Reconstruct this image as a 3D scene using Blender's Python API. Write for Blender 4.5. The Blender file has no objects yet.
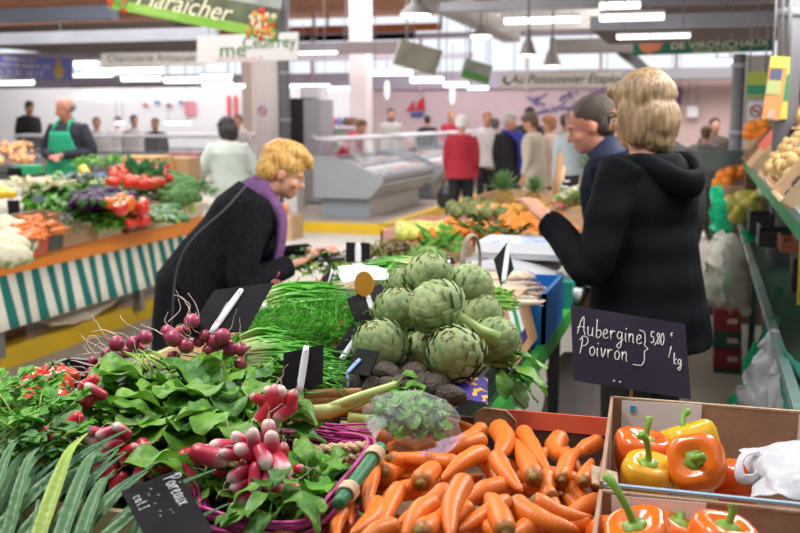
import bpy, math, random
from math import sin, cos, pi
from mathutils import Vector, Matrix, Euler, noise
V = Vector
random.seed(7)
R = random
C = bpy.context.scene.collection
rnd = R.uniform

# ---------------------------------------------------------------- camera
FPX, EYE = 1000.0, 1.55
PITCH = math.atan(.148); YAW = math.atan(.3 / math.cos(PITCH) * 1.0)
cam_d = bpy.data.cameras.new('camera'); cam = bpy.data.objects.new('camera', cam_d); C.objects.link(cam)
cam_d.sensor_width = 36; cam_d.lens = 36 * FPX / 800
cam.location = (0, 0, EYE); cam.rotation_euler = (pi / 2 - PITCH, 0, YAW)
cam_d.clip_end = 200; cam_d.clip_start = .05
cam_d.dof.use_dof = True; cam_d.dof.focus_distance = 1.85; cam_d.dof.aperture_fstop = 5.0
bpy.context.scene.camera = cam
cR = V((cos(YAW), sin(YAW), 0)); cF = V((-sin(YAW) * cos(PITCH), cos(YAW) * cos(PITCH), -sin(PITCH)))
cU = cR.cross(cF)
def ray(x, y): return cF + cR * ((x - 400) / FPX) - cU * ((y - 266.5) / FPX)
def PZ(x, y, z):
    d = ray(x, y); return V((0, 0, EYE)) + d * ((z - EYE) / d.z)
def PD(x, y, dep): return V((0, 0, EYE)) + ray(x, y) * dep
def PY(x, y, Y):
    d = ray(x, y); return V((0, 0, EYE)) + d * (Y / d.y)
def proj(p):
    v = V(p) - V((0, 0, EYE)); c = v.dot(cF)
    if c < .05: return (-999, -999, c)
    return (400 + FPX * v.dot(cR) / c, 266.5 - FPX * v.dot(cU) / c, c)

# ---------------------------------------------------------------- materials
MATS = {}
def mat(name, col, rough=.6, col2=None, scale=20, bump=0, bscale=60, spec=.5, metal=0, emit=0, trans=0, alpha=1,
        sss=0, var=0, coords='Object', detail=3, coat=0, thr=None):
    if name in MATS: return MATS[name]
    m = bpy.data.materials.new(name); m.use_nodes = True; nt = m.node_tree; N = nt.nodes; L = nt.links
    b = N['Principled BSDF']; b.inputs['Roughness'].default_value = rough; b.inputs['Metallic'].default_value = metal
    b.inputs['Specular IOR Level'].default_value = spec; b.inputs['Transmission Weight'].default_value = trans
    b.inputs['Alpha'].default_value = alpha; b.inputs['Coat Weight'].default_value = coat
    if sss:
        b.inputs['Subsurface Weight'].default_value = sss; b.inputs['Subsurface Scale'].default_value = .01
    c4 = lambda c: (c[0], c[1], c[2], 1)
    out = None
    tc = N.new('ShaderNodeTexCoord')
    if col2 is not None:
        nz = N.new('ShaderNodeTexNoise'); nz.inputs['Scale'].default_value = scale; nz.inputs['Detail'].default_value = detail
        L.new(tc.outputs[coords], nz.inputs['Vector'])
        rp = N.new('ShaderNodeValToRGB'); rp.color_ramp.elements[0].color = c4(col); rp.color_ramp.elements[1].color = c4(col2)
        a, bb = thr or (.35, .65)
        rp.color_ramp.elements[0].position = a; rp.color_ramp.elements[1].position = bb
        L.new(nz.outputs['Fac'], rp.inputs['Fac']); out = rp.outputs['Color']
    else:
        rg = N.new('ShaderNodeRGB'); rg.outputs[0].default_value = c4(col); out = rg.outputs[0]
    if var:
        oi = N.new('ShaderNodeObjectInfo'); mr = N.new('ShaderNodeMapRange')
        mr.inputs['To Min'].default_value = 1 - var; mr.inputs['To Max'].default_value = 1 + var
        L.new(oi.outputs['Random'], mr.inputs['Value'])
        hs = N.new('ShaderNodeHueSaturation'); L.new(mr.outputs[0], hs.inputs['Value'])
        mh = N.new('ShaderNodeMapRange'); mh.inputs['To Min'].default_value = .5 + var * .06; mh.inputs['To Max'].default_value = .5 - var * .06
        L.new(oi.outputs['Random'], mh.inputs['Value']); L.new(mh.outputs[0], hs.inputs['Hue'])
        L.new(out, hs.inputs['Color']); out = hs.outputs['Color']
    L.new(out, b.inputs['Base Color'])
    if emit:
        L.new(out, b.inputs['Emission Color']); b.inputs['Emission Strength'].default_value = emit
    if bump:
        nb = N.new('ShaderNodeTexNoise'); nb.inputs['Scale'].default_value = bscale; nb.inputs['Detail'].default_value = 3
        L.new(tc.outputs[coords], nb.inputs['Vector'])
        bp = N.new('ShaderNodeBump'); bp.inputs['Strength'].default_value = bump; bp.inputs['Distance'].default_value = .01
        L.new(nb.outputs['Fac'], bp.inputs['Height']); L.new(bp.outputs['Normal'], b.inputs['Normal'])
    MATS[name] = m
    return m
def mat_grad(name, stops, axis=2, lo=0., hi=1., rough=.4, nz=.1, spec=.5, var=0, nscale=12, bands=0, bump=0, sss=0):
    """colour that changes along an object's own length, as a radish or a leek does"""
    if name in MATS: return MATS[name]
    m = bpy.data.materials.new(name); m.use_nodes = True; nt = m.node_tree; N = nt.nodes; L = nt.links
    b = N['Principled BSDF']; b.inputs['Roughness'].default_value = rough; b.inputs['Specular IOR Level'].default_value = spec
    if sss: b.inputs['Subsurface Weight'].default_value = sss; b.inputs['Subsurface Scale'].default_value = .01
    tc = N.new('ShaderNodeTexCoord'); sx = N.new('ShaderNodeSeparateXYZ'); L.new(tc.outputs['Object'], sx.inputs[0])
    mr = N.new('ShaderNodeMapRange'); mr.inputs['From Min'].default_value = lo; mr.inputs['From Max'].default_value = hi
    L.new(sx.outputs[axis], mr.inputs['Value'])
    no = N.new('ShaderNodeTexNoise'); no.inputs['Scale'].default_value = nscale; L.new(tc.outputs['Object'], no.inputs['Vector'])
    m1 = N.new('ShaderNodeMath'); m1.operation = 'MULTIPLY_ADD'; m1.inputs[1].default_value = nz * 2; L.new(no.outputs['Fac'], m1.inputs[0]); L.new(mr.outputs[0], m1.inputs[2])
    m2 = N.new('ShaderNodeMath'); m2.operation = 'SUBTRACT'; m2.inputs[1].default_value = nz; L.new(m1.outputs[0], m2.inputs[0])
    rp = N.new('ShaderNodeValToRGB'); L.new(m2.outputs[0], rp.inputs[0])
    e = rp.color_ramp.elements
    e[0].position = stops[0][0]; e[0].color = (*stops[0][1], 1); e[1].position = stops[-1][0]; e[1].color = (*stops[-1][1], 1)
    for p, c in stops[1:-1]:
        q = e.new(p); q.color = (*c, 1)
    out = rp.outputs[0]
    if var:
        oi = N.new('ShaderNodeObjectInfo'); mv = N.new('ShaderNodeMapRange'); mv.inputs['To Min'].default_value = 1 - var; mv.inputs['To Max'].default_value = 1 + var
        L.new(oi.outputs['Random'], mv.inputs['Value']); hs = N.new('ShaderNodeHueSaturation'); L.new(mv.outputs[0], hs.inputs['Value'])
        L.new(out, hs.inputs['Color']); out = hs.outputs[0]
    L.new(out, b.inputs['Base Color'])
    if bands or bump:
        w = N.new('ShaderNodeTexWave'); w.bands_direction = 'XYZ'[axis]; w.inputs['Scale'].default_value = bands or 10; w.inputs['Distortion'].default_value = 4
        w.inputs['Detail'].default_value = 3; w.inputs['Detail Scale'].default_value = 2
        L.new(tc.outputs['Object'], w.inputs['Vector']); bp = N.new('ShaderNodeBump'); bp.inputs['Strength'].default_value = bump; bp.inputs['Distance'].default_value = .004
        L.new(w.outputs['Fac'], bp.inputs['Height']); L.new(bp.outputs[0], b.inputs['Normal'])
    MATS[name] = m
    return m
def mat_leaf(name, c1, c2, scale=25, rough=.45, tl=.25, var=.0):
    if name in MATS: return MATS[name]
    m = mat(name, c1, rough, c2, scale, bump=.3, bscale=90, var=var, spec=.4)
    nt = m.node_tree; N = nt.nodes; L = nt.links; b = N['Principled BSDF']
    t = N.new('ShaderNodeBsdfTranslucent'); src = b.inputs['Base Color'].links[0].from_socket; L.new(src, t.inputs['Color'])
    mx = N.new('ShaderNodeMixShader'); mx.inputs[0].default_value = tl; o = N['Material Output']
    L.new(b.outputs[0], mx.inputs[1]); L.new(t.outputs[0], mx.inputs[2]); L.new(mx.outputs[0], o.inputs['Surface'])
    return m
def mat_stripes(name, c1, c2, axis, period, duty=.5, rough=.7):
    if name in MATS: return MATS[name]
    m = bpy.data.materials.new(name); m.use_nodes = True; nt = m.node_tree; N = nt.nodes; L = nt.links
    b = N['Principled BSDF']; b.inputs['Roughness'].default_value = rough
    tc = N.new('ShaderNodeTexCoord'); sx = N.new('ShaderNodeSeparateXYZ'); L.new(tc.outputs['Object'], sx.inputs[0])
    a = N.new('ShaderNodeMath'); a.operation = 'DIVIDE'; a.inputs[1].default_value = period; L.new(sx.outputs[axis], a.inputs[0])
    f = N.new('ShaderNodeMath'); f.operation = 'FRACT'; L.new(a.outputs[0], f.inputs[0])
    g = N.new('ShaderNodeMath'); g.operation = 'GREATER_THAN'; g.inputs[1].default_value = duty; L.new(f.outputs[0], g.inputs[0])
    mx = N.new('ShaderNodeMix'); mx.data_type = 'RGBA'; mx.inputs['A'].default_value = (*c1, 1); mx.inputs['B'].default_value = (*c2, 1)
    L.new(g.outputs[0], mx.inputs['Factor']); L.new(mx.outputs['Result'], b.inputs['Base Color'])
    MATS[name] = m
    return m

# ---------------------------------------------------------------- mesh builder
def smoothpath(pts, n=6):
    """catmull-rom"""
    P = [V(p) for p in pts]
    if len(P) < 3: return P
    Q = [P[0] * 2 - P[1]] + P + [P[-1] * 2 - P[-2]]
    out = []
    for i in range(1, len(Q) - 2):
        a, b, c, d = Q[i - 1:i + 3]
        for k in range(n):
            t = k / n
            out.append(.5 * ((2 * b) + (c - a) * t + (2 * a - 5 * b + 4 * c - d) * t * t + (3 * b - a - 3 * c + d) * t ** 3))
    out.append(P[-1]); return out
def lerp(a, b, t): return a + (b - a) * t
def samp(arr, t):
    x = t * (len(arr) - 1); i = min(int(x), len(arr) - 2) if len(arr) > 1 else 0
    return arr[0] if len(arr) == 1 else lerp(arr[i], arr[i + 1], x - i)
class MB:
    def __init__(s): s.v = []; s.f = []; s.m = []; s.k = 0
    def face(s, *ix): s.f.append(ix); s.m.append(s.k)
    def box(s, c, d, rz=0, M=None):
        n = len(s.v); c = V(c); rot = Matrix.Rotation(rz, 3, 'Z')
        for x in (-.5, .5):
            for y in (-.5, .5):
                for z in (-.5, .5):
                    p = c + rot @ V((x * d[0], y * d[1], z * d[2])); s.v.append(M @ p if M else p)
        for q in ((0, 1, 3, 2), (4, 6, 7, 5), (0, 4, 5, 1), (2, 3, 7, 6), (0, 2, 6, 4), (1, 5, 7, 3)): s.face(*[n + i for i in q])
        return s
    def bar(s, a, b, w, h, up=(0, 0, 1)):
        a = V(a); b = V(b); d = (b - a); L_ = d.length; d.normalize(); x = d.cross(V(up))
        if x.length < 1e-4: x = d.cross(V((1, 0, 0)))
        x.normalize(); u = x.cross(d); n = len(s.v)
        for p in (a, b):
            for i, j in ((-1, -1), (1, -1), (1, 1), (-1, 1)): s.v.append(p + x * (i * w / 2) + u * (j * h / 2))
        for q in ((3, 2, 1, 0), (4, 5, 6, 7), (0, 1, 5, 4), (1, 2, 6, 5), (2, 3, 7, 6), (3, 0, 4, 7)): s.face(*[n + i for i in q])
        return s
    def slab(s, o, ex, ey, th):
        """parallelogram from corner o, thickness th along normal (negative side)"""
        o = V(o); ex = V(ex); ey = V(ey); nn = ex.cross(ey).normalized() * th; n = len(s.v)
        for q in (o, o + ex, o + ex + ey, o + ey): s.v.append(q)
        for q in (o, o + ex, o + ex + ey, o + ey): s.v.append(q - nn)
        for q in ((0, 1, 2, 3), (7, 6, 5, 4), (0, 4, 5, 1), (1, 5, 6, 2), (2, 6, 7, 3), (3, 7, 4, 0)): s.face(*[n + i for i in q])
        return s
    def tube(s, path, r, n=8, ref=None, caps=True, ry=None, fn=None):
        P = [V(p) for p in path]; L_ = len(P); prev = None
        if not isinstance(r, (list, tuple)): r = [r]
        if ry is not None and not isinstance(ry, (list, tuple)): ry = [ry]
        st = len(s.v)
        for i, p in enumerate(P):
            t = (P[min(i + 1, L_ - 1)] - P[max(i - 1, 0)])
            if t.length < 1e-7: t = V((0, 0, 1))
            t.normalize()
            if ref is not None: x = V(ref) - t * t.dot(V(ref))
            elif prev is not None: x = prev - t * t.dot(prev)
            else:
                x = V((1, 0, 0)) if abs(t.x) < .8 else V((0, 1, 0)); x = x - t * t.dot(x)
            if x.length < 1e-5: x = V((0, 1, 0))
            x.normalize(); prev = x; y = t.cross(x); tt = i / max(1, L_ - 1)
            a = samp(r, tt); b = samp(ry, tt) if ry is not None else a
            for k in range(n):
                an = 2 * pi * k / n; q = 1 if fn is None else fn(tt, an)
                s.v.append(p + x * (cos(an) * a * q) + y * (sin(an) * b * q))
        for i in range(L_ - 1):
            for k in range(n):
                a = st + i * n + k; b = st + i * n + (k + 1) % n; s.face(a, b, b + n, a + n)
        if caps:
            s.f.append(tuple(st + k for k in range(n))[::-1]); s.m.append(s.k)
            s.f.append(tuple(st + (L_ - 1) * n + k for k in range(n))); s.m.append(s.k)
        return s
    def ball(s, c, r, n=12, rings=8, M=None, fn=None):
        c = V(c); rr = r if isinstance(r, (list, tuple)) else (r, r, r); st = len(s.v)
        def add(d):
            q = 1 if fn is None else fn(d); p = c + V((d[0] * rr[0] * q, d[1] * rr[1] * q, d[2] * rr[2] * q)); s.v.append(M @ p if M else p)
        add(V((0, 0, -1)))
        for i in range(1, rings):
            ph = -pi / 2 + pi * i / rings
            for k in range(n):
                an = 2 * pi * k / n; add(V((cos(an) * cos(ph), sin(an) * cos(ph), sin(ph))))
        add(V((0, 0, 1))); top = len(s.v) - 1
        for k in range(n):
            s.face(st, st + 1 + (k + 1) % n, st + 1 + k)
            s.face(top, top - n + k, top - n + (k + 1) % n)
        for i in range(rings - 2):
            for k in range(n):
                a = st + 1 + i * n + k; b = st + 1 + i * n + (k + 1) % n; s.face(a, b, b + n, a + n)
        return s
    def lathe(s, prof, n=16, M=None, fn=None, cap=True):
        st = len(s.v)
        for (r, z) in prof:
            for k in range(n):
                an = 2 * pi * k / n; q = 1 if fn is None else fn(an, z); p = V((cos(an) * r * q, sin(an) * r * q, z)); s.v.append(M @ p if M else p)
        for i in range(len(prof) - 1):
            for k in range(n):
                a = st + i * n + k; b = st + i * n + (k + 1) % n; s.face(a, b, b + n, a + n)
        if cap:
            s.f.append(tuple(st + k for k in range(n))[::-1]); s.m.append(s.k)
            s.f.append(tuple(st + (len(prof) - 1) * n + k for k in range(n))); s.m.append(s.k)
        return s
    def grid(s, fn, nu, nv):
        st = len(s.v)
        for j in range(nv + 1):
            for i in range(nu + 1): s.v.append(V(fn(i / nu, j / nv)))
        for j in range(nv):
            for i in range(nu):
                a = st + j * (nu + 1) + i; s.face(a, a + 1, a + nu + 2, a + nu + 1)
        return s
    def leaf(s, base, d, up, L_, W, curl=.6, n=5, wav=.1, tip=.35, fold=.25, wide=.6, stalk=.0):
        """a curved leaf blade with a folded midrib; wide = where it is widest"""
        base = V(base); d = V(d).normalized(); up = V(up); sd = d.cross(up)
        if sd.length < 1e-4: sd = d.cross(V((1, .3, 0)))
        sd.normalize(); up = sd.cross(d).normalized(); st = len(s.v); ph = rnd(0, 6)
        p = base.copy(); a = 0; step = L_ / n; tw = rnd(-.5, .5)
        for i in range(n + 1):
            t = i / n
            q = abs((t - wide) / (wide if t < wide else 1 - wide)); w = W * (max(0, 1 - q ** (1.8 if t < wide else 2.6))) ** .6
            if t < .16: w = W * .1
            w = max(w, W * (.30 if t > .9 and wide > .55 and W > .03 else .07))
            dd = d * cos(a) - up * sin(a); uu = up * cos(a) + d * sin(a)
            s2 = (sd * cos(tw * t) + uu * sin(tw * t))
            for j, c in enumerate((-.5, -.27, 0, .27, .5)):
                k = sin(ph * (1 + (j > 2)) + i * 2.1 + (j > 2) * 1.3) * wav * W * (abs(c) * 2) ** 1.5
                s.v.append(p + s2 * w * c + uu * (fold * w * abs(c) * 2 * (1.25 - abs(c)) + k) + dd * (abs(c) * -.12 * w))
            p = p + dd * step; a += curl / n
        for i in range(n):
            for j in range(4): q = st + i * 5 + j; s.face(q, q + 1, q + 6, q + 5)
        return s
    def mesh(s, name, mats, smooth=True):
        me = bpy.data.meshes.new(name); me.from_pydata([tuple(v) for v in s.v], [], s.f)
        for m in (mats if isinstance(mats, (list, tuple)) else [mats]): me.materials.append(m)
        me.polygons.foreach_set('material_index', s.m); me.polygons.foreach_set('use_smooth', [smooth] * len(s.f)); me.update()
        return me
    def build(s, name, mats, parent=None, smooth=True, loc=(0, 0, 0), rot=None, auto=None):
        me = s.mesh(name, mats, smooth)
        if auto is not None: me.set_sharp_from_angle(angle=auto)
        return link(name, me, parent, loc, rot)
def link(name, me, parent=None, loc=(0, 0, 0), rot=None):
    o = bpy.data.objects.new(name, me); C.objects.link(o); o.location = loc
    if rot is not None:
        if isinstance(rot, Matrix): o.rotation_euler = rot.to_euler()
        else: o.rotation_euler = rot
    if parent is not None: o.parent = parent
    return o
def tag(o, label, cat, group=None, kind=None):
    o['label'] = label; o['category'] = cat
    if group: o['group'] = group
    if kind: o['kind'] = kind
    return o
def thing(name, label, cat, loc=(0, 0, 0), rz=0, group=None):
    o = bpy.data.objects.new(name, None); C.objects.link(o); o.location = loc; o.empty_display_size = .05
    o.rotation_euler = rz if isinstance(rz, (tuple, Euler)) else (rz.to_euler() if isinstance(rz, Matrix) else (0, 0, rz))
    return tag(o, label, cat, group)
def struct(o): o['kind'] = 'structure'; return o
def copy_tree(o, parent=None):
    c = o.copy(); C.objects.link(c)
    if parent is not None: c.parent = parent
    for ch in KIDS.get(o.name, None) or [x for x in o.children]: copy_tree(ch, c)
    return c
KIDS = {}
def place(proto, loc, rot=None, sc=1, label=None, group=None):
    """first use moves the original itself, afterwards copies it with its parts"""
    if proto.get('used'): o = copy_tree(proto)
    else: o = proto; proto['used'] = 1
    o.location = loc
    if rot is not None: o.rotation_euler = rot.to_euler() if isinstance(rot, (Matrix,)) else (rot.to_euler() if hasattr(rot, 'to_euler') else rot)
    o.scale = (sc, sc, sc) if not isinstance(sc, tuple) else sc
    if label: o['label'] = label
    if group: o['group'] = group
    return o
def aim(d, up=(0, 0, 1), roll=0):
    """matrix whose +Z points along d"""
    d = V(d).normalized(); u = V(up); x = u.cross(d)
    if x.length < 1e-4: x = V((1, 0, 0))
    x.normalize(); y = d.cross(x)
    return Matrix((x, y, d)).transposed() @ Matrix.Rotation(roll, 3, 'Z')
def remesh(name, mb, m, parent, vox, smooth=2, lev=0):
    """union of overlapping volumes into one continuous skin"""
    me = mb.mesh(name, m); tmp = bpy.data.objects.new('tmp', me); C.objects.link(tmp)
    md = tmp.modifiers.new('r', 'REMESH'); md.mode = 'VOXEL'; md.voxel_size = vox; md.use_smooth_shade = True
    if smooth:
        sm = tmp.modifiers.new('s', 'SMOOTH'); sm.iterations = smooth; sm.factor = .5
    dg = bpy.context.evaluated_depsgraph_get(); me2 = bpy.data.meshes.new_from_object(tmp.evaluated_get(dg))
    bpy.data.objects.remove(tmp); me2.name = name
    me2.materials.clear(); me2.materials.append(m)
    me2.polygons.foreach_set('use_smooth', [True] * len(me2.polygons)); me2.update()
    return link(name, me2, parent)
def txt(name, s, size, M, m, parent=None, depth=.001, shear=0, align='CENTER', sx=1.0):
    cu = bpy.data.curves.new(name, 'FONT'); cu.body = s; cu.size = size; cu.extrude = depth; cu.shear = shear; cu.align_x = align; cu.align_y = 'CENTER'
    tmp = bpy.data.objects.new('tmp', cu); C.objects.link(tmp)
    dg = bpy.context.evaluated_depsgraph_get(); me = bpy.data.meshes.new_from_object(tmp.evaluated_get(dg)); bpy.data.objects.remove(tmp)
    me.transform(M @ Matrix.Diagonal((sx, 1, 1, 1))); me.materials.clear(); me.materials.append(m); me.name = name
    return link(name, me, parent)
def frame4(o, ex, ey):
    """4x4 matrix: x along ex, y along ey, origin o"""
    x = V(ex).normalized(); z = x.cross(V(ey)).normalized(); y = z.cross(x)
    return Matrix.Translation(V(o)) @ Matrix((x, y, z)).transposed().to_4x4()
WORLD_S, EXPO = .95, .22
def lamp(name, loc, size, power, col=(1, .98, .95), rot=(0, 0, 0), sy=None):
    d = bpy.data.lights.new(name, 'AREA'); d.energy = power; d.color = col; d.shape = 'RECTANGLE'; d.size = size; d.size_y = sy or size
    o = bpy.data.objects.new(name, d); C.objects.link(o); o.location = loc; o.rotation_euler = rot; return o
# ---------------------------------------------------------------- shared materials
M_ = {}
carrot_m = mat_grad('carrot_skin', [(0, (.68, .15, .014)), (.5, (.80, .195, .018)), (.95, (.74, .175, .018)), (1, (.36, .13, .02))], 2, -.155, 0, rough=.42, nz=.06, var=.07, nscale=25, bands=38, bump=.12)
crown_m = mat('carrot_crown', (.16, .14, .03), .8, (.35, .2, .05), 80, bump=.4)
leafA = mat_leaf('radish_leaf_green', (.07, .22, .02), (.20, .42, .05), 22, .42, .22)
leafB = mat_leaf('radish_leaf_deep', (.035, .15, .02), (.12, .31, .04), 22, .42, .22)
leafC = mat_leaf('parsley_green', (.06, .26, .02), (.17, .45, .04), 30, .5, .25)
leafD = mat_leaf('dark_herb_green', (.02, .10, .015), (.07, .22, .03), 30, .5, .2)
leafE = mat_leaf('leek_leaf', (.045, .15, .07), (.15, .30, .11), 6, .4, .12)
leafE2 = mat_leaf('leek_leaf_yellow_green', (.30, .48, .06), (.48, .60, .16), 6, .4, .15)
chive_m = mat_grad('chive_green', [(0, (.6, .66, .3)), (.2, (.10, .42, .03)), (1, (.04, .27, .02))], 1, 0, .3, rough=.35, nz=.05)
stem_m = mat('pale_green_stem', (.42, .55, .12), .45, (.25, .42, .07), 12)
root_m = mat('root_hair', (.55, .42, .28), .7)
slate = mat('slate_black', (.009, .0085, .010), .8, (.018, .017, .020), 9, spec=.12, bump=.08, bscale=30)
slate_p = mat('slate_purple_black', (.022, .017, .036), .7, (.036, .028, .052), 6, spec=.2, bump=.05)
chalk = mat('chalk_white', (.86, .86, .86), .9)
plast_w = mat('white_plastic', (.74, .75, .80), .35, (.68, .69, .75), 5)
cardboard = mat('brown_cardboard', (.40, .25, .17), .85, (.33, .20, .13), 14, bump=.15, bscale=120)
cardbrown = mat('cut_cardboard_edge', (.55, .40, .27), .9, (.42, .3, .2), 60, bump=.3)
wood_m = mat('pale_poplar_wood', (.62, .42, .25), .7, (.5, .33, .19), 9, bump=.2, bscale=50)
black_pl = mat('black_plastic', (.015, .015, .017), .4)
blue_pl = mat('blue_plastic', (.01, .16, .52), .4, (.015, .2, .6), 5)
green_paint = mat('green_painted_metal', (.03, .27, .035), .4, (.05, .35, .05), 6)
M_white = mat('white_paper', (.84, .84, .88), .7)
def film(name, col, a=.35, rough=.15):
    m = mat(name, col, rough, alpha=a, spec=.8, bump=.6, bscale=50); return m
clear_film = film('clear_crinkled_film', (.88, .93, .93), .13, .12)
white_bag = mat('white_bag_plastic', (.60, .61, .65), .35, bump=.5, bscale=25, sss=.1)

# ---------------------------------------------------------------- produce prototypes
def mk_carrot(seed, L_=.15, r=.019):
    R.seed(seed); root = thing('carrot', 'orange carrot', 'carrot')
    b = MB(); bx, by = rnd(-.012, .012), rnd(-.01, .01); n = 14; pts = []; rr = []
    for i in range(n + 1):
        t = i / n; pts.append((bx * sin(pi * t), by * sin(pi * t * 1.2), -L_ * t))
        w = (1 - (t) ** 2.6 * .72) * (1 if t > .06 else .75 + 4 * t) if t < .93 else .32 * (1 - ((t - .93) / .07) ** 2 * .7)
        rr.append(r * w * (1 + .04 * sin(t * 17 + seed)))
    b.tube(pts, rr, 12); b.build('root_body', carrot_m, root)
    c = MB(); c.lathe([(r * .46, -.002), (r * .42, .0025), (r * .2, .005), (.001, .006)], 8); c.build('crown', crown_m, root)
    return root
def rad_mesh(kind, seed):
    R.seed(seed); b = MB(); n = 12
    if kind == 'long':
        L_ = .05; r = .0125; prof = [(.35, 0), (.75, .06), (.92, .15), (.98, .3), (1, .5), (.98, .68), (.9, .82), (.68, .92), (.38, .98), (.12, 1.0)]
        pts = [(rnd(-.001, .001), 0, -L_ * t) for _, t in prof]; b.tube(pts, [r * a for a, _ in prof], n); tipz = -L_
    else:
        r = .0145; b.ball((0, 0, -r), (r, r, r * .96), 14, 10); tipz = -2 * r
    p = V((0, 0, tipz + .001)); pts = [p.copy()]; d = V((rnd(-.3, .3), rnd(-.3, .3), -1)).normalized()
    for k in range(7):
        p = p + d * (.006 if kind == 'long' else .008); d = (d + V((rnd(-.6, .6), rnd(-.6, .6), rnd(-.2, .25)))).normalized(); pts.append(p.copy())
    b.k = 1; b.tube(pts, [.0011, .0007, .0005, .0003], 5)
    return b
rad_long_m = mat_grad('pink_white_radish', [(0, (.80, .66, .60)), (.16, (.78, .50, .50)), (.42, (.60, .06, .12)), (.6, (.50, .02, .06)), (1, (.42, .010, .04))], 2, -.05, 0, rough=.35, nz=.18, var=.1, nscale=30, sss=.05)
rad_red_m = mat_grad('red_radish', [(0, (.72, .35, .38)), (.2, (.6, .03, .05)), (1, (.5, .015, .03))], 2, -.05, 0, rough=.3, nz=.06, var=.1, nscale=30)
rad_round_m = mat('purple_round_radish', (.24, .018, .05), .32, (.36, .05, .10), 30, var=.15)
rad_roots = mat('pale_radish_root', (.78, .62, .58), .6)
RL = [rad_mesh('long', k) for k in range(4)]; RL = [b.mesh('radish', [rad_long_m, rad_roots]) for b in RL]
RRd = [rad_mesh('round', k + 9) for k in range(4)]; RRd = [b.mesh('radish', [rad_round_m, rad_roots]) for b in RRd]
RRed = [rad_mesh('long', k + 20).mesh('radish', [rad_red_m, rad_roots]) for k in range(2)]

def mk_artichoke(seed, stem=.0):
    R.seed(seed); root = thing('artichoke', 'green globe artichoke', 'artichoke'); b = MB(); r = .060
    b.ball((0, 0, 0), (r * .90, r * .90, r * .93), 14, 10)
    rows = 8
    for i in range(rows):
        ph = -1.15 + i * (2.35 / (rows - 1)); nb = max(4, int(10.5 * cos(ph) + 1))
        for k in range(nb):
            an = 2 * pi * (k + .5 * (i % 2)) / nb + rnd(-.06, .06); W = .046 + rnd(-.003, .003)
            if i > 5: W = .034
            Lb = .046 if i < 7 else .03
            out = V((cos(an) * cos(ph), sin(an) * cos(ph), sin(ph))); upw = V((-cos(an) * sin(ph), -sin(an) * sin(ph), cos(ph)))
            sd = upw.cross(out); st = len(b.v); c0 = out * (r * .80)
            # thick pointed scale that hugs the globe
            for j, (t, w, o_) in enumerate([(0, .62, .08), (.38, 1, .24), (.72, .84, .32), (.92, .46, .37), (1.1, .05, .42)]):
                tt = t * Lb; ang = tt / r; o2 = out * cos(ang) + upw * sin(ang)
                cc = o2 * (r * (.86 + o_ * .75 + (.05 if i < 3 and t > .7 else 0)))
                b.v.append(cc - sd * W * w * .5 - o2 * (W * w * .16)); b.v.append(cc + o2 * .002); b.v.append(cc + sd * W * w * .5 - o2 * (W * w * .16))
            for j in range(4):
                q = st + j * 3; b.k = 0 if j < 3 else 1; b.face(q, q + 1, q + 4, q + 3); b.face(q + 1, q + 2, q + 5, q + 4)
            b.k = 0
    b.build('globe', [mat('artichoke_scale', (.15, .25, .09), .6, (.36, .45, .20), 14, var=.06, bump=.15), mat('scale_tip', (.30, .34, .14), .6)], root)
    s = MB(); sl = .035 if not stem else stem
    s.tube([(0, 0, -r * .7), (.003, 0, -r - sl * .5), (0, .004, -r - sl)], [.020, .018, .0185], 10, fn=lambda t, a: 1 + .07 * cos(a * 6))
    s.k = 1; s.lathe([(.016, -r - sl - .001), (.001, -r - sl - .0012)], 10, cap=False)
    s.build('stem', [mat('artichoke_stem', (.25, .42, .09), .5, (.40, .52, .16), 20), mat('cut_stem', (.45, .42, .16), .7)], root)
    return root
def pepper_body(r, h, lobes, seed, top=.3):
    def fn(an, z): return 1 + .15 * abs(cos(an * lobes / 2 + seed)) - .04 + .025 * sin(an + seed)
    prof = [(.10 * r, h * .84), (.28 * r, h * .88), (.52 * r, h * .98), (.76 * r, h * 1.0), (.93 * r, h * .92), (1.0 * r, h * .76), (.99 * r, h * .56), (.93 * r, h * .38), (.84 * r, h * .2), (.68 * r, h * .06), (.42 * r, h * 0), (.2 * r, h * .05), (.05 * r, h * .09)]
    b = MB(); b.lathe([(a, z) for a, z in prof[::-1]], 28, fn=fn); return b
def mk_pepper(name, m, r=.046, h=.085, lobes=4, seed=0, bend=.02, sl=.045):
    R.seed(seed); root = thing('bell_pepper', name, 'bell pepper')
    pepper_body(r, h, lobes, seed).build('flesh', m, root)
    s = MB(); z0 = h * .84
    s.lathe([(.0185, z0 + .004), (.016, z0 + .008), (.008, z0 + .012)], 12, fn=lambda a, z: 1 + .18 * cos(5 * a))
    s.tube(smoothpath([(0, 0, z0 + .004), (bend * .2, 0, z0 + sl * .45), (bend * .7, 0, z0 + sl * .85), (bend * 1.3, .002, z0 + sl)], 4), [.0065, .0052, .0056, .0075], 9, fn=lambda t, a: 1 + .1 * cos(5 * a))
    s.build('stalk', mat('pepper_stalk', (.12, .30, .03), .4, (.26, .45, .06), 30), root)
    return root
pep_or = mat('orange_pepper_skin', (.86, .20, .012), .18, (.80, .14, .01), 9, coat=.4)
pep_ye = mat('yellow_pepper_skin', (.88, .55, .02), .18, (.84, .48, .015), 9, coat=.4)
pep_yo = mat('golden_pepper_skin', (.85, .36, .02), .18, (.88, .5, .03), 9, coat=.4)
pep_re = mat('red_orange_pepper_skin', (.72, .10, .012), .18, (.85, .2, .015), 7, coat=.4)
tom_m = mat('tomato_skin', (.72, .05, .012), .22, (.66, .03, .01), 6, coat=.3, var=.12)
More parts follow.
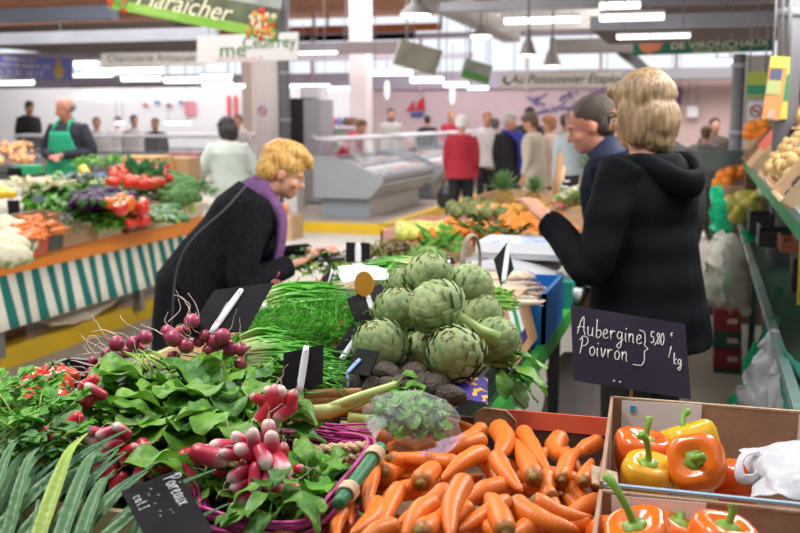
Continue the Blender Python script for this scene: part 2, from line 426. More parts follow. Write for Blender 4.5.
def mk_tomato(r=.032, label='ripe red tomato', calyx=True):
    root = thing('tomato', label, 'tomato')
    MB().ball((0, 0, 0), (r, r, r * .84), 14, 9, fn=lambda d: 1 + .03 * cos(5 * math.atan2(d.y, d.x)) * (1 - d.z ** 2) - (.12 * max(0, d.z - .85) * 6)).build('flesh', tom_m, root)
    if calyx:
        b = MB()
        for k in range(5):
            a = k * 2 * pi / 5; b.leaf((0, 0, r * .74), (cos(a), sin(a), .25), (0, 0, 1), r * .8, r * .22, curl=.8, n=3, wav=0, wide=.3)
        b.tube([(0, 0, r * .7), (.002, 0, r * 1.05)], [.0022], 5); b.build('calyx', leafD, root)
    return root
def mk_orange(r=.038, m=None, label='ripe orange', cat='orange', name='orange'):
    root = thing(name, label, cat)
    MB().ball((0, 0, 0), (r, r, r * .94), 14, 10).build('peel', m or mat('orange_peel', (.90, .27, .015), .4, (.86, .22, .012), 10, bump=.25, bscale=300, var=.06), root)
    b = MB(); b.lathe([(r * .1, r * .93), (r * .05, r * .99)], 6); b.build('stalk_end', crown_m, root)
    return root

# ---------------------------------------------------------------- containers
def crate(name, label, X0, X1, Y0, Y1, z0, z1, m, wall=.012, cat='crate', group=None, rz=0, slats=0, posts=False, front=None):
    """open box; slats>1 splits each wall into boards"""
    cx, cy = (X0 + X1) / 2, (Y0 + Y1) / 2; w, d, h = X1 - X0, Y1 - Y0, z1 - z0
    root = thing(name, label, cat, (cx, cy, z0), rz, group)
    MB().box((0, 0, wall / 2), (w - wall, d - wall, wall)).build('base_board', m, root, smooth=False)
    for nm, c, s in (('side_panel', (-w / 2 + wall / 2, 0), (wall, d)), ('side_panel', (w / 2 - wall / 2, 0), (wall, d)), ('end_panel', (0, -d / 2 + wall / 2), (w, wall)), ('end_panel', (0, d / 2 - wall / 2), (w, wall))):
        b = MB(); k = max(1, slats)
        for i in range(k):
            zz0 = h * i / k; hh = h / k * (.84 if k > 1 else 1); b.box((c[0], c[1], zz0 + hh / 2 + (h / k - hh)), (s[0], s[1], hh))
        b.build(nm, m, root, smooth=False)
    if posts:
        for sx in (-1, 1):
            for sy in (-1, 1):
                MB().box((sx * (w / 2 - .02), sy * (d / 2 - .02), h / 2 + .01), (.025, .025, h + .02)).build('corner_post', m, root, smooth=False)
    return root
# ================================================================ the near stall table
TX0, TX1, TY0, TY1, TZ = -1.62, -.49, .85, 8.3, .80
t = thing('market_table', 'long green-edged market table under the vegetables', 'table', (0, 0, 0))
MB().box(((TX0 + TX1) / 2, (TY0 + TY1) / 2, TZ - .02), (TX1 - TX0 - .02, TY1 - TY0, .04)).build('tabletop', mat('worn_green_board', (.10, .16, .08), .7, (.16, .2, .12), 8), t, smooth=False)
for x in (TX1 + .004, TX0 - .004): MB().box((x, (TY0 + TY1) / 2, TZ - .012), (.028, TY1 - TY0, .06)).build('edge_rail', green_paint, t, smooth=False)
for y in (1.0, 2.9, 3.9, 5.8, 8.1):
    for x in (TX0 + .05, TX1 - .05): MB().box((x, y, .38), (.04, .04, .76)).build('leg', black_pl, t, smooth=False)
t = thing('side_table', 'dark side table carrying the carrot and pepper boxes', 'table', (0, 0, 0))
MB().box((.16, 1.35, .775), (1.22, 1.36, .03)).build('tabletop', mat('dark_board', (.03, .03, .03), .8), t, smooth=False)
for y in (.75, 1.95):
    for x in (-.4, .7): MB().box((x, y, .38), (.04, .04, .76)).build('leg', black_pl, t, smooth=False)
def base_crate(label, x0, x1, y0, y1, z1, m=None, name='wooden_crate', cat='crate', **k):
    return crate(name, label, x0, x1, y0, y1, TZ + .001, z1, m or wood_m, slats=3, cat=cat, **k)

# ---------------------------------------------------------------- carrot box and carrots
redcard = mat('red_printed_card', (.80, .13, .06), .6, (.74, .10, .05), 10)
cb = thing('cardboard_box', 'shallow brown cardboard box with a red rim, full of carrots', 'box', (0, 0, 0))
X0, X1, Y0, Y1 = -.70, -.16, 1.22, 2.03
MB().box(((X0 + X1) / 2, (Y0 + Y1) / 2, .806), (X1 - X0, Y1 - Y0, .008)).build('base', cardboard, cb, smooth=False)
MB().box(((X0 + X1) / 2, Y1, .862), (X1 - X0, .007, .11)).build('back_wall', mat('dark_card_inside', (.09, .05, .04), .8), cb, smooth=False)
MB().slab((-.415, Y1 - .006, .903), (.257, 0, .0), (0, .006, .036), .012).build('red_rim', redcard, cb, smooth=False)
for x in (X0, X1): MB().box((x, (Y0 + Y1) / 2, .86), (.007, Y1 - Y0, .10)).build('side_wall', cardboard, cb, smooth=False)
MB().box(((X0 + X1) / 2, Y0, .855), (X1 - X0, .007, .10)).build('front_wall', cardboard, cb, smooth=False)
b = MB(); b.v = [PY(x, y, Y1 - .004) for x, y in ((474, 432), (475, 413), (484, 408), (506, 411), (516, 421), (516, 434))]; b.face(*range(6)[::-1]); o = b.build('torn_flap', cardbrown, cb, smooth=False); md = o.modifiers.new('t', 'SOLIDIFY'); md.thickness = .005
b = MB(); b.tube([PY(x, y, Y1 - .006) for x, y in ((474, 432), (475, 413), (484, 408), (506, 411), (516, 421), (516, 434))], [.0022], 5); b.build('torn_edge', mat('pale_torn_card', (.6, .48, .36), .9), cb)
CP = [mk_carrot(k, .15, .0185 + .001 * (k % 3)) for k in range(5)]; cn = [0]
CG = 'carrots in the red-rimmed box'
def carrot2(x1, y1, x2, y2, z1, z2, wpx=22, lab=None, fixlen=None):
    a = PZ(x1, y1, z1); c = PZ(x2, y2, z2); L_ = (a - c).length; dep = proj(a)[2]; w = wpx / FPX * dep / 2 / .0195
    L_ = max(L_, .095)
    c = a + (c - a).normalized() * L_
    p = CP[cn[0] % 5]; cn[0] += 1
    o = place(p, a, aim(a - c, roll=rnd(0, 6)), (w, w, L_ / .15), lab, CG); o['label'] = lab or 'orange carrot in the cardboard heap'
    return o
R.seed(3)
for (x1, y1, x2, y2, z1, z2, w) in [
    (421, 483, 447, 470, .985, .93, 25), (533, 477, 508, 437, .975, .95, 23), (497, 428, 498, 462, .955, .965, 21), (496, 456, 522, 492, .985, .975, 20),
    (485, 453, 442, 480, .975, .97, 19), (523, 432, 552, 476, .95, .955, 18), (562, 479, 582, 447, .965, .93, 18), (600, 441, 577, 452, .935, .935, 16),
    (583, 481, 592, 459, .965, .94, 19), (533, 499, 585, 517, .985, .96, 20), (465, 481, 450, 537, 1.01, .995, 24), (448, 489, 398, 527, .985, .965, 22),
    (420, 531, 448, 500, 1.0, .96, 24), (508, 500, 458, 532, .985, .98, 19), (506, 533, 485, 494, .985, .96, 26), (506, 487, 474, 502, .965, .955, 24),
    (513, 503, 578, 534, .975, .955, 25), (547, 474, 556, 499, .965, .945, 18), (418, 487, 384, 500, .955, .96, 22), (483, 440, 452, 452, .965, .96, 18),
    (484, 428, 448, 442, .95, .945, 18), (458, 464, 384, 455, .975, .965, 19), (568, 487, 602, 503, .945, .93, 20), (601, 499, 577, 514, .955, .94, 20),
    (466, 455, 461, 470, .955, .94, 15), (490, 462, 502, 484, .955, .94, 20), (562, 453, 570, 464, .93, .92, 16), (384, 473, 404, 470, .97, .95, 22),
    (567, 495, 574, 504, .935, .925, 17), (592, 480, 602, 488, .93, .92, 18), (390, 458, 420, 462, .975, .955, 18), (374, 467, 364, 512, .965, .975, 18),
    (376, 503, 352, 538, .97, .97, 21), (399, 488, 378, 534, .97, .965, 20), (354, 492, 351, 524, .95, .955, 16), (344, 512, 336, 540, .96, .96, 17),
    (396, 526, 372, 540, .985, .98, 20), (433, 505, 405, 540, .975, .965, 22), (470, 505, 452, 520, .965, .95, 20), (540, 520, 500, 540, .96, .96, 22),
    (590, 522, 560, 533, .95, .945, 20), (604, 520, 585, 540, .935, .93, 20), (530, 462, 545, 452, .935, .93, 18), (440, 447, 412, 452, .945, .93, 18),
    (552, 500, 528, 488, .945, .94, 20), (470, 522, 500, 540, .965, .97, 20)]:
    carrot2(x1, y1, x2, y2, z1, z2, w)
for i in range(44):   # the layer below, seen between the others
    x = rnd(-.67, -.21); y = rnd(1.28, 1.97); a = rnd(0, 2 * pi); z = .885 + .035 * (i % 2) - max(0, (y - 1.85)) * .1
    p = CP[cn[0] % 5]; cn[0] += 1; dx, dy = cos(a) * .07, sin(a) * .07
    if not (-.68 < x + dx < -.18 and -.68 < x - dx < -.18 and y + dy < 2.0 and y - dy < 2.0): a = 1.57 + rnd(-.4, .4); x = min(max(x, -.64), -.24); y = min(y, 1.9); dx, dy = cos(a) * .07, sin(a) * .07
    o = place(p, (x + dx, y + dy, z), aim((cos(a), sin(a), rnd(-.1, .1)), roll=rnd(0, 6)), (1, 1, .95), 'orange carrot in the cardboard heap', CG)

# ---------------------------------------------------------------- pepper boxes
paper_tape = mat('blue_tape', (.05, .35, .6), .5)
def pepper_box(label, x0, x1, y0, y1, ztop, shear, papers, lid=True):
    r = thing('cardboard_box', label, 'box', (x0, y0, TZ), 0, None); h = ztop - TZ; d = y1 - y0; w = x1 - x0
    MB().box((w / 2, d / 2, .004), (w, d, .006)).build('base', cardboard, r, smooth=False)
    MB().box(((w - shear) / 2, d, h / 2), (w + shear, .006, h)).build('back_wall', cardboard, r, smooth=False)
    MB().box((w / 2, 0, h / 2 - .006), (w, .006, h - .008)).build('front_wall', cardboard, r, smooth=False)
    MB().slab((0, 0, .003), (-shear, d, 0), (0, 0, h), .006).build('side_wall', cardboard, r, smooth=False)
    MB().box((w, d / 2, h / 2), (.006, d, h)).build('side_wall', cardboard, r, smooth=False)
    MB().box(((w - shear) / 2, d, h + .001), (w + shear, .008, .004)).build('rim', cardbrown, r, smooth=False)
    MB().box((w / 2, -.001, h - .001), (w, .008, .004)).build('rim', mat('blue_edged_card', (.25, .42, .55), .6), r, smooth=False)
    for (px0, px1, zz0) in papers:
        MB().slab((px0, d - .005, zz0), (px1 - px0, 0, .003), (0, -.002, h - zz0 - .002), .001).build('white_paper_sheet', M_white, r, smooth=False)
    MB().box((.012, d - .008, h - .018), (.010, .004, .014)).build('tape_piece', paper_tape, r, smooth=False)
    return r
pepper_box('open cardboard box of peppers behind, below the big chalk sign', -.128, .42, 1.50, 1.99, .995, .027, [(-.01, .143, .06), (.32, .50, .1)])
pepper_box('open cardboard box of orange peppers cut by the bottom edge', -.104, .42, 1.0, 1.492, .985, .024, [(-.01, .128, .05)])
# torn corner flaps of the back box
b = MB(); b.slab((-.145, 1.51, .99), (.04, .01, -.012), (-.008, .05, .012), .004); tag(b.build('cardboard_flap', cardbrown, smooth=False), 'torn cardboard flap at the left corner between the pepper boxes', 'cardboard')
PG = 'bell peppers'
def pep(px, py, z, r, h, m, seed, bend, label, tilt, az, sl=.045, lobes=4):
    p = mk_pepper(label, m, r, h, lobes, seed, bend, sl); p['group'] = PG
    c = PZ(px, py, z); up = V((sin(tilt) * cos(az), sin(tilt) * sin(az), cos(tilt))); M = aim(up)
    p.location = c - up * h * .5; p.rotation_euler = M.to_euler(); return p
d2 = pi / 180
pep(641, 457, .95, .050, .085, pep_re, 1, .012, 'red-orange bell pepper with upright dark stalk at the box corner', 10 * d2, 0, .04)
pep(690, 449, .95, .053, .09, pep_ye, 2, -.022, 'bright yellow bell pepper behind the others', 25 * d2, 2.6, .035)
pep(646, 479, .94, .044, .075, pep_yo, 3, -.018, 'golden bell pepper with a tall hooked green stalk', 12 * d2, -1.0, .062)
pep(672, 470, .925, .038, .07, pep_ye, 8, -.01, 'small yellow bell pepper wedged in the middle', 20 * d2, 0, .02)
pep(700, 464, .975, .0475, .085, pep_or, 4, .02, 'glossy orange bell pepper lying with its stalk to the front', 62 * d2, -1.9, .042, 4)
pep(737, 486, .925, .040, .07, pep_re, 5, .01, 'red-orange bell pepper half hidden beside the white bag', 50 * d2, 1.2, .02)
pep(640, 545, .965, .046, .08, pep_or, 6, -.03, 'orange bell pepper in the front box with a long curved stalk', 20 * d2, -2.4, .07)
pep(722, 548, .955, .046, .08, pep_or, 7, .004, 'orange bell pepper in the front box with a stubby cut stalk', 12 * d2, 0, .036)
pep(672, 540, .93, .035, .07, pep_or, 9, .01, 'orange bell pepper low between two others in the front box', 20 * d2, 0, .012)
pep(612, 542, .94, .035, .065, pep_or, 11, .01, 'orange bell pepper at the left wall of the front box', 40 * d2, 2, .012)

def crumple(name, label, cat, pts, m, seed, thick=.004, n=10, amp=.014, two=True, parent=None):
    """a crumpled sheet or bag stretched over a control grid (rows of points)"""
    R.seed(seed); rows = len(pts); cols = len(pts[0]); o3 = V((seed * 3.1, 0, 0))
    def fn(u, v):
        x = u * (cols - 1); y = v * (rows - 1); i = min(int(x), cols - 2); j = min(int(y), rows - 2); a, c = x - i, y - j
        a2 = a * a * (3 - 2 * a); c2 = c * c * (3 - 2 * c)
        p = V(pts[j][i]) * (1 - a2) * (1 - c2) + V(pts[j][i + 1]) * a2 * (1 - c2) + V(pts[j + 1][i]) * (1 - a2) * c2 + V(pts[j + 1][i + 1]) * a2 * c2
        q = noise.noise_vector(p * 22 + o3) + noise.noise_vector(p * 55 + o3) * .5
        return p + q * amp
    b = MB(); b.grid(fn, n * (cols - 1), n * (rows - 1)); o = b.build(name, m, parent)
    md = o.modifiers.new('thickness', 'SOLIDIFY'); md.thickness = thick
    if parent is None: tag(o, label, cat)
    return o
# white bag lying in the back pepper box
wbag = crumple('plastic_bag', 'crumpled white plastic bag lying in the pepper box', 'bag',
    [[PD(738, 450, 1.72), PD(770, 446, 1.74), PD(815, 440, 1.75)], [PD(744, 462, 1.64), PD(765, 456, 1.62), PD(815, 452, 1.6)], [PD(756, 478, 1.62), PD(772, 473, 1.56), PD(815, 470, 1.53)], [PD(748, 496, 1.56), PD(775, 497, 1.52), PD(815, 500, 1.5)]], white_bag, 3, .002, 9, .009)
b = MB(); b.tube(smoothpath([PD(756, 452, 1.66), PD(744, 455, 1.63), PD(739, 466, 1.61), PD(741, 478, 1.6), PD(752, 479, 1.6), PD(759, 474, 1.6)], 4), [.008, .006, .010, .008], 8, ry=[.003]); b.build('bag_handle', white_bag, wbag)

# ---------------------------------------------------------------- chalk signs
def slate_sign(label, o, ex, ey, th=.003, m=slate, name='chalk_sign', group=None):
    """flat board, origin lower-left, ex along bottom, ey up"""
    o = V(o); ex = V(ex); ey = V(ey); root = thing(name, label, 'sign', o, 0, group)
    MB().slab((0, 0, 0), ex, ey, th).build('board', m, root, smooth=False); return root
GL = {  # handwritten glyph strokes in a unit box
 'A': [[(0, 0), (.12, .6), (.3, 1), (.38, .9), (.42, .3), (.55, 0)], [(-.05, .35), (.25, .45), (.5, .4)]],
 'u': [[(0, .5), (.02, .1), (.15, 0), (.3, .12), (.34, .5), (.34, .1), (.44, 0)]],
 'b': [[(0, 1), (.02, .3), (.04, 0), (.2, 0), (.34, .18), (.26, .42), (.05, .35)]],
 'e': [[(0, .22), (.2, .28), (.28, .42), (.15, .52), (.02, .35), (.03, .1), (.18, 0), (.36, .1)]],
 'r': [[(0, .5), (.04, 0)], [(.04, .3), (.16, .5), (.32, .46)]],
 'g': [[(.3, .46), (.1, .5), (0, .28), (.12, .1), (.3, .25), (.32, .5), (.32, -.1), (.22, -.42), (.02, -.32), (.2, -.1), (.42, .1)]],
 'i': [[(0, .48), (.02, .1), (.1, 0)], [(.0, .72), (.03, .76), (.05, .7)]],
 'n': [[(0, .48), (.03, 0)], [(.03, .3), (.16, .5), (.28, .4), (.3, .05), (.4, 0)]],
 'P': [[(.1, .9), (.06, .4), (.0, 0)], [(-.1, .75), (.12, 1.0), (.4, .95), (.48, .75), (.3, .5), (.05, .48)]],
 'o': [[(.15, .5), (0, .3), (.08, .03), (.26, .04), (.34, .3), (.2, .5), (.15, .48)]],
 'v': [[(0, .5), (.13, 0), (.3, .5)]],
 '}': [[(0, 1), (.25, .95), (.3, .7), (.28, .6), (.45, .5), (.3, .42), (.32, .2), (.2, .02), (-.2, 0)]],
 '5': [[(.36, 1), (.08, 1), (.04, .55), (.25, .6), (.36, .35), (.25, .05), (0, .05)]],
 ',': [[(.1, .1), (.1, -.02), (.02, -.16)]],
 '8': [[(.3, .85), (.15, 1), (.02, .8), (.18, .55), (.33, .25), (.18, 0), (.02, .2), (.18, .5), (.32, .8), (.3, .88)]],
 '0': [[(.18, 1), (.0, .6), (.08, .05), (.26, .02), (.38, .5), (.28, .95), (.16, 1)]],
 '/': [[(.22, 1), (0, 0)]],
 'k': [[(0, 1), (.02, 0)], [(.28, .55), (.04, .28), (.3, 0)]],
 'c': [[(.28, .42), (.12, .5), (0, .25), (.1, .02), (.3, .08)]],
 'a': [[(.28, .46), (.08, .5), (0, .2), (.12, .02), (.28, .2), (.3, .48), (.3, .08), (.4, 0)]],
 'x': [[(0, .5), (.3, 0)], [(.3, .5), (0, 0)]],
 't': [[(.1, .85), (.1, .1), (.22, 0)], [(-.02, .55), (.24, .58)]],
 'I': [[(.1, .8), (.1, 0)], [(0, .8), (.2, .8)], [(0, 0), (.2, 0)]],
 '.': [[(.02, .02), (.05, .04)]],
 'l': [[(0, 0), (.1, .6), (.12, 1), (.02, .9), (.04, .1), (.16, 0)]],
}
def scrawl(root, s, o, ex, ey, size, adv, m=chalk, r=.001, cw=.8, name='handwriting', nrm=None):
    """write with chalk strokes on the board plane (o, ex, ey unit vectors)"""
    ex = V(ex).normalized(); ey = V(ey); ey = (ey - ex * ex.dot(ey)).normalized(); nn = ex.cross(ey).normalized(); x = 0; b = MB()
    for ch in s:
        if ch == ' ': x += .4; continue
        w = 0
        for st in GL[ch]:
            pts = [V(o) + ex * ((p[0] + x) * size * cw) + ey * (p[1] * size) + nn * .0006 for p in st]
            b.tube(smoothpath(pts, 4), [r], 4, ry=[r * .35]) if False else b.tube(smoothpath(pts, 4), [r], 5)
            w = max(w, max(p[0] for p in st))
        x += w + adv
    return b.build(name, m, root)
# big sign: Aubergine / Poivron } 5,80 /kg
a0 = PD(574, 380, 1.99); a1 = PD(691, 399, 2.0); a3 = PD(571, 305, 2.04); a2 = PD(694, 318, 2.05); ex = a1 - a0; ey = a3 - a0
big = slate_sign('large dark chalk sign reading Aubergine Poivron 5,80 per kg', a0, ex, ey, .004, slate_p)
eu, ev = ex.normalized(), ey.normalized(); W_, H_ = ex.length, ey.length
def on(u, v): return eu * (u * W_) + ev * (v * H_)
scrawl(big, 'Aubergine', on(.045, .62), ex, ev, .037, .15)
scrawl(big, 'Poivron', on(.06, .36), ex, ev, .037, .17)
scrawl(big, '}', on(.55, .33), ex, ev, .074, 0, cw=.6)
scrawl(big, '5,80', on(.68, .66), ex, ev, .024, .12, cw=.75); scrawl(big, 'c', on(.865, .80), ex, ev, .014, .1)
scrawl(big, '/', on(.83, .50), ex, ev, .024, .1); scrawl(big, 'kg', on(.87, .42), ex, ev, .024, .15)
b = MB()
for px in (.345, .395): b.tube([on(px - .008, .07) + V((0, -.003, 0)), on(px, .075) + V((0, -.003, 0)), on(px + .008, .085) + V((0, -.003, 0))], [.0015, .003, .0015], 6)
b.build('chalk_smudge', mat('grey_smudge', (.45, .45, .48), .9), big)
MB().tube([on(.50, .1) + V((0, .006, -.09)), on(.50, .3) + V((0, .006, 0))], [.003], 6).build('support_stake', mat('wooden_stick', (.45, .3, .16), .7), big)
# bottom left sign: Poireaux, turned
c_tl, c_tr = PD(121, 491, 1.33), PD(176, 470, 1.36); c_br = PD(214, 531, 1.26); c_bl = c_tl + (c_br - c_tr)
ex = c_br - c_tr; ey = c_tr - c_tl
ps = slate_sign('small black chalk sign reading Poireaux, tilted on the leeks', c_tl, ex, ey, .003)
eu, ev = ex.normalized(), ey.normalized(); W_, H_ = ex.length, ey.length
def on2(u, v): return eu * (u * W_) + ev * (v * H_)
scrawl(ps, 'Poireaux', on2(.07, .72), ex, ey, .0235, .14, r=.0007, cw=.68); scrawl(ps, 'cat.I', on2(.16, .12), ex, ey, .016, .25, r=.0006)
b = MB(); R.seed(4)
for k in range(9): q = on2(rnd(.1, .6), rnd(.35, .62)) + eu.cross(ev) * .0005; b.ball(q, (rnd(.0008, .0018), rnd(.0008, .0018), .0004), 6, 4)
b.build('chalk_marks', mat('faint_chalk', (.5, .5, .48), .9), ps)
def back_sign(label, quad, deps, peg, pegw=.014, pegm=None, pk=1):
    """rear of a small slate: quad = lower-left, lower-right, upper-left in pixels; peg = bottom, top pixel"""
    a, c, d_ = [PD(x, y, q) for (x, y), q in zip(quad, deps)]
    root = slate_sign(label, a, c - a, d_ - a, .003)
    n_ = (c - a).cross(d_ - a).normalized()
    dep = sum(deps) / 3
    def onpl(x, y):
        d = ray(x, y); tt = (a - V((0, 0, EYE))).dot(n_) / d.dot(n_); return V((0, 0, EYE)) + d * tt - a
    p0, p1 = onpl(*peg[0]), onpl(*peg[1]); f = n_ * .003
    b = MB(); m_ = smoothpath([p0 + f, p0 * .5 + p1 * .5 + f, p1 + f], 4)
    b.tube(m_, [pegw * .5, pegw * .6, pegw * .62, pegw * .62, pegw * .62, pegw * .6, pegw * .42], 8, ref=(c - a), ry=[.003]); b.ball(p1 - (p1 - p0).normalized() * pegw * .9 + f * 2, (.0022, .0022, .0022), 6, 5)
    b.build('white_peg', pegm or plast_w, root)
    b = MB(); b.tube([p0 + f * 0, p0 - V((0, 0, .07))], [.003, .002], 6); b.build('spike', pegm or plast_w, root)
    return root
back_sign('black sign seen from behind on the purple radishes, long white peg', [(185, 338), (247, 330), (214, 290)], [1.99, 2.0, 2.06], [(211, 334), (242, 290)], .012)
back_sign('upright black sign with white peg among the spring onions', [(283, 394), (323, 384), (284, 353)], [1.88, 1.92, 1.90], [(299, 392), (306, 346)], .012)
back_sign('leaning black sign with grey peg in front of the tomato', [(341, 363), (361, 333), (333, 352)], [2.10, 2.22, 2.10], [(340, 361), (359, 334)], .012)
back_sign('low black sign with blue peg by the dark avocados', [(346, 372), (368, 376), (357, 348)], [2.04, 1.98, 2.08], [(348, 374), (361, 360)], .012, mat('pale_blue_peg', (.25, .4, .8), .4))
back_sign('narrow dark sign standing edge-on in the dill', [(319, 303), (330, 290), (324, 277)], [2.70, 2.9, 2.75], [(324, 294), (331, 270)], .012)
back_sign('black sign with orange disc beside the artichokes', [(362, 334), (396, 316), (347, 299)], [2.24, 2.36, 2.30], [(374, 318), (365, 290)], .014, mat('grey_peg', (.55, .56, .58), .4))
o_ = PD(364, 284, 2.33); tag(MB().tube([o_, o_ + V((.0, .004, 0))], [.024], 18, ref=(1, 0, 0), ry=[.030]).build('paper_disc', mat('orange_card', (.62, .27, .02), .7), smooth=False), 'orange oval card clipped on the black sign', 'card')
back_sign('small upright black sign with white peg behind the white sheet', [(346, 262), (370, 263), (346, 242)], [3.55, 3.55, 3.56], [(358, 264), (358, 243)], .018)
back_sign('tiny black sign lying near the cabbage', [(444, 265), (455, 263), (442, 259)], [3.0, 3.02, 3.05], [(449, 264), (449, 261)], .006)
back_sign('black diamond-shaped sign with white peg in the asparagus', [(501, 286), (514, 269), (494, 259)], [3.02, 3.06, 3.05], [(503, 283), (508, 246)], .014)
# ================================================================ leafy goods on the near half
def bunch(name, label, cat, centre, spread, n, L_, W, mats, seed, out=1., up=.55, group=None, curl=1.1, wav=.18, wide=.62, zs=.05, stems=True, nseg=5, az=None, azs=pi, subd=False):
    """a bunch of leaves springing from a centre; returns the thing"""
    R.seed(seed); root = thing(name, label, cat, centre, 0, group); b = MB()
    for i in range(n):
        a = rnd(-azs, azs) + (az or 0); q = rnd(.1, 1) ** .6
        base = V((cos(a) * spread[0] * q * .7, sin(a) * spread[1] * q * .7, rnd(-zs, zs) * .6 + (1 - q) * zs))
        d = V((cos(a) * out, sin(a) * out, up * (1.3 - q) + rnd(-.2, .35))).normalized(); l = L_ * rnd(.7, 1.15)
        b.k = i % len(mats)
        b.leaf(base, d, (0, 0, 1), l, W * rnd(.75, 1.15), curl=rnd(.5, 1) * curl, n=nseg, wav=wav, wide=wide, fold=rnd(.05, .35))
        if stems and i % 3 == 0: b.tube([base - d * l * .5 - V((0, 0, .01)), base, base + d * l * .2], [.0022, .002, .001], 5)
    o = b.build('leaves', mats, root)
    if subd: md = o.modifiers.new('round', 'SUBSURF'); md.levels = 1; md.render_levels = 1
    return root
def add_radish(parent, me, c, tipdir, sc, name='radish'):
    d = V(tipdir).normalized(); o = link(name, me, parent, c, aim(-d, up=(0.1, 1, .2), roll=rnd(0, 6))); o.scale = (sc, sc, sc * rnd(.9, 1.1)); return o
def scr(dx, dy, dz=0):
    """direction in the world seen as (right dx, down dy) and dz towards the viewer"""
    return cR * dx - cU * dy - cF * dz
def rad_at(parent, x, y, dep, ang, ln, me, toward=.2, r0=None):
    """x,y = middle of the radish in the photo, ang = direction of the root tip (deg, 0 right, 90 up)"""
    a = math.radians(ang); d = scr(cos(a), -sin(a), toward).normalized(); s = (ln / FPX * dep) / .05 / max(.5, math.sqrt(1 - min(.75, toward * toward)))
    c = PD(x, y, dep) - d * .025 * s - parent.location; add_radish(parent, me, c, d, s)

# ---- support under the heaps
base_crate('wooden crate under the heap of radishes and their leaves', -1.12, -.76, 1.28, 2.12, .95)
base_crate('black crate under the tomatoes and celery at the left', -1.58, -1.14, 1.30, 2.2, .93, black_pl, name='plastic_crate')
base_crate('wooden crate under the spring onions and dill', -1.45, -.74, 2.15, 3.0, .90)

# ---- round purple radishes
pr = thing('radish_bunch', 'bunch of purple round radishes with long pale roots on top of the heap', 'radishes', PD(150, 352, 2.05), 0, 'radish bunches')
R.seed(12)
for (x, y, s) in [(117, 344, 1.0), (133, 343, .92), (146, 338, .9), (117, 362, 1.12), (108, 354, .8), (100, 365, .85), (91, 373, .8), (127, 352, .8), (141, 350, .8), (104, 375, .8), (93, 361, .6)]:
    d = scr(rnd(-.9, -.2), rnd(-1, -.1), rnd(-.1, .5)); c = PD(x, y, 2.05 + rnd(-.02, .02)) - d.normalized() * .0145 * s * 1.05 - pr.location
    add_radish(pr, RRd[R.randint(0, 3)], c, d, s * 1.15)
b = MB()
for k in range(16):
    a = PD(128 + rnd(-12, 20), 352 + rnd(-4, 6), 2.04) - pr.location; c = PD(150 + rnd(-20, 30), 372 + rnd(-5, 8), 1.98) - pr.location; b.tube([a, (a + c) / 2 + V((0, 0, .012)), c], [.0025, .002], 5)
b.build('stalks', stem_m, pr)
pr2 = thing('radish_bunch', 'bunch of purple round radishes below the long-pegged black sign', 'radishes', PD(210, 348, 2.0), 0, 'radish bunches')
for (x, y, s) in [(167, 332, .85), (175, 339, 1.05), (186, 346, .98), (173, 357, .8), (192, 321, 1.0), (199, 341, .8), (216, 343, 1.25), (231, 349, 1.0), (241, 350, .85), (240, 364, .8), (222, 337, 1.0), (205, 336, .85), (209, 351, .85), (183, 331, .7)]:
    d = scr(rnd(-.7, .7), rnd(-1, .2), rnd(-.1, .5)); c = PD(x, y, 2.0 + rnd(-.02, .02)) - d.normalized() * .0145 * s * 1.05 - pr2.location
    add_radish(pr2, RRd[R.randint(0, 3)], c, d, s * 1.15)
b = MB()
for k in range(14):
    a = PD(200 + rnd(-20, 40), 352 + rnd(-4, 6), 2.02) - pr2.location; c = PD(200 + rnd(-40, 40), 374 + rnd(-5, 8), 1.97) - pr2.location; b.tube([a, (a + c) / 2 + V((0, 0, .012)), c], [.0025, .002], 5)
b.build('stalks', stem_m, pr2)
b = MB()   # long pale root threads
for (p) in [[(168, 322), (180, 310), (178, 298)], [(186, 318), (190, 305), (180, 297), (176, 290)], [(200, 320), (196, 305), (188, 293)], [(212, 338), (207, 325), (214, 318)], [(176, 330), (165, 322), (168, 312)]]:
    b.tube(smoothpath([PD(x, y, 2.02) - pr2.location for x, y in p], 5), [.0011, .0009, .0004], 5)
b.build('root_threads', rad_roots, pr2)['kind'] = 'stuff'
b = MB()
for p in [[(100, 358), (88, 345), (90, 336), (105, 337)], [(104, 350), (97, 338), (88, 340), (84, 350)], [(96, 366), (80, 362), (70, 360)], [(92, 372), (78, 372), (66, 368)], [(118, 336), (104, 330), (92, 332)], [(134, 340), (136, 350), (142, 358)], [(110, 350), (100, 343), (94, 350), (96, 360)], [(88, 378), (75, 383), (66, 378)]]:
    b.tube(smoothpath([PD(x, y, 2.02) - pr.location for x, y in p], 5), [.0011, .0009, .0004], 5)
b.build('root_threads', rad_roots, pr)['kind'] = 'stuff'

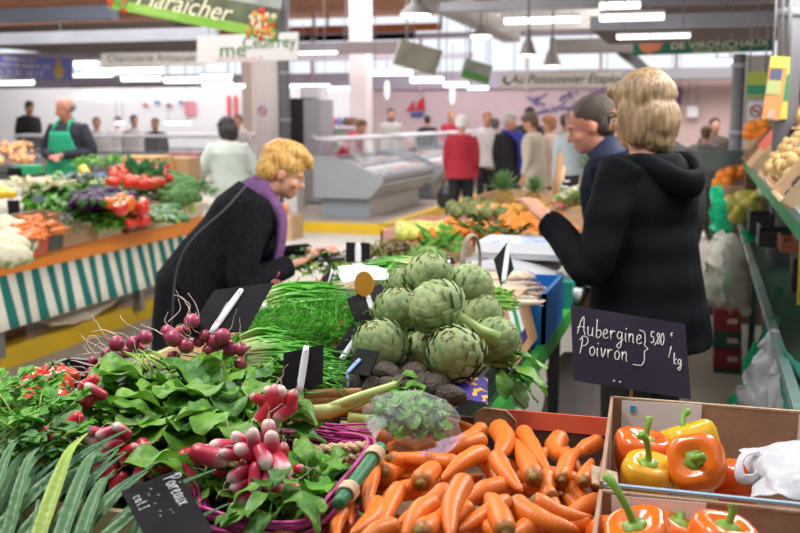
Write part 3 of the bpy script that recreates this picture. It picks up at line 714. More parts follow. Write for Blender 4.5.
# ---- pink and white radishes at the left
pl = thing('radish_bunch', 'bunch of long pink and white radishes at the left, above the leek tips', 'radishes', PD(120, 440, 1.7), 0, 'radish bunches')
R.seed(21)
for (x, y, a, l, k, tw) in [(78, 403, 182, 30, 0, .1), (88, 399, 200, 22, 0, .3), (96, 392, 140, 22, 1, .5), (72, 424, 230, 28, 4, .1), (88, 384, 215, 24, 4, .2), (107, 433, 195, 24, 0, .3), (121, 430, 140, 22, 0, .4), (112, 444, 190, 24, 1, .2),
        (105, 452, 250, 24, 0, .3), (98, 462, 260, 24, 0, .2), (128, 452, 30, 26, 4, .3), (126, 456, 250, 22, 4, .2), (146, 449, 320, 16, 2, .8), (140, 474, 250, 26, 0, .3), (160, 471, 200, 22, 4, .2), (187, 470, 285, 42, 3, .1), (197, 453, 8, 30, 4, .1), (91, 444, 130, 22, 1, .3), (94, 432, 160, 20, 0, .5), (118, 482, 230, 24, 4, .3), (108, 474, 240, 24, 4, .3), (99, 440, 200, 20, 2, .4), (90, 455, 220, 20, 1, .4)]:
    rad_at(pl, x, y, 1.62 if y > 415 else 1.74, a, l, (RL + RRed)[k], tw)
pd_ = thing('radish_bunch', 'bunch of dark red radishes half hidden by parsley at the far left', 'radishes', PD(45, 455, 1.75), 0, 'radish bunches')
for (x, y, a, l) in [(47, 448, 200, 22), (38, 462, 220, 26), (52, 440, 160, 20), (33, 465, 190, 18), (44, 434, 250, 16)]: rad_at(pd_, x, y, 1.62, a, l, RRed[R.randint(0, 1)], .2)

# ---- the bunch in the basket
pm = thing('radish_bunch', 'large bunch of pink and white radishes lying in the magenta basket', 'radishes', PD(255, 462, 1.55), 0, 'radish bunches')
R.seed(31)
for (x, y, a, l, k, tw, dz) in [(240, 440, 135, 20, 0, .6, 0), (254, 443, 97, 26, 1, .3, -.01), (269, 431, 92, 26, 0, .3, .02), (272, 447, 92, 28, 2, .2, -.015), (226, 447, 170, 26, 1, .3, .01), (246, 452, 150, 26, 0, .4, -.01), (210, 456, -12, 38, 3, .1, 0),
        (231, 455, 160, 16, 0, .6, -.01), (264, 458, -60, 18, 2, .8, -.03), (280, 465, -40, 18, 0, 1.2, -.03), (240, 473, 210, 26, 1, .3, -.01), (256, 477, 270, 24, 2, .5, -.03), (270, 477, 265, 22, 0, .6, -.03), (243, 484, 200, 22, 3, .4, -.01), (288, 486, -42, 34, 1, .2, -.01), (276, 491, -12, 34, 2, .2, -.02), (250, 496, 230, 28, 3, .3, 0), (237, 497, 240, 24, 4, .2, .01), (262, 466, 120, 20, 4, .3, .02), (282, 456, 80, 22, 4, .3, .02), (222, 470, 180, 22, 4, .3, .02), (258, 488, 250, 20, 4, .3, .01), (295, 470, 20, 18, 4, .3, .02), (248, 464, 200, 22, 4, .3, .02), (270, 464, 60, 20, 4, .3, .025)]:
    rad_at(pm, x, y, 1.55 + dz, a, l * 1.12, (RL + RRed)[min(k, 5)], tw)
pk = thing('radish_bunch', 'bunch of bright pink radishes right of the leaves, below the upright sign', 'radishes', PD(278, 408, 1.82), 0, 'radish bunches')
for (x, y, a, l, k) in [(266, 411, 240, 30, 5), (274, 402, 80, 32, 4), (284, 412, 220, 30, 1), (280, 398, 85, 26, 0), (272, 393, 150, 22, 1), (290, 404, 70, 26, 4), (261, 400, 160, 22, 5)]:
    rad_at(pk, x, y, 1.67, a, l, (RL + RRed)[k], .2)

# ---- radish leaves
LG = 'bunches of radish leaves'
mats = [leafA, leafB, leafA]
for i, (x, y, dp, n, sp, lab) in enumerate([
    (135, 410, 1.86, 30, (.10, .08), 'light green radish leaves behind the left radish bunch'),
    (165, 388, 1.92, 34, (.12, .08), 'bright green radish leaves just below the purple radishes'),
    (215, 395, 1.86, 40, (.12, .09), 'broad green radish leaves in the middle of the heap'),
    (180, 425, 1.76, 44, (.12, .10), 'large round-edged radish leaves right of the left radishes'),
    (235, 415, 1.74, 36, (.10, .08), 'radish leaves hanging above the basket radishes'),
    (198, 478, 1.60, 20, (.05, .05), 'radish leaves between the basket radishes and the Poireaux sign')]):
    bunch('radish_leaves', lab, 'leaves', PD(x, y, dp) - V((0, 0, .035)), sp, int(n * .95), .095, .066, mats, 100 + i, out=.9, up=.8, curl=1.35, wav=.2, wide=.66, nseg=6, subd=True, group=LG)
bunch('lettuce_leaves', 'frilly green leaves on the right side of the basket', 'leaves', PD(308, 475, 1.58) - V((0, 0, .05)), (.06, .09), 46, .06, .04, [leafA, leafC], 120, subd=True, out=.7, up=.9, curl=1.6, wav=.3)
bunch('lettuce_leaves', 'drooping dark green leaves over the front rim of the basket', 'leaves', PD(275, 508, 1.46) - V((0, 0, .02)), (.08, .03), 22, .06, .035, [leafB, leafA], 121, subd=True, out=.9, up=.1, curl=1.6, wav=.2)
# opaque bed of leaves below so nothing shines through
bunch('leaf_bed', 'dense bed of leaves under the radish bunches', 'leaves', PD(205, 440, 1.82) - V((0, 0, .08)), (.22, .26), 130, .10, .07, [leafB], 125, out=.6, up=.4, curl=.9, wav=.1, zs=.02)
bunch('leaf_bed', 'dark leaves at the back of the radish heap', 'leaves', PD(185, 378, 2.03) - V((0, 0, .07)), (.18, .08), 60, .08, .06, [leafB, leafD], 126, out=.6, up=.4, curl=.9, wav=.1, zs=.02)

# ---- celery / flat parsley at the far left
def frond(b, base, d, L_, k=0):
    d = V(d).normalized(); sd = d.cross(V((0, 0, 1))).normalized(); p = V(base); up = sd.cross(d)
    b.k = 1; b.tube([p, p + d * L_ * .5 + up * .004, p + d * L_], [.0022, .0015, .001], 5); b.k = k
    for j, (q, s) in enumerate(((.45, 1), (.5, -1), (.72, 1), (.76, -1), (1, 0))):
        c = p + d * L_ * q; w = (.045 if s == 0 else .034) * L_ / .10; dd = (d + sd * s * 1.1) if s else d
        for sub in (-.75, 0, .75):
            d3 = (dd.normalized() + sd * sub * (.75 if s == 0 else .5) + d * (-.1 * abs(sub))).normalized()
            b.leaf(c, d3, up, w * (1.1 if sub == 0 else .85), w * .55, curl=.4, n=4, wav=.12, wide=.6)
def frondbunch(label, c, n, L_, az, azs, seed, name='celery_bunch', cat='celery', m1=leafC, spread=.05, upr=(.2, 1.1), group='celery bunches'):
    R.seed(seed); root = thing(name, label, cat, c, 0, group); b = MB()
    for i in range(n):
        a = az + rnd(-azs, azs); d = V((cos(a), sin(a), rnd(*upr))); base = V((rnd(-spread, spread), rnd(-spread, spread), rnd(-.03, .03))); frond(b, base, d, L_ * rnd(.7, 1.2), 0)
    b.build('leaves', [m1, stem_m], root); return root
frondbunch('flat-leaved celery standing up at the left edge beside the tomatoes', PD(2, 425, 1.72), 14, .075, 1.9, 1.3, 41, upr=(.2, 1.0))
frondbunch('celery leaves spreading at the left edge below the tomatoes', PD(26, 445, 1.68), 16, .09, .4, 1.5, 42, upr=(.0, .6))
frondbunch('celery leaves left of the pink radishes', PD(50, 432, 1.72), 10, .07, .6, 2.5, 43, upr=(.2, .9))
frondbunch('dark celery leaves low at the left edge', PD(8, 462, 1.6), 16, .11, .3, 2.6, 44, m1=leafD, upr=(.1, .8))
frondbunch('pale celery sprig beside the dark red radishes', PD(28, 472, 1.6), 8, .08, .2, 1.2, 45, upr=(.1, .6))
bunch('leaf_bed', 'dense dark celery leaves behind at the left edge', 'leaves', PD(25, 470, 1.68) - V((0, 0, .07)), (.13, .14), 90, .07, .04, [leafD, leafC], 127, out=.6, up=.4, curl=.9, wav=.1, zs=.02)

# ---- tomatoes at the left
TP = mk_tomato(.030)
TG = 'tomatoes behind the celery'
for (x, y, dp, s) in [(33, 379, 2.06, .95), (54, 374, 2.08, 1), (66, 377, 2.06, .95), (44, 388, 2.02, 1.05), (57, 387, 2.0, 1.15), (30, 392, 2.0, 1), (38, 402, 1.97, 1), (64, 398, 1.97, .9), (182, 331, 2.12, .55)]:
    o = place(TP, PD(x, y, dp), (rnd(-.5, .5), rnd(-.5, .5), rnd(0, 6)), s, 'ripe red tomato behind the celery leaves', TG)
o['label'] = 'small orange-red tomato beside the purple radishes'

# ---- leeks
R.seed(51)
def mk_leek(seed, label):
    R.seed(seed); root = thing('leek', label, 'leek', (0, 0, 0), 0, 'leeks'); b = MB(); b.tube([(0, 0, 0), (0, .15, .002), (0, .19, .0)], [.014, .015, .016], 12)
    b.build('white_shaft', mat_grad('leek_shaft', [(0, (.85, .85, .75)), (.6, (.75, .8, .5)), (1, (.3, .48, .16))], 1, 0, .19, rough=.4), root)
    for k in range(4):
        b = MB(); sgn = (-1) ** k; L_ = rnd(.21, .30); W = rnd(.017, .024); lift = .02 + .012 * k; off = sgn * rnd(.10, .32) * (k > 0); z0 = .004 * k
        n = 12; st = 0
        for i in range(n + 1):
            t = i / n; y = .16 + L_ * t; x = off * L_ * t * (1 + .3 * t); z = z0 + lift * sin(t * 1.6) - .05 * max(0, t - .7) * (2 if k % 2 else .5)
            w = W * (1.0 if t < .4 else max(.05, 1 - ((t - .4) / .6) ** 1.25)); f = .5
            b.v += [V((x - w * .5, y, z + w * f)), V((x - w * .27, y, z + w * f * .45)), V((x, y, z)), V((x + w * .27, y, z + w * f * .45)), V((x + w * .5, y, z + w * f))]
        for i in range(n):
            for j in range(4): q = i * 5 + j; b.face(q, q + 1, q + 6, q + 5)
        o = b.build('leaf', leafE2 if k == 3 and seed == 62 else leafE, root); md = o.modifiers.new('t', 'SOLIDIFY'); md.thickness = .0014
    return root
for i, (x, y, ang, dp, lab, sc_) in enumerate([(-20, 560, 50, 1.33, 'blue-green leek at the far left of the bottom edge', .95), (8, 565, 50, 1.32, 'second leek from the left, its tip beside the celery', .95), (36, 570, 54, 1.30, 'leek with a yellow-green leaf in the middle of the row', .9),
      (58, 572, 46, 1.28, 'leek pointing up at the pink radishes', .95), (76, 575, 44, 1.27, 'leek whose tips lie left of the Poireaux sign', .85), (118, 600, 50, 1.30, 'leek lying under the Poireaux sign', .8), (-5, 540, 40, 1.38, 'dark leek crossing the bottom left corner', .8)]):
    L = mk_leek(60 + i, lab); a = math.radians(ang); p = PD(x, y, dp)
    tgt = PD(x + 160 * cos(a), y - 160 * sin(a), dp + .26); d = (tgt - p).normalized()
    side = d.cross(V((0, 0, 1))).normalized(); up = side.cross(d); L.rotation_euler = Matrix((side, d, up)).transposed().to_euler(); L.location = p - d * .17 * sc_ + up * .0; L.scale = (sc_, sc_, sc_)

# ---- magenta basket
mag = mat('magenta_wicker', (.36, .02, .16), .4, (.52, .05, .26), 30, var=.05)
bk = thing('wicker_basket', 'magenta wicker basket with green wooden handle', 'basket', (0, 0, 0))
rim = [PD(205, 507, 1.50), PD(245, 519, 1.46), (PD(298, 523, 1.44)), PD(335, 495, 1.50), PD(372, 444, 1.68), PD(330, 434, 1.80), PD(292, 430, 1.86), PD(240, 430, 1.9), PD(200, 460, 1.75)]
cen = sum((V(p) for p in rim), V()) / len(rim)
for k in range(6):
    R.seed(80 + k); pts = [V(p) + V((rnd(-.006, .006), rnd(-.006, .006), -.005 * k + rnd(-.003, .005))) + (V(p) - cen).normalized() * rnd(-.006, .008) for p in rim]; pts = pts + [pts[0]]
    MB().tube(smoothpath(pts, 6), [.0033], 6).build('rim_withy', mag, bk)
for k in range(8):
    q = 1 - k * .018; pts = [V((cen.x + (V(p).x - cen.x) * q, cen.y + (V(p).y - cen.y) * q, V(p).z - .03 - k * .013)) for p in rim]; pts += [pts[0]]
    MB().tube(smoothpath(pts, 6), [.0058], 6).build('side_withy', mag, bk)
pts = [V((cen.x + (V(p).x - cen.x) * .86, cen.y + (V(p).y - cen.y) * .86, V(p).z - .135)) for p in rim]
b = MB(); b.v = [cen - V((0, 0, .14))] + pts; [b.face(0, 1 + i, 1 + (i + 1) % len(pts)) for i in range(len(pts))]; b.build('basket_floor', mag, bk)
h0, h1 = PD(338, 505, 1.455), PD(381, 447, 1.60)
MB().tube([h0, h0 + (h1 - h0) * .03, h1 - (h1 - h0) * .03, h1], [.0095, .011, .011, .0095], 14).build('handle', mat('green_stained_wood', (.02, .15, .06), .5, (.04, .22, .10), 15, bump=.2), bk)
for q in (.22, .84):
    c = h0 + (h1 - h0) * q; d = (h1 - h0).normalized(); b = MB(); x_ = d.cross(V((0, 0, 1))).normalized(); y_ = x_.cross(d)
    for k in range(4):
        cc = c + d * (k - 1.5) * .0048; b.tube([cc + x_ * cos(a * pi / 8) * .0135 + y_ * sin(a * pi / 8) * .0135 + d * .001 * sin(a) for a in range(17)], [.0026], 6)
    b.build('binding', mat('pale_cane', (.78, .6, .4), .6), bk)
tw = mat('brown_raffia', (.50, .33, .18), .8, (.68, .50, .30), 60, bump=.5, bscale=200)
def braid(label, A, B, r, parent=None):
    A = V(A); B = V(B); d = (B - A).normalized(); x_ = d.cross(V((0, 0, 1))).normalized(); y_ = x_.cross(d); b = MB(); L_ = (B - A).length; n = int(L_ / .004)
    for s in range(3):
        b.tube([A + d * (L_ * i / n) + x_ * sin(i * .55 + s * 2 * pi / 3) * r * 1.1 + y_ * sin(2 * (i * .55 + s * 2 * pi / 3)) * r * .5 for i in range(n + 1)], [r * .62], 6)
    return b.build('braid', tw, parent)
rf = thing('braided_rope', 'light brown braided raffia strands inside the basket', 'rope', (0, 0, 0))
for (a, c) in [((306, 450), (368, 446)), ((304, 458), (362, 456)), ((306, 466), (352, 468)), ((312, 474), (345, 475))]: braid('', PD(*a, 1.70), PD(*c, 1.68), .0075, rf)
R.seed(5)
b = MB()
for k in range(26): a = PD(rnd(300, 345), rnd(424, 446), 1.80); b.tube([a, a + V((rnd(.03, .09), rnd(-.02, .02), rnd(-.005, .005)))], [.0028, .002], 5)
tag(b.build('withy_bundle', mag), 'loose magenta wicker rods at the back of the basket', 'wicker', kind='stuff')

# ---- chives, spring onions, dill
def strands(name, label, cat, A, B, n, wid, r, m, seed, hgt=.03, wave=.02, bulb=False, group=None, taper=True):
    """bundle of long thin leaves from pixel point A (cut or bulb end) to B"""
    R.seed(seed); A = V(A); B = V(B); root = thing(name, label, cat, A, 0, group); d = (B - A); L_ = d.length; d.normalize(); sd = d.cross(V((0, 0, 1))).normalized(); up = sd.cross(d); b = MB()
    M3 = Matrix((sd, d, up)).transposed(); root.rotation_euler = M3.to_euler()
    for i in range(n):
        q = rnd(-1, 1); s0 = q * wid * .5; s1 = q * wid * rnd(.8, 1.5); z0 = rnd(0, hgt) * (1 - q * q * .6); l = L_ * rnd(.75, 1.1)
        pts = [(s0, 0, z0), (s0 * .7 + s1 * .3, l * .33, z0 + hgt * .2 + rnd(-wave, wave) * .3), (s0 * .3 + s1 * .7, l * .66, z0 + rnd(-wave, wave) * .6), (s1 + rnd(-wave, wave), l, z0 * .6 + rnd(-wave, wave) - .004)]
        b.tube(smoothpath(pts, 2), [r, r, r * .8, r * .25] if taper else [r], 5)
        if bulb and i % bulb == 0:
            w = MB(); w.ball((s0, -.008, z0 + .008), (.016, .022, .016), 10, 7)
            for k in range(4): w.tube([(s0, -.022, z0), (s0 + rnd(-.01, .01), -.045, z0 + rnd(-.01, .01))], [.0007], 4)
            w.build('bulb', mat('white_bulb', (.85, .86, .8), .35, (.8, .82, .7), 20), root)
    b.build('leaves', m, root); return root
SG = 'bundles of chives and spring onions'
strands('spring_onion_bunch', 'bundle of spring onions with white bulbs behind the dill', 'spring onions', PD(262, 312, 2.5), PD(345, 298, 2.55), 80, .13, .0038, chive_m, 91, .05, .02, bulb=4, group=SG)
strands('chive_bunch', 'thick bundle of chives running from left of the upright sign', 'chives', PD(243, 352, 2.2), PD(300, 344, 2.2), 80, .10, .0036, chive_m, 92, .04, .02, group=SG)
strands('chive_bunch', 'bundle of chives behind and right of the upright sign', 'chives', PD(250, 366, 2.1), PD(346, 372, 2.1), 100, .12, .0036, chive_m, 93, .04, .025, group=SG)
strands('chive_bunch', 'short bundle of chives above the celery stalk', 'chives', PD(318, 378, 2.12), PD(352, 374, 2.12), 46, .05, .0034, chive_m, 94, .03, .01, group=SG)
strands('leek_bunch', 'young leeks with long green leaves behind the artichokes at left', 'leeks', PD(372, 300, 2.9), PD(410, 272, 3.05), 46, .12, .0038, chive_m, 95, .04, .02, group=SG)
strands('leek_bunch', 'bundle of green leaves left of the topmost artichoke', 'leeks', PD(415, 268, 3.1), PD(370, 268, 3.2), 40, .10, .004, chive_m, 96, .03, .02, group=SG)
def dill(label, c, ext, n, seed):
    R.seed(seed); root = thing('dill_bunch', label, 'dill', c, 0, None); b = MB()
    for i in range(n):
        p = V((rnd(-1, 1) * ext[0], rnd(-1, 1) * ext[1], rnd(-.02, .04))); d = V((rnd(-.2, 1), rnd(-.7, .7), rnd(-.1, .5))).normalized(); L_ = rnd(.03, .06)
        b.tube([p, p + d * L_], [.0011, .0006], 4)
        for k in range(9):
            q = p + d * L_ * (k + 1) / 9; e = (d + V((rnd(-1, 1), rnd(-1, 1), rnd(-.6, 1)))).normalized() * rnd(.010, .02); b.tube([q, q + e], [.0008, .0004], 3, caps=False)
    b.build('feathery_leaves', mat_leaf('dill_green', (.05, .34, .015), (.16, .58, .04), 40), root); return root
dill('feathery green dill behind the upright black sign', PD(305, 328, 2.36), (.14, .15), 760, 97)
bunch('leaf_bed', 'green leaves packed under the dill and chives', 'leaves', PD(300, 340, 2.38) - V((0, 0, .04)), (.26, .30), 260, .07, .03, [chive_m if False else leafC], 128, out=.6, up=.2, curl=.6, wav=.1, zs=.015)
R.seed(98)
for i, (x, y) in enumerate([(268, 283), (278, 292), (288, 288), (296, 296), (306, 291), (285, 298), (312, 286), (300, 302)]):
    bp_ = thing('beetroot', 'dark red beetroot beyond the spring onions', 'beetroot', PD(x + 8, y + 2, 3.0), 0, 'small beetroots'); MB().ball((0, 0, 0), (.02, .02, .018), 10, 8).build('flesh', mat('beet_skin', (.09, .015, .015), .5, (.2, .03, .02), 20, var=.2), bp_)
    MB().tube([(0, 0, .015), (.01, .005, .04)], [.003, .002], 5).build('stalk', mat('red_stalk', (.4, .03, .08), .5), bp_)
o = place(TP, PD(345, 336, 2.35), (.2, 1.0, 0), 1.2, 'large orange-red tomato between the dill and an artichoke'); o['group'] = 'tomatoes behind the celery'; del o['group']

# ---- celery stalk / rhubarb in front of the chives
def stalk(name, label, cat, pts, r, m, grooves=6, part='stalk', parent=None, flat=.6):
    b = MB(); b.tube(smoothpath(pts, 4), r, 12, ref=(0, 0, 1), ry=[q * flat for q in r] if isinstance(r, list) else r * flat, fn=lambda t, a: 1 + .08 * cos(a * grooves))
    return b.build(part, m, parent)
cs_ = thing('celery_stalk', 'pale green celery stalks lying in front of the chives', 'celery', (0, 0, 0))
cm = mat('celery_rib', (.40, .55, .12), .4, (.62, .68, .28), 14)
for (a, b_, c, r) in [((292, 415), (330, 411), (352, 404), .016), ((300, 418), (340, 408), (395, 388), .013), ((330, 408), (365, 395), (398, 384), .010), ((348, 418), (372, 420), (390, 412), .011), ((340, 425), (372, 428), (396, 418), .009)]:
    stalk('', '', '', [PD(*a, 1.93), PD(*b_, 1.93), PD(*c, 1.98)], [r, r * .9, r * .7], cm, parent=cs_)
rh = thing('rhubarb_stalk', 'pinkish brown rhubarb stalks behind the pale celery', 'rhubarb', (0, 0, 0))
for (a, c) in [((300, 396), (372, 392)), ((298, 402), (366, 401)), ((240, 380), (276, 388)), ((326, 414), (395, 406))]:
    stalk('', '', '', [PD(*a, 2.0), PD((a[0] + c[0]) / 2, (a[1] + c[1]) / 2 - 1, 2.0), PD(*c, 2.02)], [.010, .009, .008], mat('rhubarb_skin', (.45, .16, .09), .45, (.62, .30, .16), 20), parent=rh)
bunch('celery_leaves', 'celery leaves at the end of the pale stalks', 'leaves', PD(385, 408, 1.98), (.05, .05), 26, .06, .03, [leafC, leafA], 129, az=.5, azs=1.5)
bunch('celery_leaves', 'green leaves left of the pale stalks', 'leaves', PD(262, 384, 2.0), (.06, .04), 26, .06, .03, [leafC, leafA], 130)

# ---- artichokes
R.seed(140)
base_crate('dark crate holding the artichokes', -.93, -.50, 2.04, 2.62, .92, black_pl, name='plastic_crate')
AP = [mk_artichoke(k) for k in (1, 2, 3)]; AS = mk_artichoke(4, .10)
AG = 'globe artichokes'
def art(x, y, dp, rpx, ax, label, proto=None, k=0):
    s = rpx / FPX * dp / .063; return place(proto or AP[k], PD(x, y, dp), aim(scr(*ax), roll=rnd(0, 6)), s, label, AG)
art(429, 279, 2.34, 24, (.15, -.9, .45), 'topmost globe artichoke, behind the row of others', k=0)
art(438, 309, 2.17, 27, (-.80, -.42, .12), 'globe artichoke in the middle with its long cut stem to the right', AS)
art(398, 314, 2.28, 25, (-.1, -.8, .5), 'globe artichoke left of the middle one, in the upper row', k=1)
art(381, 349, 2.16, 28, (-.3, -.8, .5), 'globe artichoke at the lower left beside the orange-disc sign', k=2)
art(456, 355, 2.08, 28, (-.25, -.55, .55), 'big globe artichoke at the front of the heap facing out', k=0)
art(420, 352, 2.24, 21, (.1, -.7, .6), 'globe artichoke tucked low between the front ones', k=1)
art(494, 344, 2.28, 25, (.5, -.5, .2), 'globe artichoke at the right behind the cut stem', k=2)
art(468, 290, 2.36, 24, (.6, -.5, .1), 'globe artichoke at the upper right, turned away', k=0)
art(404, 286, 2.48, 17, (0, -.8, .4), 'small globe artichoke half hidden at the upper left', k=1)
art(478, 318, 2.34, 24, (.3, -.6, .3), 'globe artichoke behind the long cut stem', k=2)
bunch('artichoke_leaves', 'loose artichoke leaves hanging at the right of the heap', 'leaves', PD(498, 375, 2.25), (.05, .04), 14, .09, .035, [mat_leaf('artichoke_leaf', (.12, .22, .08), (.25, .36, .15), 15), leafA], 131, az=-.3, azs=1.2, up=-.5)

# ---- avocados
AV = thing('avocado', 'dark brown avocado', 'avocado'); b = MB()
b.lathe([(.001, -.036), (.016, -.034), (.027, -.024), (.031, -.008), (.029, .008), (.022, .024), (.014, .036), (.006, .042), (.001, .043)], 14); b.build('skin', mat('avocado_skin', (.028, .018, .014), .6, (.07, .045, .03), 30, bump=.6, bscale=120, var=.2), AV)
MB().tube([(0, 0, .041), (0, .001, .047)], [.003], 6).build('stalk', crown_m, AV)
R.seed(150)
for (x, y, d_, s) in [(388, 376, 2.08, .95), (415, 376, 2.1, 1.0), (402, 371, 2.14, .8), (438, 388, 2.04, 1.05), (424, 386, 2.04, .9), (350, 386, 2.06, .8), (405, 388, 2.0, .9), (392, 389, 2.0, .8), (450, 396, 2.0, .8), (374, 388, 2.02, .8)]:
    place(AV, PD(x, y, d_), (rnd(.9, 2), rnd(-.4, .4), rnd(0, 6)), s, 'dark avocado below the artichokes', 'dark avocados')

# ---- flowered paper
vm = mat('flowered_paper', (.045, .02, .26), .7, (.8, .42, .03), 60, thr=(.58, .62), detail=1)
crumple('flowered_paper', 'purple sheet printed with yellow and blue flowers below the front artichoke', 'paper', [[PD(449, 382, 2.06), PD(468, 378, 2.07), PD(487, 378, 2.09)], [PD(455, 398, 2.0), PD(470, 400, 2.0), PD(488, 404, 2.0)]], vm, 7, .001, 8, .003)

# ---- salad in a clear bag
bunch('salad_leaves', 'green salad leaves packed in a clear plastic bag', 'salad', PD(410, 421, 1.84), (.065, .045), 120, .038, .028, [leafC, leafA], 160, out=.7, up=.3, curl=1.8, wav=.3, zs=.03)
def bagfn(d): return 1 + .10 * noise.noise(V(d) * 4) + .09 * noise.noise(V(d) * 9)
bg = MB(); bg.ball((0, 0, 0), (.090, .075, .054), 40, 26, fn=bagfn)
o = bg.build('plastic_bag', clear_film, None, loc=PD(411, 421, 1.83)); o.rotation_euler = (0, .1, .2); tag(o, 'clear crinkled plastic bag around green salad above the carrots', 'bag')
crumple('plastic_bag_tail', 'twisted clear lilac end of the salad bag on the carrots', 'bag', [[PD(428, 446, 1.74), PD(445, 440, 1.76), PD(462, 433, 1.8)], [PD(420, 455, 1.68), PD(440, 455, 1.69), PD(462, 447, 1.72)]], film('lilac_film', (.5, .38, .55), .3), 9, .001, 12, .011)
crumple('plastic_film', 'clear film crumpled behind the basket', 'film', [[PD(368, 425, 1.80), PD(382, 410, 1.84)], [PD(372, 440, 1.74), PD(388, 430, 1.78)]], clear_film, 10, .001, 9, .008)
# ================================================================ middle of the table, out of focus
def onsurf(name, label, cat, o, ex, ey, th, m):
    return tag(MB().slab(o, ex, ey, th).build(name, m, smooth=False), label, cat)
lc = thing('wooden_crate', 'tilted plywood crate with a green, white and purple label on its end', 'crate', (-.640, 2.97, TZ + .008), (0, -.26, 0)); ply = mat('orange_plywood', (.62, .36, .18), .65, (.52, .29, .14), 7, bump=.15)
for sx in (-1, 1): MB().box((sx * .145, 0, .08), (.012, .40, .16)).build('end_panel', ply, lc, smooth=False); MB().box((0, sx * .195, .085), (.28, .010, .16)).build('side_panel', wood_m, lc, smooth=False)
MB().box((.138, 0, .162), (.035, .40, .008)).build('top_rim', wood_m, lc, smooth=False); MB().box((0, 0, .005), (.28, .39, .008)).build('base_board', wood_m, lc, smooth=False)
lb = MB().slab((.1525, -.13, .065), (0, .16, 0), (0, 0, .085), .001).build('paper_label', M_white, lc, smooth=False)
MB().slab((.1535, -.075, .065), (0, .05, 0), (0, 0, .085), .001).build('green_stripe', mat('label_green', (.03, .35, .12), .6), lb, smooth=False)
MB().slab((.1535, -.15, .032), (0, .19, 0), (0, 0, .033), .001).build('purple_band', mat('label_purple', (.07, .03, .16), .6), lb, smooth=False)
strands('celery_bunch', 'green celery stalks standing in the wooden crate', 'celery', PD(478, 312, 2.9), PD(515, 300, 2.9), 40, .14, .007, cm if False else mat('green_rib', (.10, .32, .03), .45, (.28, .50, .07), 20), 201, .05, .02)
crate('plastic_crate', 'narrow bright blue plastic crate right of the white asparagus', -.62, -.475, 3.2, 3.62, TZ + .001, .985, blue_pl, slats=1, wall=.014)
base_crate('wooden crate under the white asparagus', -1.12, -.70, 2.75, 4.0, .95)
# white asparagus spears
R.seed(210); asp = thing('asparagus_spear', 'white asparagus spear behind the artichokes', 'asparagus', (0, 0, 0), 0, 'white asparagus'); b = MB()
b.tube([(0, 0, 0), (0, .1, .001), (0, .18, 0), (0, .205, 0), (0, .222, 0)], [.0095, .010, .0095, .007, .002], 9); b.build('stem', mat('asparagus_white', (.74, .60, .42), .45, (.82, .72, .56), 12, var=.06), asp)
b = MB()
for k in range(8): a = k * 2.4; y = .17 + k * .006; b.leaf((cos(a) * .007, y, sin(a) * .007), (cos(a) * .2, 1, sin(a) * .2), (cos(a), 0, sin(a)), .018, .009, curl=.2, n=3, wav=0, wide=.4)
b.build('tip_scales', mat('asparagus_tip', (.66, .45, .42), .5), asp)
for i in range(46):
    x = rnd(476, 512); y = 300 - 28 * (i / 46) + rnd(-1, 1)
    place(asp, PZ(x - 22, y + 2, .965 + .015 * (i % 3)), (rnd(-.06, .06), rnd(-3, 3), -1.2 + rnd(-.15, .15)), rnd(.8, .95))
# wicker carrier handle
tag(MB().tube(smoothpath([PD(466, 285, 2.75), PD(463, 258, 2.75), PD(468, 238, 2.76), PD(476, 237, 2.78), PD(480, 256, 2.8), PD(478, 282, 2.8)], 6), [.008], 8, ry=[.004]).build('basket_handle', mat('grey_brown_wicker', (.42, .33, .26), .8, (.3, .24, .18), 60)), 'tall arched grey-brown wicker handle behind the artichokes', 'handle')
tag(MB().tube([PD(462, 292, 2.62), PD(470, 262, 2.7)], [.006], 6, ry=[.003]).build('metal_strip', mat('grey_metal', (.45, .45, .46), .35, metal=.7)), 'straight grey metal strip leaning at the artichokes', 'strip')
# white paper with card in front of upright sign
crumple('paper_sheet', 'folded white paper sheet behind the orange disc sign', 'paper', [[PD(338, 268, 2.9), PD(360, 264, 2.95), PD(386, 270, 2.95)], [PD(342, 282, 2.75), PD(366, 281, 2.8), PD(390, 280, 2.85)]], M_white, 12, .0015, 8, .006)
onsurf('cardboard_piece', 'light brown cardboard behind the white sheet', 'cardboard', PD(322, 292, 3.0), PD(400, 284, 3.1) - PD(322, 292, 3.0), PD(326, 282, 3.05) - PD(322, 292, 3.0), .004, cardbrown)
# scale
s_ = thing('weighing_scale', 'grey and white weighing scale with a teal base at the table edge', 'scale', (-.70, 4.12, TZ))
gsc = mat('scale_grey', (.50, .52, .55), .4); teal = mat('teal_plastic', (.01, .22, .17), .45)
MB().box((.06, -.10, .06), (.34, .34, .12)).build('base', teal, s_, smooth=False)
b = MB(); b.tube(smoothpath([(-.28, 0, .155), (0, 0, .17), (.18, -.04, .15), (.26, -.06, .11)], 4), [.03, .045, .045, .02], 12, ref=(0, 1, 0), ry=None) if False else None
b.grid(lambda u, v: (-.30 + .56 * u, -.24 + .46 * v, .135 + .05 * sin(pi * min(1, u * 1.1)) - .05 * u * u), 12, 6); o = b.build('body', gsc, s_); md = o.modifiers.new('t', 'SOLIDIFY'); md.thickness = .05
MB().box((-.02, .08, .185), (.38, .30, .02)).build('weighing_plate', mat('brushed_steel', (.6, .62, .66), .3, metal=.6), s_, smooth=False)
kp = MB().slab((.16, -.2, .15), (.16, .02, -.05), (.02, .22, .03), .02).build('keypad', mat('keypad_grey', (.30, .31, .30), .5), s_, smooth=False)
b = MB()
for i in range(4):
    for j in range(5): b.box(V((.175, -.185, .153)) + V((.16, .02, -.05)) * (i * .24) + V((.02, .22, .03)) * (j * .19), (.022, .022, .006))
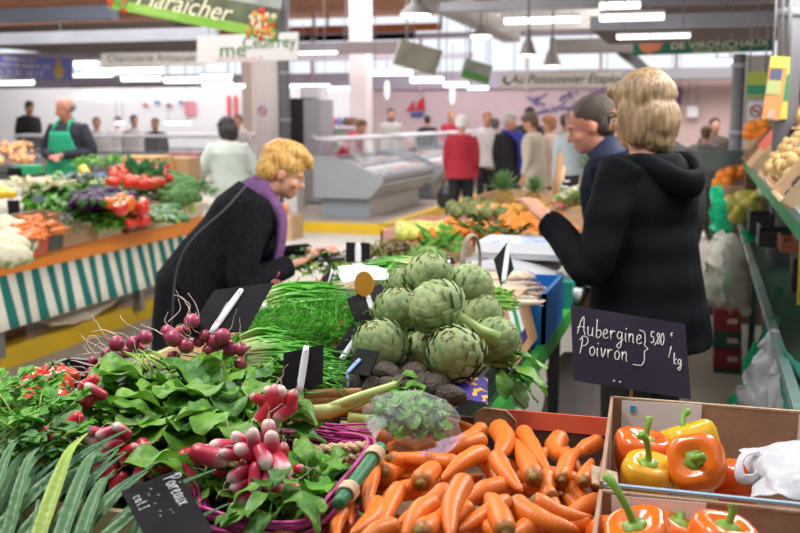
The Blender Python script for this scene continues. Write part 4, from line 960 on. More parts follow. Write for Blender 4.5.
b.build('keys', mat('key_cream', (.62, .60, .5), .5), kp, smooth=False)
MB().box((.2, .2, .12), (.10, .25, .24)).build('display_housing', mat('dark_housing', (.06, .05, .06), .5), s_, smooth=False)
pp = thing('paper_stack', 'stack of white and blue printed papers lying on the scale', 'papers', (-.72, 4.2, TZ + .196))
MB().box((0, 0, .022), (.36, .27, .042)).build('sheets', M_white, pp, smooth=False)
MB().box((0, 0, .045), (.34, .25, .003)).build('top_sheet', mat('blue_print', (.72, .78, .92), .6, (.35, .5, .85), 14, thr=(.5, .62)), pp, smooth=False)
# leafy things left of the scale
def psurf(x, y, z=.95): return PZ(x, y, z)
cab = thing('cabbage', 'pale green pointed cabbage between the artichokes and the herbs', 'cabbage', PZ(424, 263, .97)); b = MB(); R.seed(220)
for k in range(26):
    a = k * 2.4; ph = .1 + k * .05; b.leaf((cos(a) * .02, sin(a) * .02, -.05), (cos(a) * cos(ph), sin(a) * cos(ph), sin(ph) + .1), (0, 0, 1), .13, .12, curl=-1.3, n=6, wav=.12, wide=.6)
b.build('leaves', mat_leaf('cabbage_leaf', (.22, .42, .10), (.42, .58, .22), 10), cab)
bunch('lamb_lettuce', 'reddish green mixed leaves left of the cabbage', 'leaves', PZ(385, 258, .93), (.24, .26), 220, .045, .03, [mat_leaf('brownish_leaf', (.14, .14, .03), (.26, .26, .06), 20), mat_leaf('reddish_leaf', (.16, .07, .05), (.20, .22, .05), 20)], 221, curl=1.2, wav=.3)
frondbunch('dark green parsley standing behind the cabbage', PZ(440, 254, .96), 20, .10, .3, 3, 222, name='parsley_bunch', cat='parsley', upr=(.3, 1.4), spread=.09, group=None)
frondbunch('upright glossy green leaves in front of the oranges', PZ(492, 236, .99), 16, .12, .3, 3, 223, name='herb_bunch', cat='herbs', m1=leafD, upr=(.1, .8), spread=.09, group=None)
bunch('salad_leaves', 'bright salad leaves at the woman’s side beyond the beetroot'.replace('’', "'"), 'salad', PZ(318, 268, .93), (.14, .14), 80, .07, .035, [mat_leaf('yellow_green_leaf', (.22, .36, .03), (.40, .48, .08), 12), leafD], 224, wav=.25)
R.seed(225)
wr = thing('turnip', 'small red and white turnip by the wallet hand', 'turnip'); b = MB(); b.ball((0, 0, 0), (.03, .03, .027), 12, 8); b.build('root_body', mat_grad('turnip_skin', [(0, (.8, .75, .7)), (.5, (.7, .5, .5)), (1, (.45, .02, .08))], 2, -.025, .025), wr); MB().tube([(0, 0, .025), (.01, 0, .06)], [.004, .002], 5).build('stalk', stem_m, wr)
for (x, y) in [(318, 284), (326, 282)]: place(wr, PZ(x, y, .93), (rnd(-.6, .6), rnd(-.6, .6), 0), .6)
# fruit rows beyond
apple_g = mat('yellow_green_apple', (.55, .60, .10), .35, (.72, .66, .18), 10, var=.1)
GP = mk_orange(.036, apple_g, 'yellow-green pear in the long row', 'pear', 'pear')
R.seed(226)
for i in range(44):
    x = 402 + (i % 15) * 4.6 + rnd(-1, 1); y = 234 - (i // 15) * 3 + rnd(-1, 1); place(GP, PZ(x, y, .97 + .01 * (i // 15)), (rnd(0, 3), rnd(0, 3), 0), 1.1, None, 'yellow-green pears')
crate('fruit_tray', 'low tray of yellow-green pears with red print', -2.02 + .3, -1.18, 5.3, 6.2, TZ + .001, .93, mat('pink_tray', (.7, .35, .3), .7))
OP = mk_orange(.038, None, 'orange beyond the green herbs'); i = 0
for (x0, x1, y0, y1, n, z) in [(448, 500, 235, 224, 22, .98), (502, 560, 232, 216, 46, 1.0), (424, 448, 232, 240, 6, .96)]:
    for k in range(n):
        x = rnd(x0, x1); y = lerp(y0, y1, k / n); place(OP, PZ(x, y, z + .03 * k / n), (rnd(0, 3), rnd(0, 3), 0), rnd(.9, 1.05), None, 'oranges on the middle table')
base_crate('wooden crate under the oranges', -1.55, -.52, 4.75, 6.42, .93)
DP = mk_orange(.018, mat('dark_date', (.05, .015, .012), .35), 'dark brown date beside the hand', 'date', 'date')
for k in range(28): place(DP, PZ(rnd(542, 566), rnd(226, 236), 1.0), (0, 0, 0), rnd(.9, 1.2), None, 'dark dates')
PE = mk_orange(.035, mat('peach_skin', (.72, .28, .10), .5, (.75, .45, .16), 12, var=.1), 'red-yellow apple right of the scale', 'apple', 'apple')
crate('fruit_crate', 'wooden crate of red and yellow apples right of the scale', -.86, -.50, 4.66, 5.25, TZ + .001, .97, wood_m, rz=0)
for k in range(22): place(PE, (rnd(-.82, -.54), rnd(4.72, 5.2), .96 + rnd(0, .03)), (rnd(0, 3), rnd(0, 3), 0), rnd(.9, 1.05), None, 'apples right of the scale')
# exotic fruit crate
ex_c = crate('fruit_crate', 'long pale wooden crate of pineapples and custard apples', -1.64, -.62, 6.45, 8.2, TZ + .001, .97, wood_m)
CA = thing('custard_apple', 'knobbly green custard apple in the long pale crate', 'custard apple'); b = MB()
b.ball((0, 0, 0), (.06, .06, .062), 20, 14, fn=lambda d: 1 + .06 * cos(9 * math.atan2(d.y, d.x)) * cos(10 * d.z)); b.build('flesh', mat('custard_skin', (.16, .20, .06), .6, (.28, .30, .10), 18, var=.1), CA); MB().tube([(0, 0, .055), (0, 0, .075)], [.006], 5).build('stalk', crown_m, CA)
for (x, y) in [(456, 208), (464, 203), (472, 209), (478, 203), (486, 209), (468, 199), (452, 203), (493, 203), (500, 209), (481, 200), (475, 203), (488, 203)]: place(CA, PZ(x, y + 4, .99), (rnd(-1, 1), 0, 0), .7, None, 'custard apples')
MG = mk_orange(.05, mat('mango_skin', (.75, .32, .05), .4, (.60, .42, .08), 9, var=.1), 'orange-yellow mango in the long crate', 'mango', 'mango')
for (x, y) in [(482, 208), (507, 207), (516, 206), (524, 203), (514, 201), (496, 207), (532, 205), (540, 203)]: place(MG, PZ(x, y + 3, .99), (0, rnd(-.3, .3), rnd(0, 3)), (1.1, .9, .9), None, 'mangoes')
PA = thing('pineapple', 'pineapple', 'pineapple'); b = MB(); b.lathe([(.02, -.09), (.05, -.08), (.062, -.03), (.063, .03), (.052, .075), (.03, .09)], 20, fn=lambda a, z: 1 + .05 * cos(a * 10 + z * 120)); b.build('flesh', mat('pineapple_skin', (.42, .22, .04), .7, (.22, .14, .03), 45, bump=.5), PA)
b = MB(); R.seed(230)
for k in range(44):
    a = k * 2.4; u = k / 44; b.leaf((cos(a) * .02 * (1 - u), sin(a) * .02 * (1 - u), .085 + .02 * u), (cos(a) * (1.3 - u), sin(a) * (1.3 - u), .5 + 1.4 * u), (0, 0, 1), .13, .016, curl=.5 * (1 - u), n=4, wav=0, wide=.3)
b.build('leaf_crown', mat_leaf('pineapple_leaf', (.06, .20, .06), (.22, .42, .14), 12), PA)
place(PA, PZ(504, 204, 1.0), (.1, 0, 0), 1.0, 'pineapple with spiky crown at the left of the long crate')
place(PA, PZ(531, 203, 1.0), (.1, .2, 0), .85, 'smaller pineapple in the middle of the long crate')
place(PA, PD(589, 184, 6.3), (.0, .1, 0), .9, 'pineapple with tall green crown by the grey-haired man')
crate('fruit_crate', 'wooden crate behind the small chalkboard', -.95, -.45, 5.75, 6.3, TZ + .001, 1.0, wood_m)
tag(MB().box((-.62, 6.35, 1.02), (.25, .10, .30)).build('support_block', wood_m, smooth=False), 'wooden stand below the rear pineapple', 'stand')
bs = slate_sign('small black chalkboard with white writing in front of the pineapple', PD(557, 197, 5.6), PD(577, 196, 5.55) - PD(557, 197, 5.6), PD(560, 176, 5.75) - PD(557, 197, 5.6), .006)
ex, ev = V(PD(577, 196, 5.55) - PD(557, 197, 5.6)), V(PD(560, 176, 5.75) - PD(557, 197, 5.6))
for k, s in enumerate(('Pac', 'lae', 'uko')): scrawl(bs, s, ex * .12 + ev * (.68 - .28 * k), ex, ev, .035, .25, r=.0025)
for nm, x0, y0, x1, y1, lab in (('wooden_stake', 556, 197, 560, 155, 'brown wooden stake behind the chalkboard, the darker of two'), ('wooden_stake', 552, 203, 563, 168, 'pale wooden stake leaning left of the chalkboard')):
    tag(MB().bar(PD(x0, y0, 5.5), PD(x1, y1, 5.6), .035, .03).build(nm, mat(nm + lab[:4], (.45, .27, .13) if lab[0] == 'b' else (.72, .5, .3), .7)), lab, 'stake')
onsurf('cloth_strip', 'bright pink cloth strip on the fruit display', 'cloth', PZ(560, 206, 1.02), PZ(588, 202, 1.02) - PZ(560, 206, 1.02), V((-.1, .5, .02)), .01, mat('pink_cloth', (.75, .04, .22), .8))
CF = thing('cauliflower', 'small white cauliflower right of the chalkboard', 'cauliflower'); b = MB(); b.ball((0, 0, 0), (.07, .07, .05), 20, 12, fn=lambda d: 1 + .12 * noise.noise(V(d) * 6)); b.build('curd', mat('cauliflower_curd', (.78, .74, .58), .8, (.66, .62, .42), 50, bump=.8, bscale=80), CF)
b = MB()
for k in range(8): a = k * pi / 4; b.leaf((cos(a) * .03, sin(a) * .03, -.05), (cos(a), sin(a), .6), (0, 0, 1), .11, .07, curl=-.7, n=5, wav=.1)
b.build('outer_leaves', mat_leaf('cauli_leaf', (.22, .40, .10), (.42, .55, .22), 14), CF)
for (x, y) in [(576, 192), (583, 190), (590, 193), (580, 196), (590, 188), (569, 197)]: place(CF, PD(x, y + 2, 5.1), (0, 0, rnd(0, 6)), .8, None, 'small cauliflowers')
for (x, y, s, dp, lab) in [(571, 176, 1.0, 5.9, 'x')]: pass
# red peppers / tomatoes left of the boards
for (x, y) in [(565, 191), (570, 189), (574, 191), (568, 186)]: pass
# ---- under the table
bl = crate('plastic_crate', 'blue plastic crate on the floor under the table end', -.62, -.30, 3.3, 3.9, .001, .32, blue_pl)
R.seed(240)
for k in range(14):
    o = thing('garlic_bulb', 'white garlic bulb in the blue crate under the table', 'garlic', (rnd(-.58, -.34), rnd(3.35, 3.8), .26 + rnd(0, .08)), 0, 'garlic bulbs'); MB().ball((0, 0, 0), (.03, .03, .026), 10, 7, fn=lambda d: 1 + .06 * cos(6 * math.atan2(d.y, d.x))).build('bulb', mat('garlic_skin', (.75, .70, .66), .6), o); MB().tube([(0, 0, .02), (0, 0, .06)], [.006, .004], 6).build('stalk', root_m, o)
crumple('sack', 'grey crumpled sack lying behind the blue crate', 'sack', [[(-.62, 4.3, .5), (-.4, 4.3, .55), (-.2, 4.35, .35)], [(-.62, 4.05, .28), (-.4, 4.0, .3), (-.18, 4.05, .2)], [(-.62, 3.95, .02), (-.4, 3.93, .02), (-.15, 4.0, .02)]], mat('grey_sack', (.17, .14, .13), .9), 14, .01, 8, .03)
# ================================================================ the left stall
def LZ(x, y, off=0):
    """meets the sloping display of the left stall: z = .79 + .15 * (-X - 3.85)"""
    d = ray(x, y); k = .15; t = (.79 + off - k * 3.85 - EYE) / (d.z + k * d.x) ; return V((0, 0, EYE)) + d * t
SX = -3.83; SYa, SYb = 2.6, 8.4
st = thing('market_stall', 'long market stall with orange front board and green striped cloth', 'stall', (SX, SYa, 0))
orange_b = mat('orange_painted_board', (.85, .27, .02), .45, (.80, .24, .02), 4)
Ln = SYb - SYa
MB().box((0, Ln / 2, .715), (.03, Ln, .115)).build('front_board', orange_b, st, smooth=False)
b = MB(); b.slab((0, 0, .745), (0, Ln, 0), (-1.9, 0, .285), .03); b.build('display_top', mat('stall_board', (.4, .36, .3), .7), st, smooth=False)
b = MB(); n = 220; 
b.grid(lambda u, v: (.02 + .015 * sin(u * Ln * 18) * (1 - v) + .06 * (1 - v), Ln * u, .66 - (1 - v) * .30 + .006 * sin(u * Ln * 18) * (1 - v)), n, 3)
o = b.build('striped_cloth', mat_stripes('green_white_stripes', (.80, .80, .70), (.005, .18, .16), 1, .145, .5), st); md = o.modifiers.new('t', 'SOLIDIFY'); md.thickness = .003
for y in (.5, 2.4, 4.0, 5.5):
    for x in (-.25, -1.6): MB().box((x, y, .36), (.06, .06, .52 if x > -1 else .8)).build('leg', mat('steel_leg', (.3, .3, .3), .4, metal=.7), st, smooth=False)
for x, y in ((-4.5, 5.3), (-4.6, 6.6), (-4.5, 4.4)): tag(MB().box((x, y, .24), (.4, .5, .26)).build('storage_box', cardboard, smooth=False), 'cardboard box stored in the dark below the striped cloth', 'box', 'boxes under the stall')
crumple('paper_sheet', 'pale crumpled paper hanging below the striped cloth', 'paper', [[(-4.1, 5.3, .34), (-4.05, 5.9, .36), (-4.0, 6.3, .36)], [(-4.0, 5.4, .22), (-3.95, 5.75, .19), (-3.95, 6.2, .30)]], mat('cream_paper', (.6, .52, .4), .8), 15, .004, 7, .02)

def heap(proto, n, x0, x1, y0, y1, off, layers=1, sc=(.9, 1.1), seed=1, group=None, up=False, rot=None):
    R.seed(seed)
    for i in range(n):
        x = rnd(x0, x1); y = rnd(y0, y1); p = LZ(x, y, off + rnd(0, .03) * layers)
        r = rot() if rot else ((rnd(-.5, .5), rnd(-.5, .5), rnd(0, 6)) if up else (rnd(0, 6), rnd(0, 6), rnd(0, 6)))
        place(proto, p, r, rnd(*sc), None, group)
def lcrate(label, x0, x1, y0, y1, m, h=.13, name='crate', cat='crate', depth=None):
    """box on the sloping display; pixel extent of its near bottom edge"""
    a = LZ(x0, y0, .0); c = LZ(x1, y1, .0); w = (c - a).length; d = (c - a).normalized(); rz = math.atan2(d.y, d.x)
    mid = (a + c) / 2; dp = depth or .4; nrm = V((-d.y, d.x, 0)); root = thing(name, label, cat, mid + V((0, 0, .01)), 0)
    tl = math.atan(.15); M = Matrix.Rotation(rz - pi / 2, 3, 'Z') if False else Matrix.Rotation(rz, 3, 'Z') @ Matrix.Rotation(tl, 3, 'X')
    root.rotation_euler = M.to_euler()
    MB().box((0, dp / 2, .005), (w, dp, .01)).build('base_board', m, root, smooth=False)
    MB().box((0, 0, h / 2), (w, .01, h)).build('front_panel', m, root, smooth=False); MB().box((0, dp, h / 2), (w, .01, h)).build('back_panel', m, root, smooth=False)
    for s in (-1, 1): MB().box((s * w / 2, dp / 2, h / 2), (.01, dp, h)).build('side_panel', m, root, smooth=False)
    return root
pale = mat('pale_crate_wood', (.66, .56, .38), .7); redc = mat('red_printed_crate', (.62, .10, .04), .6, (.35, .06, .03), 10); darkred = mat('dark_red_crate', (.20, .025, .025), .6)
lcrate('cardboard box with red print holding carrots at the stall front', 28, 47, 260, 254, redc, .13, depth=.5, name='cardboard_box', cat='box')
lcrate('black printed box next to the carrots at the stall front', 48, 63, 254, 249, mat('dark_print_box', (.05, .06, .05), .6), .12, name='cardboard_box', cat='box')
lcrate('brown cardboard box with a hand hole at the stall front', 64, 97, 250, 240, mat('kraft_box', (.38, .22, .12), .8), .13, name='cardboard_box', cat='box')
lcrate('pale wooden crate of parsley at the stall front', 98, 126, 240, 234, pale, .11, name='wooden_crate')
lcrate('dark red box of tomatoes at the stall front', 127, 152, 236, 228, darkred, .12, name='cardboard_box', cat='box')
lcrate('pale wooden crate of courgettes at the stall front', 153, 182, 231, 223, pale, .11, name='wooden_crate')
lcrate('pale wooden crate next to the woman in black', 183, 202, 222, 217, pale, .11, name='wooden_crate')
CG2 = thing('cauliflower', 'large white cauliflower', 'cauliflower'); MB().ball((0, 0, 0), (.10, .10, .075), 26, 16, fn=lambda d: 1 + .16 * noise.noise(V(d) * 5) + .08 * noise.noise(V(d) * 13)).build('curd', MATS['cauliflower_curd'], CG2)
b = MB()
for k in range(8): a = k * pi / 4; b.leaf((cos(a) * .05, sin(a) * .05, -.07), (cos(a), sin(a), .5), (0, 0, 1), .09, .06, curl=-.7, n=5, wav=.1)
b.build('outer_leaves', MATS['cauli_leaf'], CG2)
# far left: cauliflower
for (x, y, s) in [(8, 240, 1.35), (2, 226, 1.3), (17, 230, 1.2), (14, 248, 1.35), (-2, 247, 1.4), (24, 243, 1.1), (6, 255, 1.3), (26, 232, .9), (10, 232, 1.2), (20, 255, 1.0)]: 
    o = place(CG2, LZ(x, y, .12), (rnd(-.3, .3), rnd(-.3, .3), rnd(0, 6)), s * .66, 'large white cauliflower at the left end of the stall', 'large cauliflowers')
SC = [mk_carrot(60, .17, .016)]; SC[0]['label'] = 'orange carrot on the left stall'; SC[0]['group'] = 'carrots on the left stall'
heap(SC[0], 60, 12, 56, 216, 240, .15, 1, (.7, .95), 301, rot=lambda: Euler((pi / 2 + rnd(-.15, .15), 0, .25 + rnd(-.5, .5))))
wl = mat_leaf('white_rib_leaf', (.5, .55, .3), (.7, .68, .5), 12)
def lbunch(name, label, cat, x, y, off, spread, n, L_, W, mats, seed, **k): return bunch(name, label, cat, LZ(x, y, off), spread, n, L_, W, mats, seed, **k)
lbunch('chard', 'white-stemmed leafy bunches behind the stall carrots', 'chard', 35, 192, .12, (.25, .3), 60, .16, .05, [wl, mat_leaf('beige_leaf', (.45, .36, .2), (.6, .5, .3), 12)], 310, curl=.5)
lbunch('parsley_bunch', 'dark green herbs left of the aubergines', 'herbs', 60, 198, .1, (.2, .25), 110, .13, .07, [leafC, leafD], 311, wav=.3)
lbunch('parsley_bunch', 'bright green herbs right of the stall carrots', 'herbs', 58, 210, .1, (.22, .2), 110, .12, .06, [leafC, leafB], 312, wav=.3)
lbunch('parsley_bunch', 'curly green parsley behind the brown box', 'herbs', 88, 222, .12, (.14, .12), 110, .09, .05, [leafC, leafD], 313, wav=.4)
lbunch('parsley_bunch', 'light green parsley over the pale crate', 'herbs', 110, 224, .13, (.12, .10), 110, .07, .04, [leafC, leafA], 314, wav=.4)
lbunch('herb_bunch', 'greyish thyme between the herbs and the brown box', 'herbs', 68, 228, .12, (.16, .14), 90, .06, .015, [mat_leaf('thyme_leaf', (.10, .12, .05), (.22, .22, .10), 30)], 315)
lbunch('herb_bunch', 'dense dark green leaves along the middle of the stall', 'herbs', 80, 186, .06, (.3, .3), 90, .14, .08, [leafC, leafD], 316, wav=.2)
lbunch('spinach', 'tall dark upright leaves of chard behind the peppers', 'chard', 141, 190, .16, (.20, .16), 46, .22, .08, [mat_leaf('chard_green', (.02, .14, .06), (.08, .28, .10), 12)], 317, up=1.6, out=.3, curl=.3)
lbunch('lettuce', 'pale green lettuces above the aubergines', 'lettuce', 110, 190, .1, (.3, .25), 60, .10, .08, [mat_leaf('lettuce_pale', (.32, .48, .10), (.5, .62, .2), 10)], 318, wav=.3)
lbunch('herb_bunch', 'box of fresh green herbs at the back of the stall', 'herbs', 102, 164, .12, (.3, .3), 80, .12, .04, [leafC], 319)
lbunch('lettuce', 'blue-green cabbage leaves by the red tomatoes', 'lettuce', 84, 184, .1, (.28, .2), 50, .12, .10, [mat_leaf('blue_green_leaf', (.12, .18, .17), (.25, .32, .28), 10)], 320, wav=.2)
lbunch('herb_bunch', 'leafy greens right of the broccoli beside the white jacket', 'herbs', 190, 190, .08, (.25, .25), 60, .10, .06, [leafD, leafB], 321)
lbunch('lettuce', 'dark green leaves behind the courgettes', 'lettuce', 160, 200, .08, (.25, .2), 60, .12, .07, [mat_leaf('artichoke_grey', (.20, .28, .14), (.35, .42, .22), 10), leafD], 322)
# aubergines
AU = thing('aubergine', 'glossy dark purple aubergine on the left stall', 'aubergine'); b = MB(); b.lathe([(.004, -.10), (.03, -.095), (.042, -.07), (.043, -.035), (.034, .015), (.024, .055), (.018, .075), (.006, .08)], 14); b.build('skin', mat('aubergine_skin', (.035, .006, .05), .4, (.045, .008, .06), 5, spec=.1, var=.3), AU)
b = MB(); b.lathe([(.026, .055), (.022, .075), (.006, .085)], 8, fn=lambda a, z: 1 + .2 * cos(a * 4)); b.tube([(0, 0, .08), (.006, 0, .11)], [.006, .005], 6); b.build('stalk_cap', leafD, AU)
heap(AU, 30, 72, 122, 193, 205, .24, 1, (1.0, 1.25), 302, 'aubergines on the left stall', rot=lambda: (rnd(1.2, 1.9), 0, rnd(-1.2, 1.2)))
heap(mk_pepper('orange bell pepper on the left stall', pep_or, .045, .08, 4, 21, .01, .03), 12, 107, 140, 203, 210, .22, 1, (.8, 1.0), 303, 'orange peppers on the left stall', up=True)
heap(mk_pepper('red bell pepper on the left stall', mat('red_pepper_skin', (.62, .025, .012), .15, (.7, .05, .015), 6, coat=.5), .045, .08, 4, 22, .01, .03), 14, 114, 150, 207, 216, .20, 1, (.8, 1.0), 304, 'red peppers on the left stall', up=True)
heap(mk_tomato(.036, 'red tomato in the dark red box on the stall'), 14, 114, 148, 215, 223, .13, 1, (1, 1.2), 305, 'tomatoes in the dark red box', up=True)
heap(mk_tomato(.042, 'red tomato at the back of the stall'), 60, 110, 168, 165, 184, .26, 1, (1, 1.25), 306, 'tomatoes at the back of the left stall', up=True)
CO = thing('courgette', 'dark green courgette in the pale crate', 'courgette'); b = MB(); b.tube([(0, 0, -.09), (0, 0, -.08), (0, .005, 0), (0, 0, .07), (0, 0, .09)], [.012, .022, .024, .018, .012], 10, fn=lambda t, a: 1 + .06 * cos(6 * a)); b.build('skin', mat('courgette_skin', (.03, .12, .03), .35, (.07, .22, .06), 20, var=.15), CO); MB().tube([(0, 0, .085), (0, 0, .11)], [.009, .011], 6).build('stalk', stem_m, CO)
heap(CO, 30, 148, 178, 208, 220, .13, 1, (1, 1.2), 307, 'courgettes on the left stall', rot=lambda: (pi / 2, 0, rnd(-1.3, 1.3)))
heap(CO, 0, 0, 1, 0, 1, 0, 1)
BR = thing('broccoli', 'green broccoli head on the left stall', 'broccoli'); b = MB(); R.seed(330); MB_ = MB()
for k in range(26):
    d = V((rnd(-1, 1), rnd(-1, 1), rnd(0, 1))).normalized(); b.ball(d * .055 + V((0, 0, .01)), (.026, .026, .024), 8, 6, fn=lambda q: 1 + .15 * noise.noise(q * 9))
b.build('florets', mat('broccoli_floret', (.05, .15, .04), .8, (.12, .27, .07), 60, bump=1, bscale=150), BR); MB().tube([(0, 0, -.07), (0, 0, 0), (0, 0, .03)], [.018, .02, .04], 8).build('stalk', stem_m, BR)
heap(BR, 22, 168, 194, 180, 204, .14, 1, (1.0, 1.4), 308, 'broccoli heads on the left stall', rot=lambda: (rnd(-.3, .3), rnd(-.3, .3), 0))
YP = mk_orange(.04, pep_ye, 'yellow lemon at the left of the stall', 'lemon', 'lemon')
for (x, y) in [(2, 190), (6, 192), (10, 194), (1, 194), (85, 172), (83, 169)]: place(YP, LZ(x, y, .16), None, (1.2, .9, .9), 'yellow lemon on the left stall', 'lemons on the left stall')
# signs and boxes in the stall
for (x, y, w, h, lab, m) in [(8, 174, 14, 12, 'small slate sign at the far left of the stall', slate), (8, 210, 12, 20, 'black sign with white paper end at the far left', slate), (55, 192, 9, 10, 'small dark slate sign among the herbs', slate), (96, 178, 14, 8, 'blue and yellow printed box on the stall', mat('blue_box', (.03, .08, .42), .5)), (88, 188, 15, 9, 'grey slate sign above the aubergines', mat('grey_slate', (.10, .12, .15), .6)), (33, 202, 12, 12, 'grey slate sign right of the white stems', mat('grey_slate2', (.13, .15, .18), .6)), (62, 216, 13, 8, 'grey slate sign above the thyme', mat('grey_slate3', (.2, .2, .24), .6)), (138, 200, 14, 7, 'grey slate sign behind the red peppers', mat('grey_slate', (.1, .1, .1), .6)), (162, 192, 10, 8, 'dark slate sign by the broccoli', slate), (178, 165, 22, 12, 'black plastic crate at the back of the stall', mat('dark_blue_crate', (.03, .06, .09), .5)), (22, 170, 20, 8, 'green plastic bag at the back left of the stall', mat('green_bag', (.01, .35, .15), .4))]:
    p = LZ(x, y, .15); dp = proj(p)[2]; W = w / FPX * dp; Hh = h / FPX * dp
    if 'bag' in lab or 'crate' in lab or 'box' in lab:
        tag(MB().box(p + V((0, .1, 0)), (W, .2, Hh), .2).build('plastic_crate' if 'crate' in lab else ('plastic_bag' if 'bag' in lab else 'printed_box'), m, smooth=False), lab, 'crate' if 'crate' in lab else ('bag' if 'bag' in lab else 'box'))
    else:
        r = slate_sign(lab, p - V((0, 0, Hh / 2)), cR * W, V((-.15, .15, 1)).normalized() * Hh, .006, m)
# cardboard boxes behind (tops at y 150-168)
tag(MB().box(LZ(125, 172, .12) + V((0, .4, .0)), (.38, .3, .26), .1).build('cardboard_box', mat('orange_cardboard', (.62, .36, .14), .7), smooth=False), 'orange-brown cardboard box at the back of the stall', 'box')
tag(MB().box(LZ(152, 172, .12) + V((0, .4, .0)), (.42, .3, .24), .1).build('cardboard_box', mat('kraft2', (.45, .28, .15), .7), smooth=False), 'brown cardboard box behind the stall tomatoes', 'box')
# apples/carrot crates at the far left back
ap = mk_orange(.045, mat('red_yellow_apple', (.60, .16, .06), .4, (.7, .42, .16), 9, var=.15), 'reddish apple in the crates at the far left', 'apple', 'apple')
heap(ap, 50, 0, 34, 143, 162, .10, 1, (.5, .7), 340, 'apples at the far left')
# ================================================================ people
skin = mat('skin', (.62, .33, .22), .5, (.55, .26, .17), 12, sss=.08)
skin_d = mat('ruddy_skin', (.55, .24, .16), .5, (.48, .19, .13), 12, sss=.08)
def rotx(v, a, piv):
    v = V(v) - V(piv); return V((v.x, v.y * cos(a) - v.z * sin(a), v.y * sin(a) + v.z * cos(a))) + V(piv)
def person(label, loc, yaw, h=1.68, lean=0., headpitch=0., headyaw=0., headroll=0, L=None, Rr=None, step=.0, top=None, topname='coat', bottom=None, bottomname='trousers', hair=None, hairstyle='short', hairlen=0,
           coat_len=.75, bulk=1., vox=.014, collar=None, skin_m=None, extra=None, skirt=1.0, near=False, group=None, shoes=None, belly=1.0, shw=1.0):
    """local axes: x = the person's right, y = where they face, z = up. L / Rr = (elbow, wrist) given in the upright pose frame after leaning"""
    k = h / 1.765; bulk = 1 + (bulk - 1) * .45; skin_m = skin_m or skin; root = thing('person', label, 'person', loc, yaw, group)
    P = lambda x, y, z: V((x * k, y * k, z * k))
    hip = P(0, 0, .95)
    def T(p): return rotx(p, -lean, hip) if lean else V(p)     # lean > 0 bends forward
    sh = {s: T(P(s * .172 * shw, -.005, 1.41)) for s in (-1, 1)}
    neck0, neck1 = T(P(0, -.01, 1.42)), T(P(0, .01, 1.50))
    hc = T(P(0, .03, 1.595))
    arms = {}
    for s, a in ((-1, L), (1, Rr)):
        if a is None: e, w_ = sh[s] + P(s * .035, -.02, -.29), sh[s] + P(s * .025, .05, -.54)
        else: e, w_ = P(*a[0]), P(*a[1])
        arms[s] = (e, w_)
    legs = {s: (P(s * .09, 0, .93), P(s * .095, .02 + s * step * .5, .50), P(s * .10, -.02 + s * step, .09)) for s in (-1, 1)}
    def torso(b, g, low=.86, bot=None, up_=True, wmul=1):
        pts, rx, ry = [], [], []
        for (z, a, c, y) in [(low, .165 * belly, .115 * belly, 0), (.95, .165 * belly, .115 * belly, 0), (1.08, .145 * belly, .105 * belly, .005), (1.22, .158, .112, .01), (1.34, .170 * shw, .105, .0), (1.42, .125, .07, -.01), (1.46, .06, .055, -.01)]:
            q = P(0, y, z); q = T(q) if z >= .95 else q; pts.append(q); rx.append((a * bulk + g) * k); ry.append((c * bulk + g) * k)
        b.tube(pts, rx, 20, ref=(1, 0, 0), ry=ry)
    def limb(b, pts, rr, n=12): b.tube(smoothpath(pts, 4), [q * k for q in rr], n)
    def Mh():
        M = Matrix.Rotation(headyaw, 3, 'Z') @ Matrix.Rotation(-lean * .6 - headpitch, 3, 'X') @ Matrix.Rotation(headroll, 3, 'Y'); return M
    MH = Mh(); hq = lambda x, y, z: hc + MH @ P(x, y, z)
    b = MB(); torso(b, -.012)
    for s in (-1, 1):
        e, w_ = arms[s]; limb(b, [sh[s], (sh[s] + e) / 2, e, (e + w_) / 2, w_], [.036, .040, .037, .034, .024])
        a, c, d = legs[s]; limb(b, [a, (a + c) / 2, c, (c + d) / 2 + P(0, -.01, .05), d], [.082, .072, .052, .048, .034])
        b.tube([d + P(0, -.05, -.05), d + P(0, .02, -.04), d + P(s * .01, .11, -.06), d + P(s * .01, .17, -.07)], [.03 * k, .04 * k, .04 * k, .025 * k], 10, ref=(1, 0, 0), ry=[.03 * k, .045 * k, .025 * k, .015 * k])
        # hand: palm, four fingers and a thumb
        fd = (w_ - e).normalized(); side = fd.cross(V((0, 0, 1)))
        if side.length < .3: side = V((1, 0, 0)) - fd * fd.x
        side.normalize(); nn = side.cross(fd).normalized()   # palm normal roughly up
        if abs(fd.z) > .8: side = V((0, 1, 0)) - fd * fd.y; side.normalize(); nn = V((-s, 0, 0))
        pc = w_ + fd * .045 * k; b.tube([w_ - fd * .01 * k, w_ + fd * .03 * k, w_ + fd * .085 * k], [.024 * k, .038 * k, .036 * k], 10, ref=side, ry=[.019 * k, .016 * k, .013 * k])
        fr = max(.0085, vox * .75)
        for i, (o, l) in enumerate([(-.030, .070), (-.010, .080), (.010, .074), (.029, .058)]):
            p0 = w_ + fd * .075 * k + side * o * k; p1 = p0 + (fd + side * o * 3) * l * .45 * k; p2 = p1 + (fd * .7 - nn * .7) * l * .35 * k; p3 = p2 + (fd * .25 - nn * .9) * l * .25 * k
            b.tube([p0, p1, p2, p3], [fr, fr, fr * .9, fr * .75], 7)
        ts = -1 if side.dot(V((0, 0, 1))) < 0 or True else 1
        inn = side * (-.034 if (side.x * s > 0) else .034) * k
        b.tube([w_ + fd * .02 * k + inn * .7, w_ + fd * .045 * k + inn * 1.5 - nn * .006, w_ + fd * .078 * k + inn * 1.5 - nn * .016], [fr * 1.25, fr * 1.1, fr * .85], 7)
    # neck and head
    b.tube([neck0 - P(0, 0, .03), neck1, hq(0, -.01, -.06)], [.062 * k, .054 * k, .055 * k], 12)
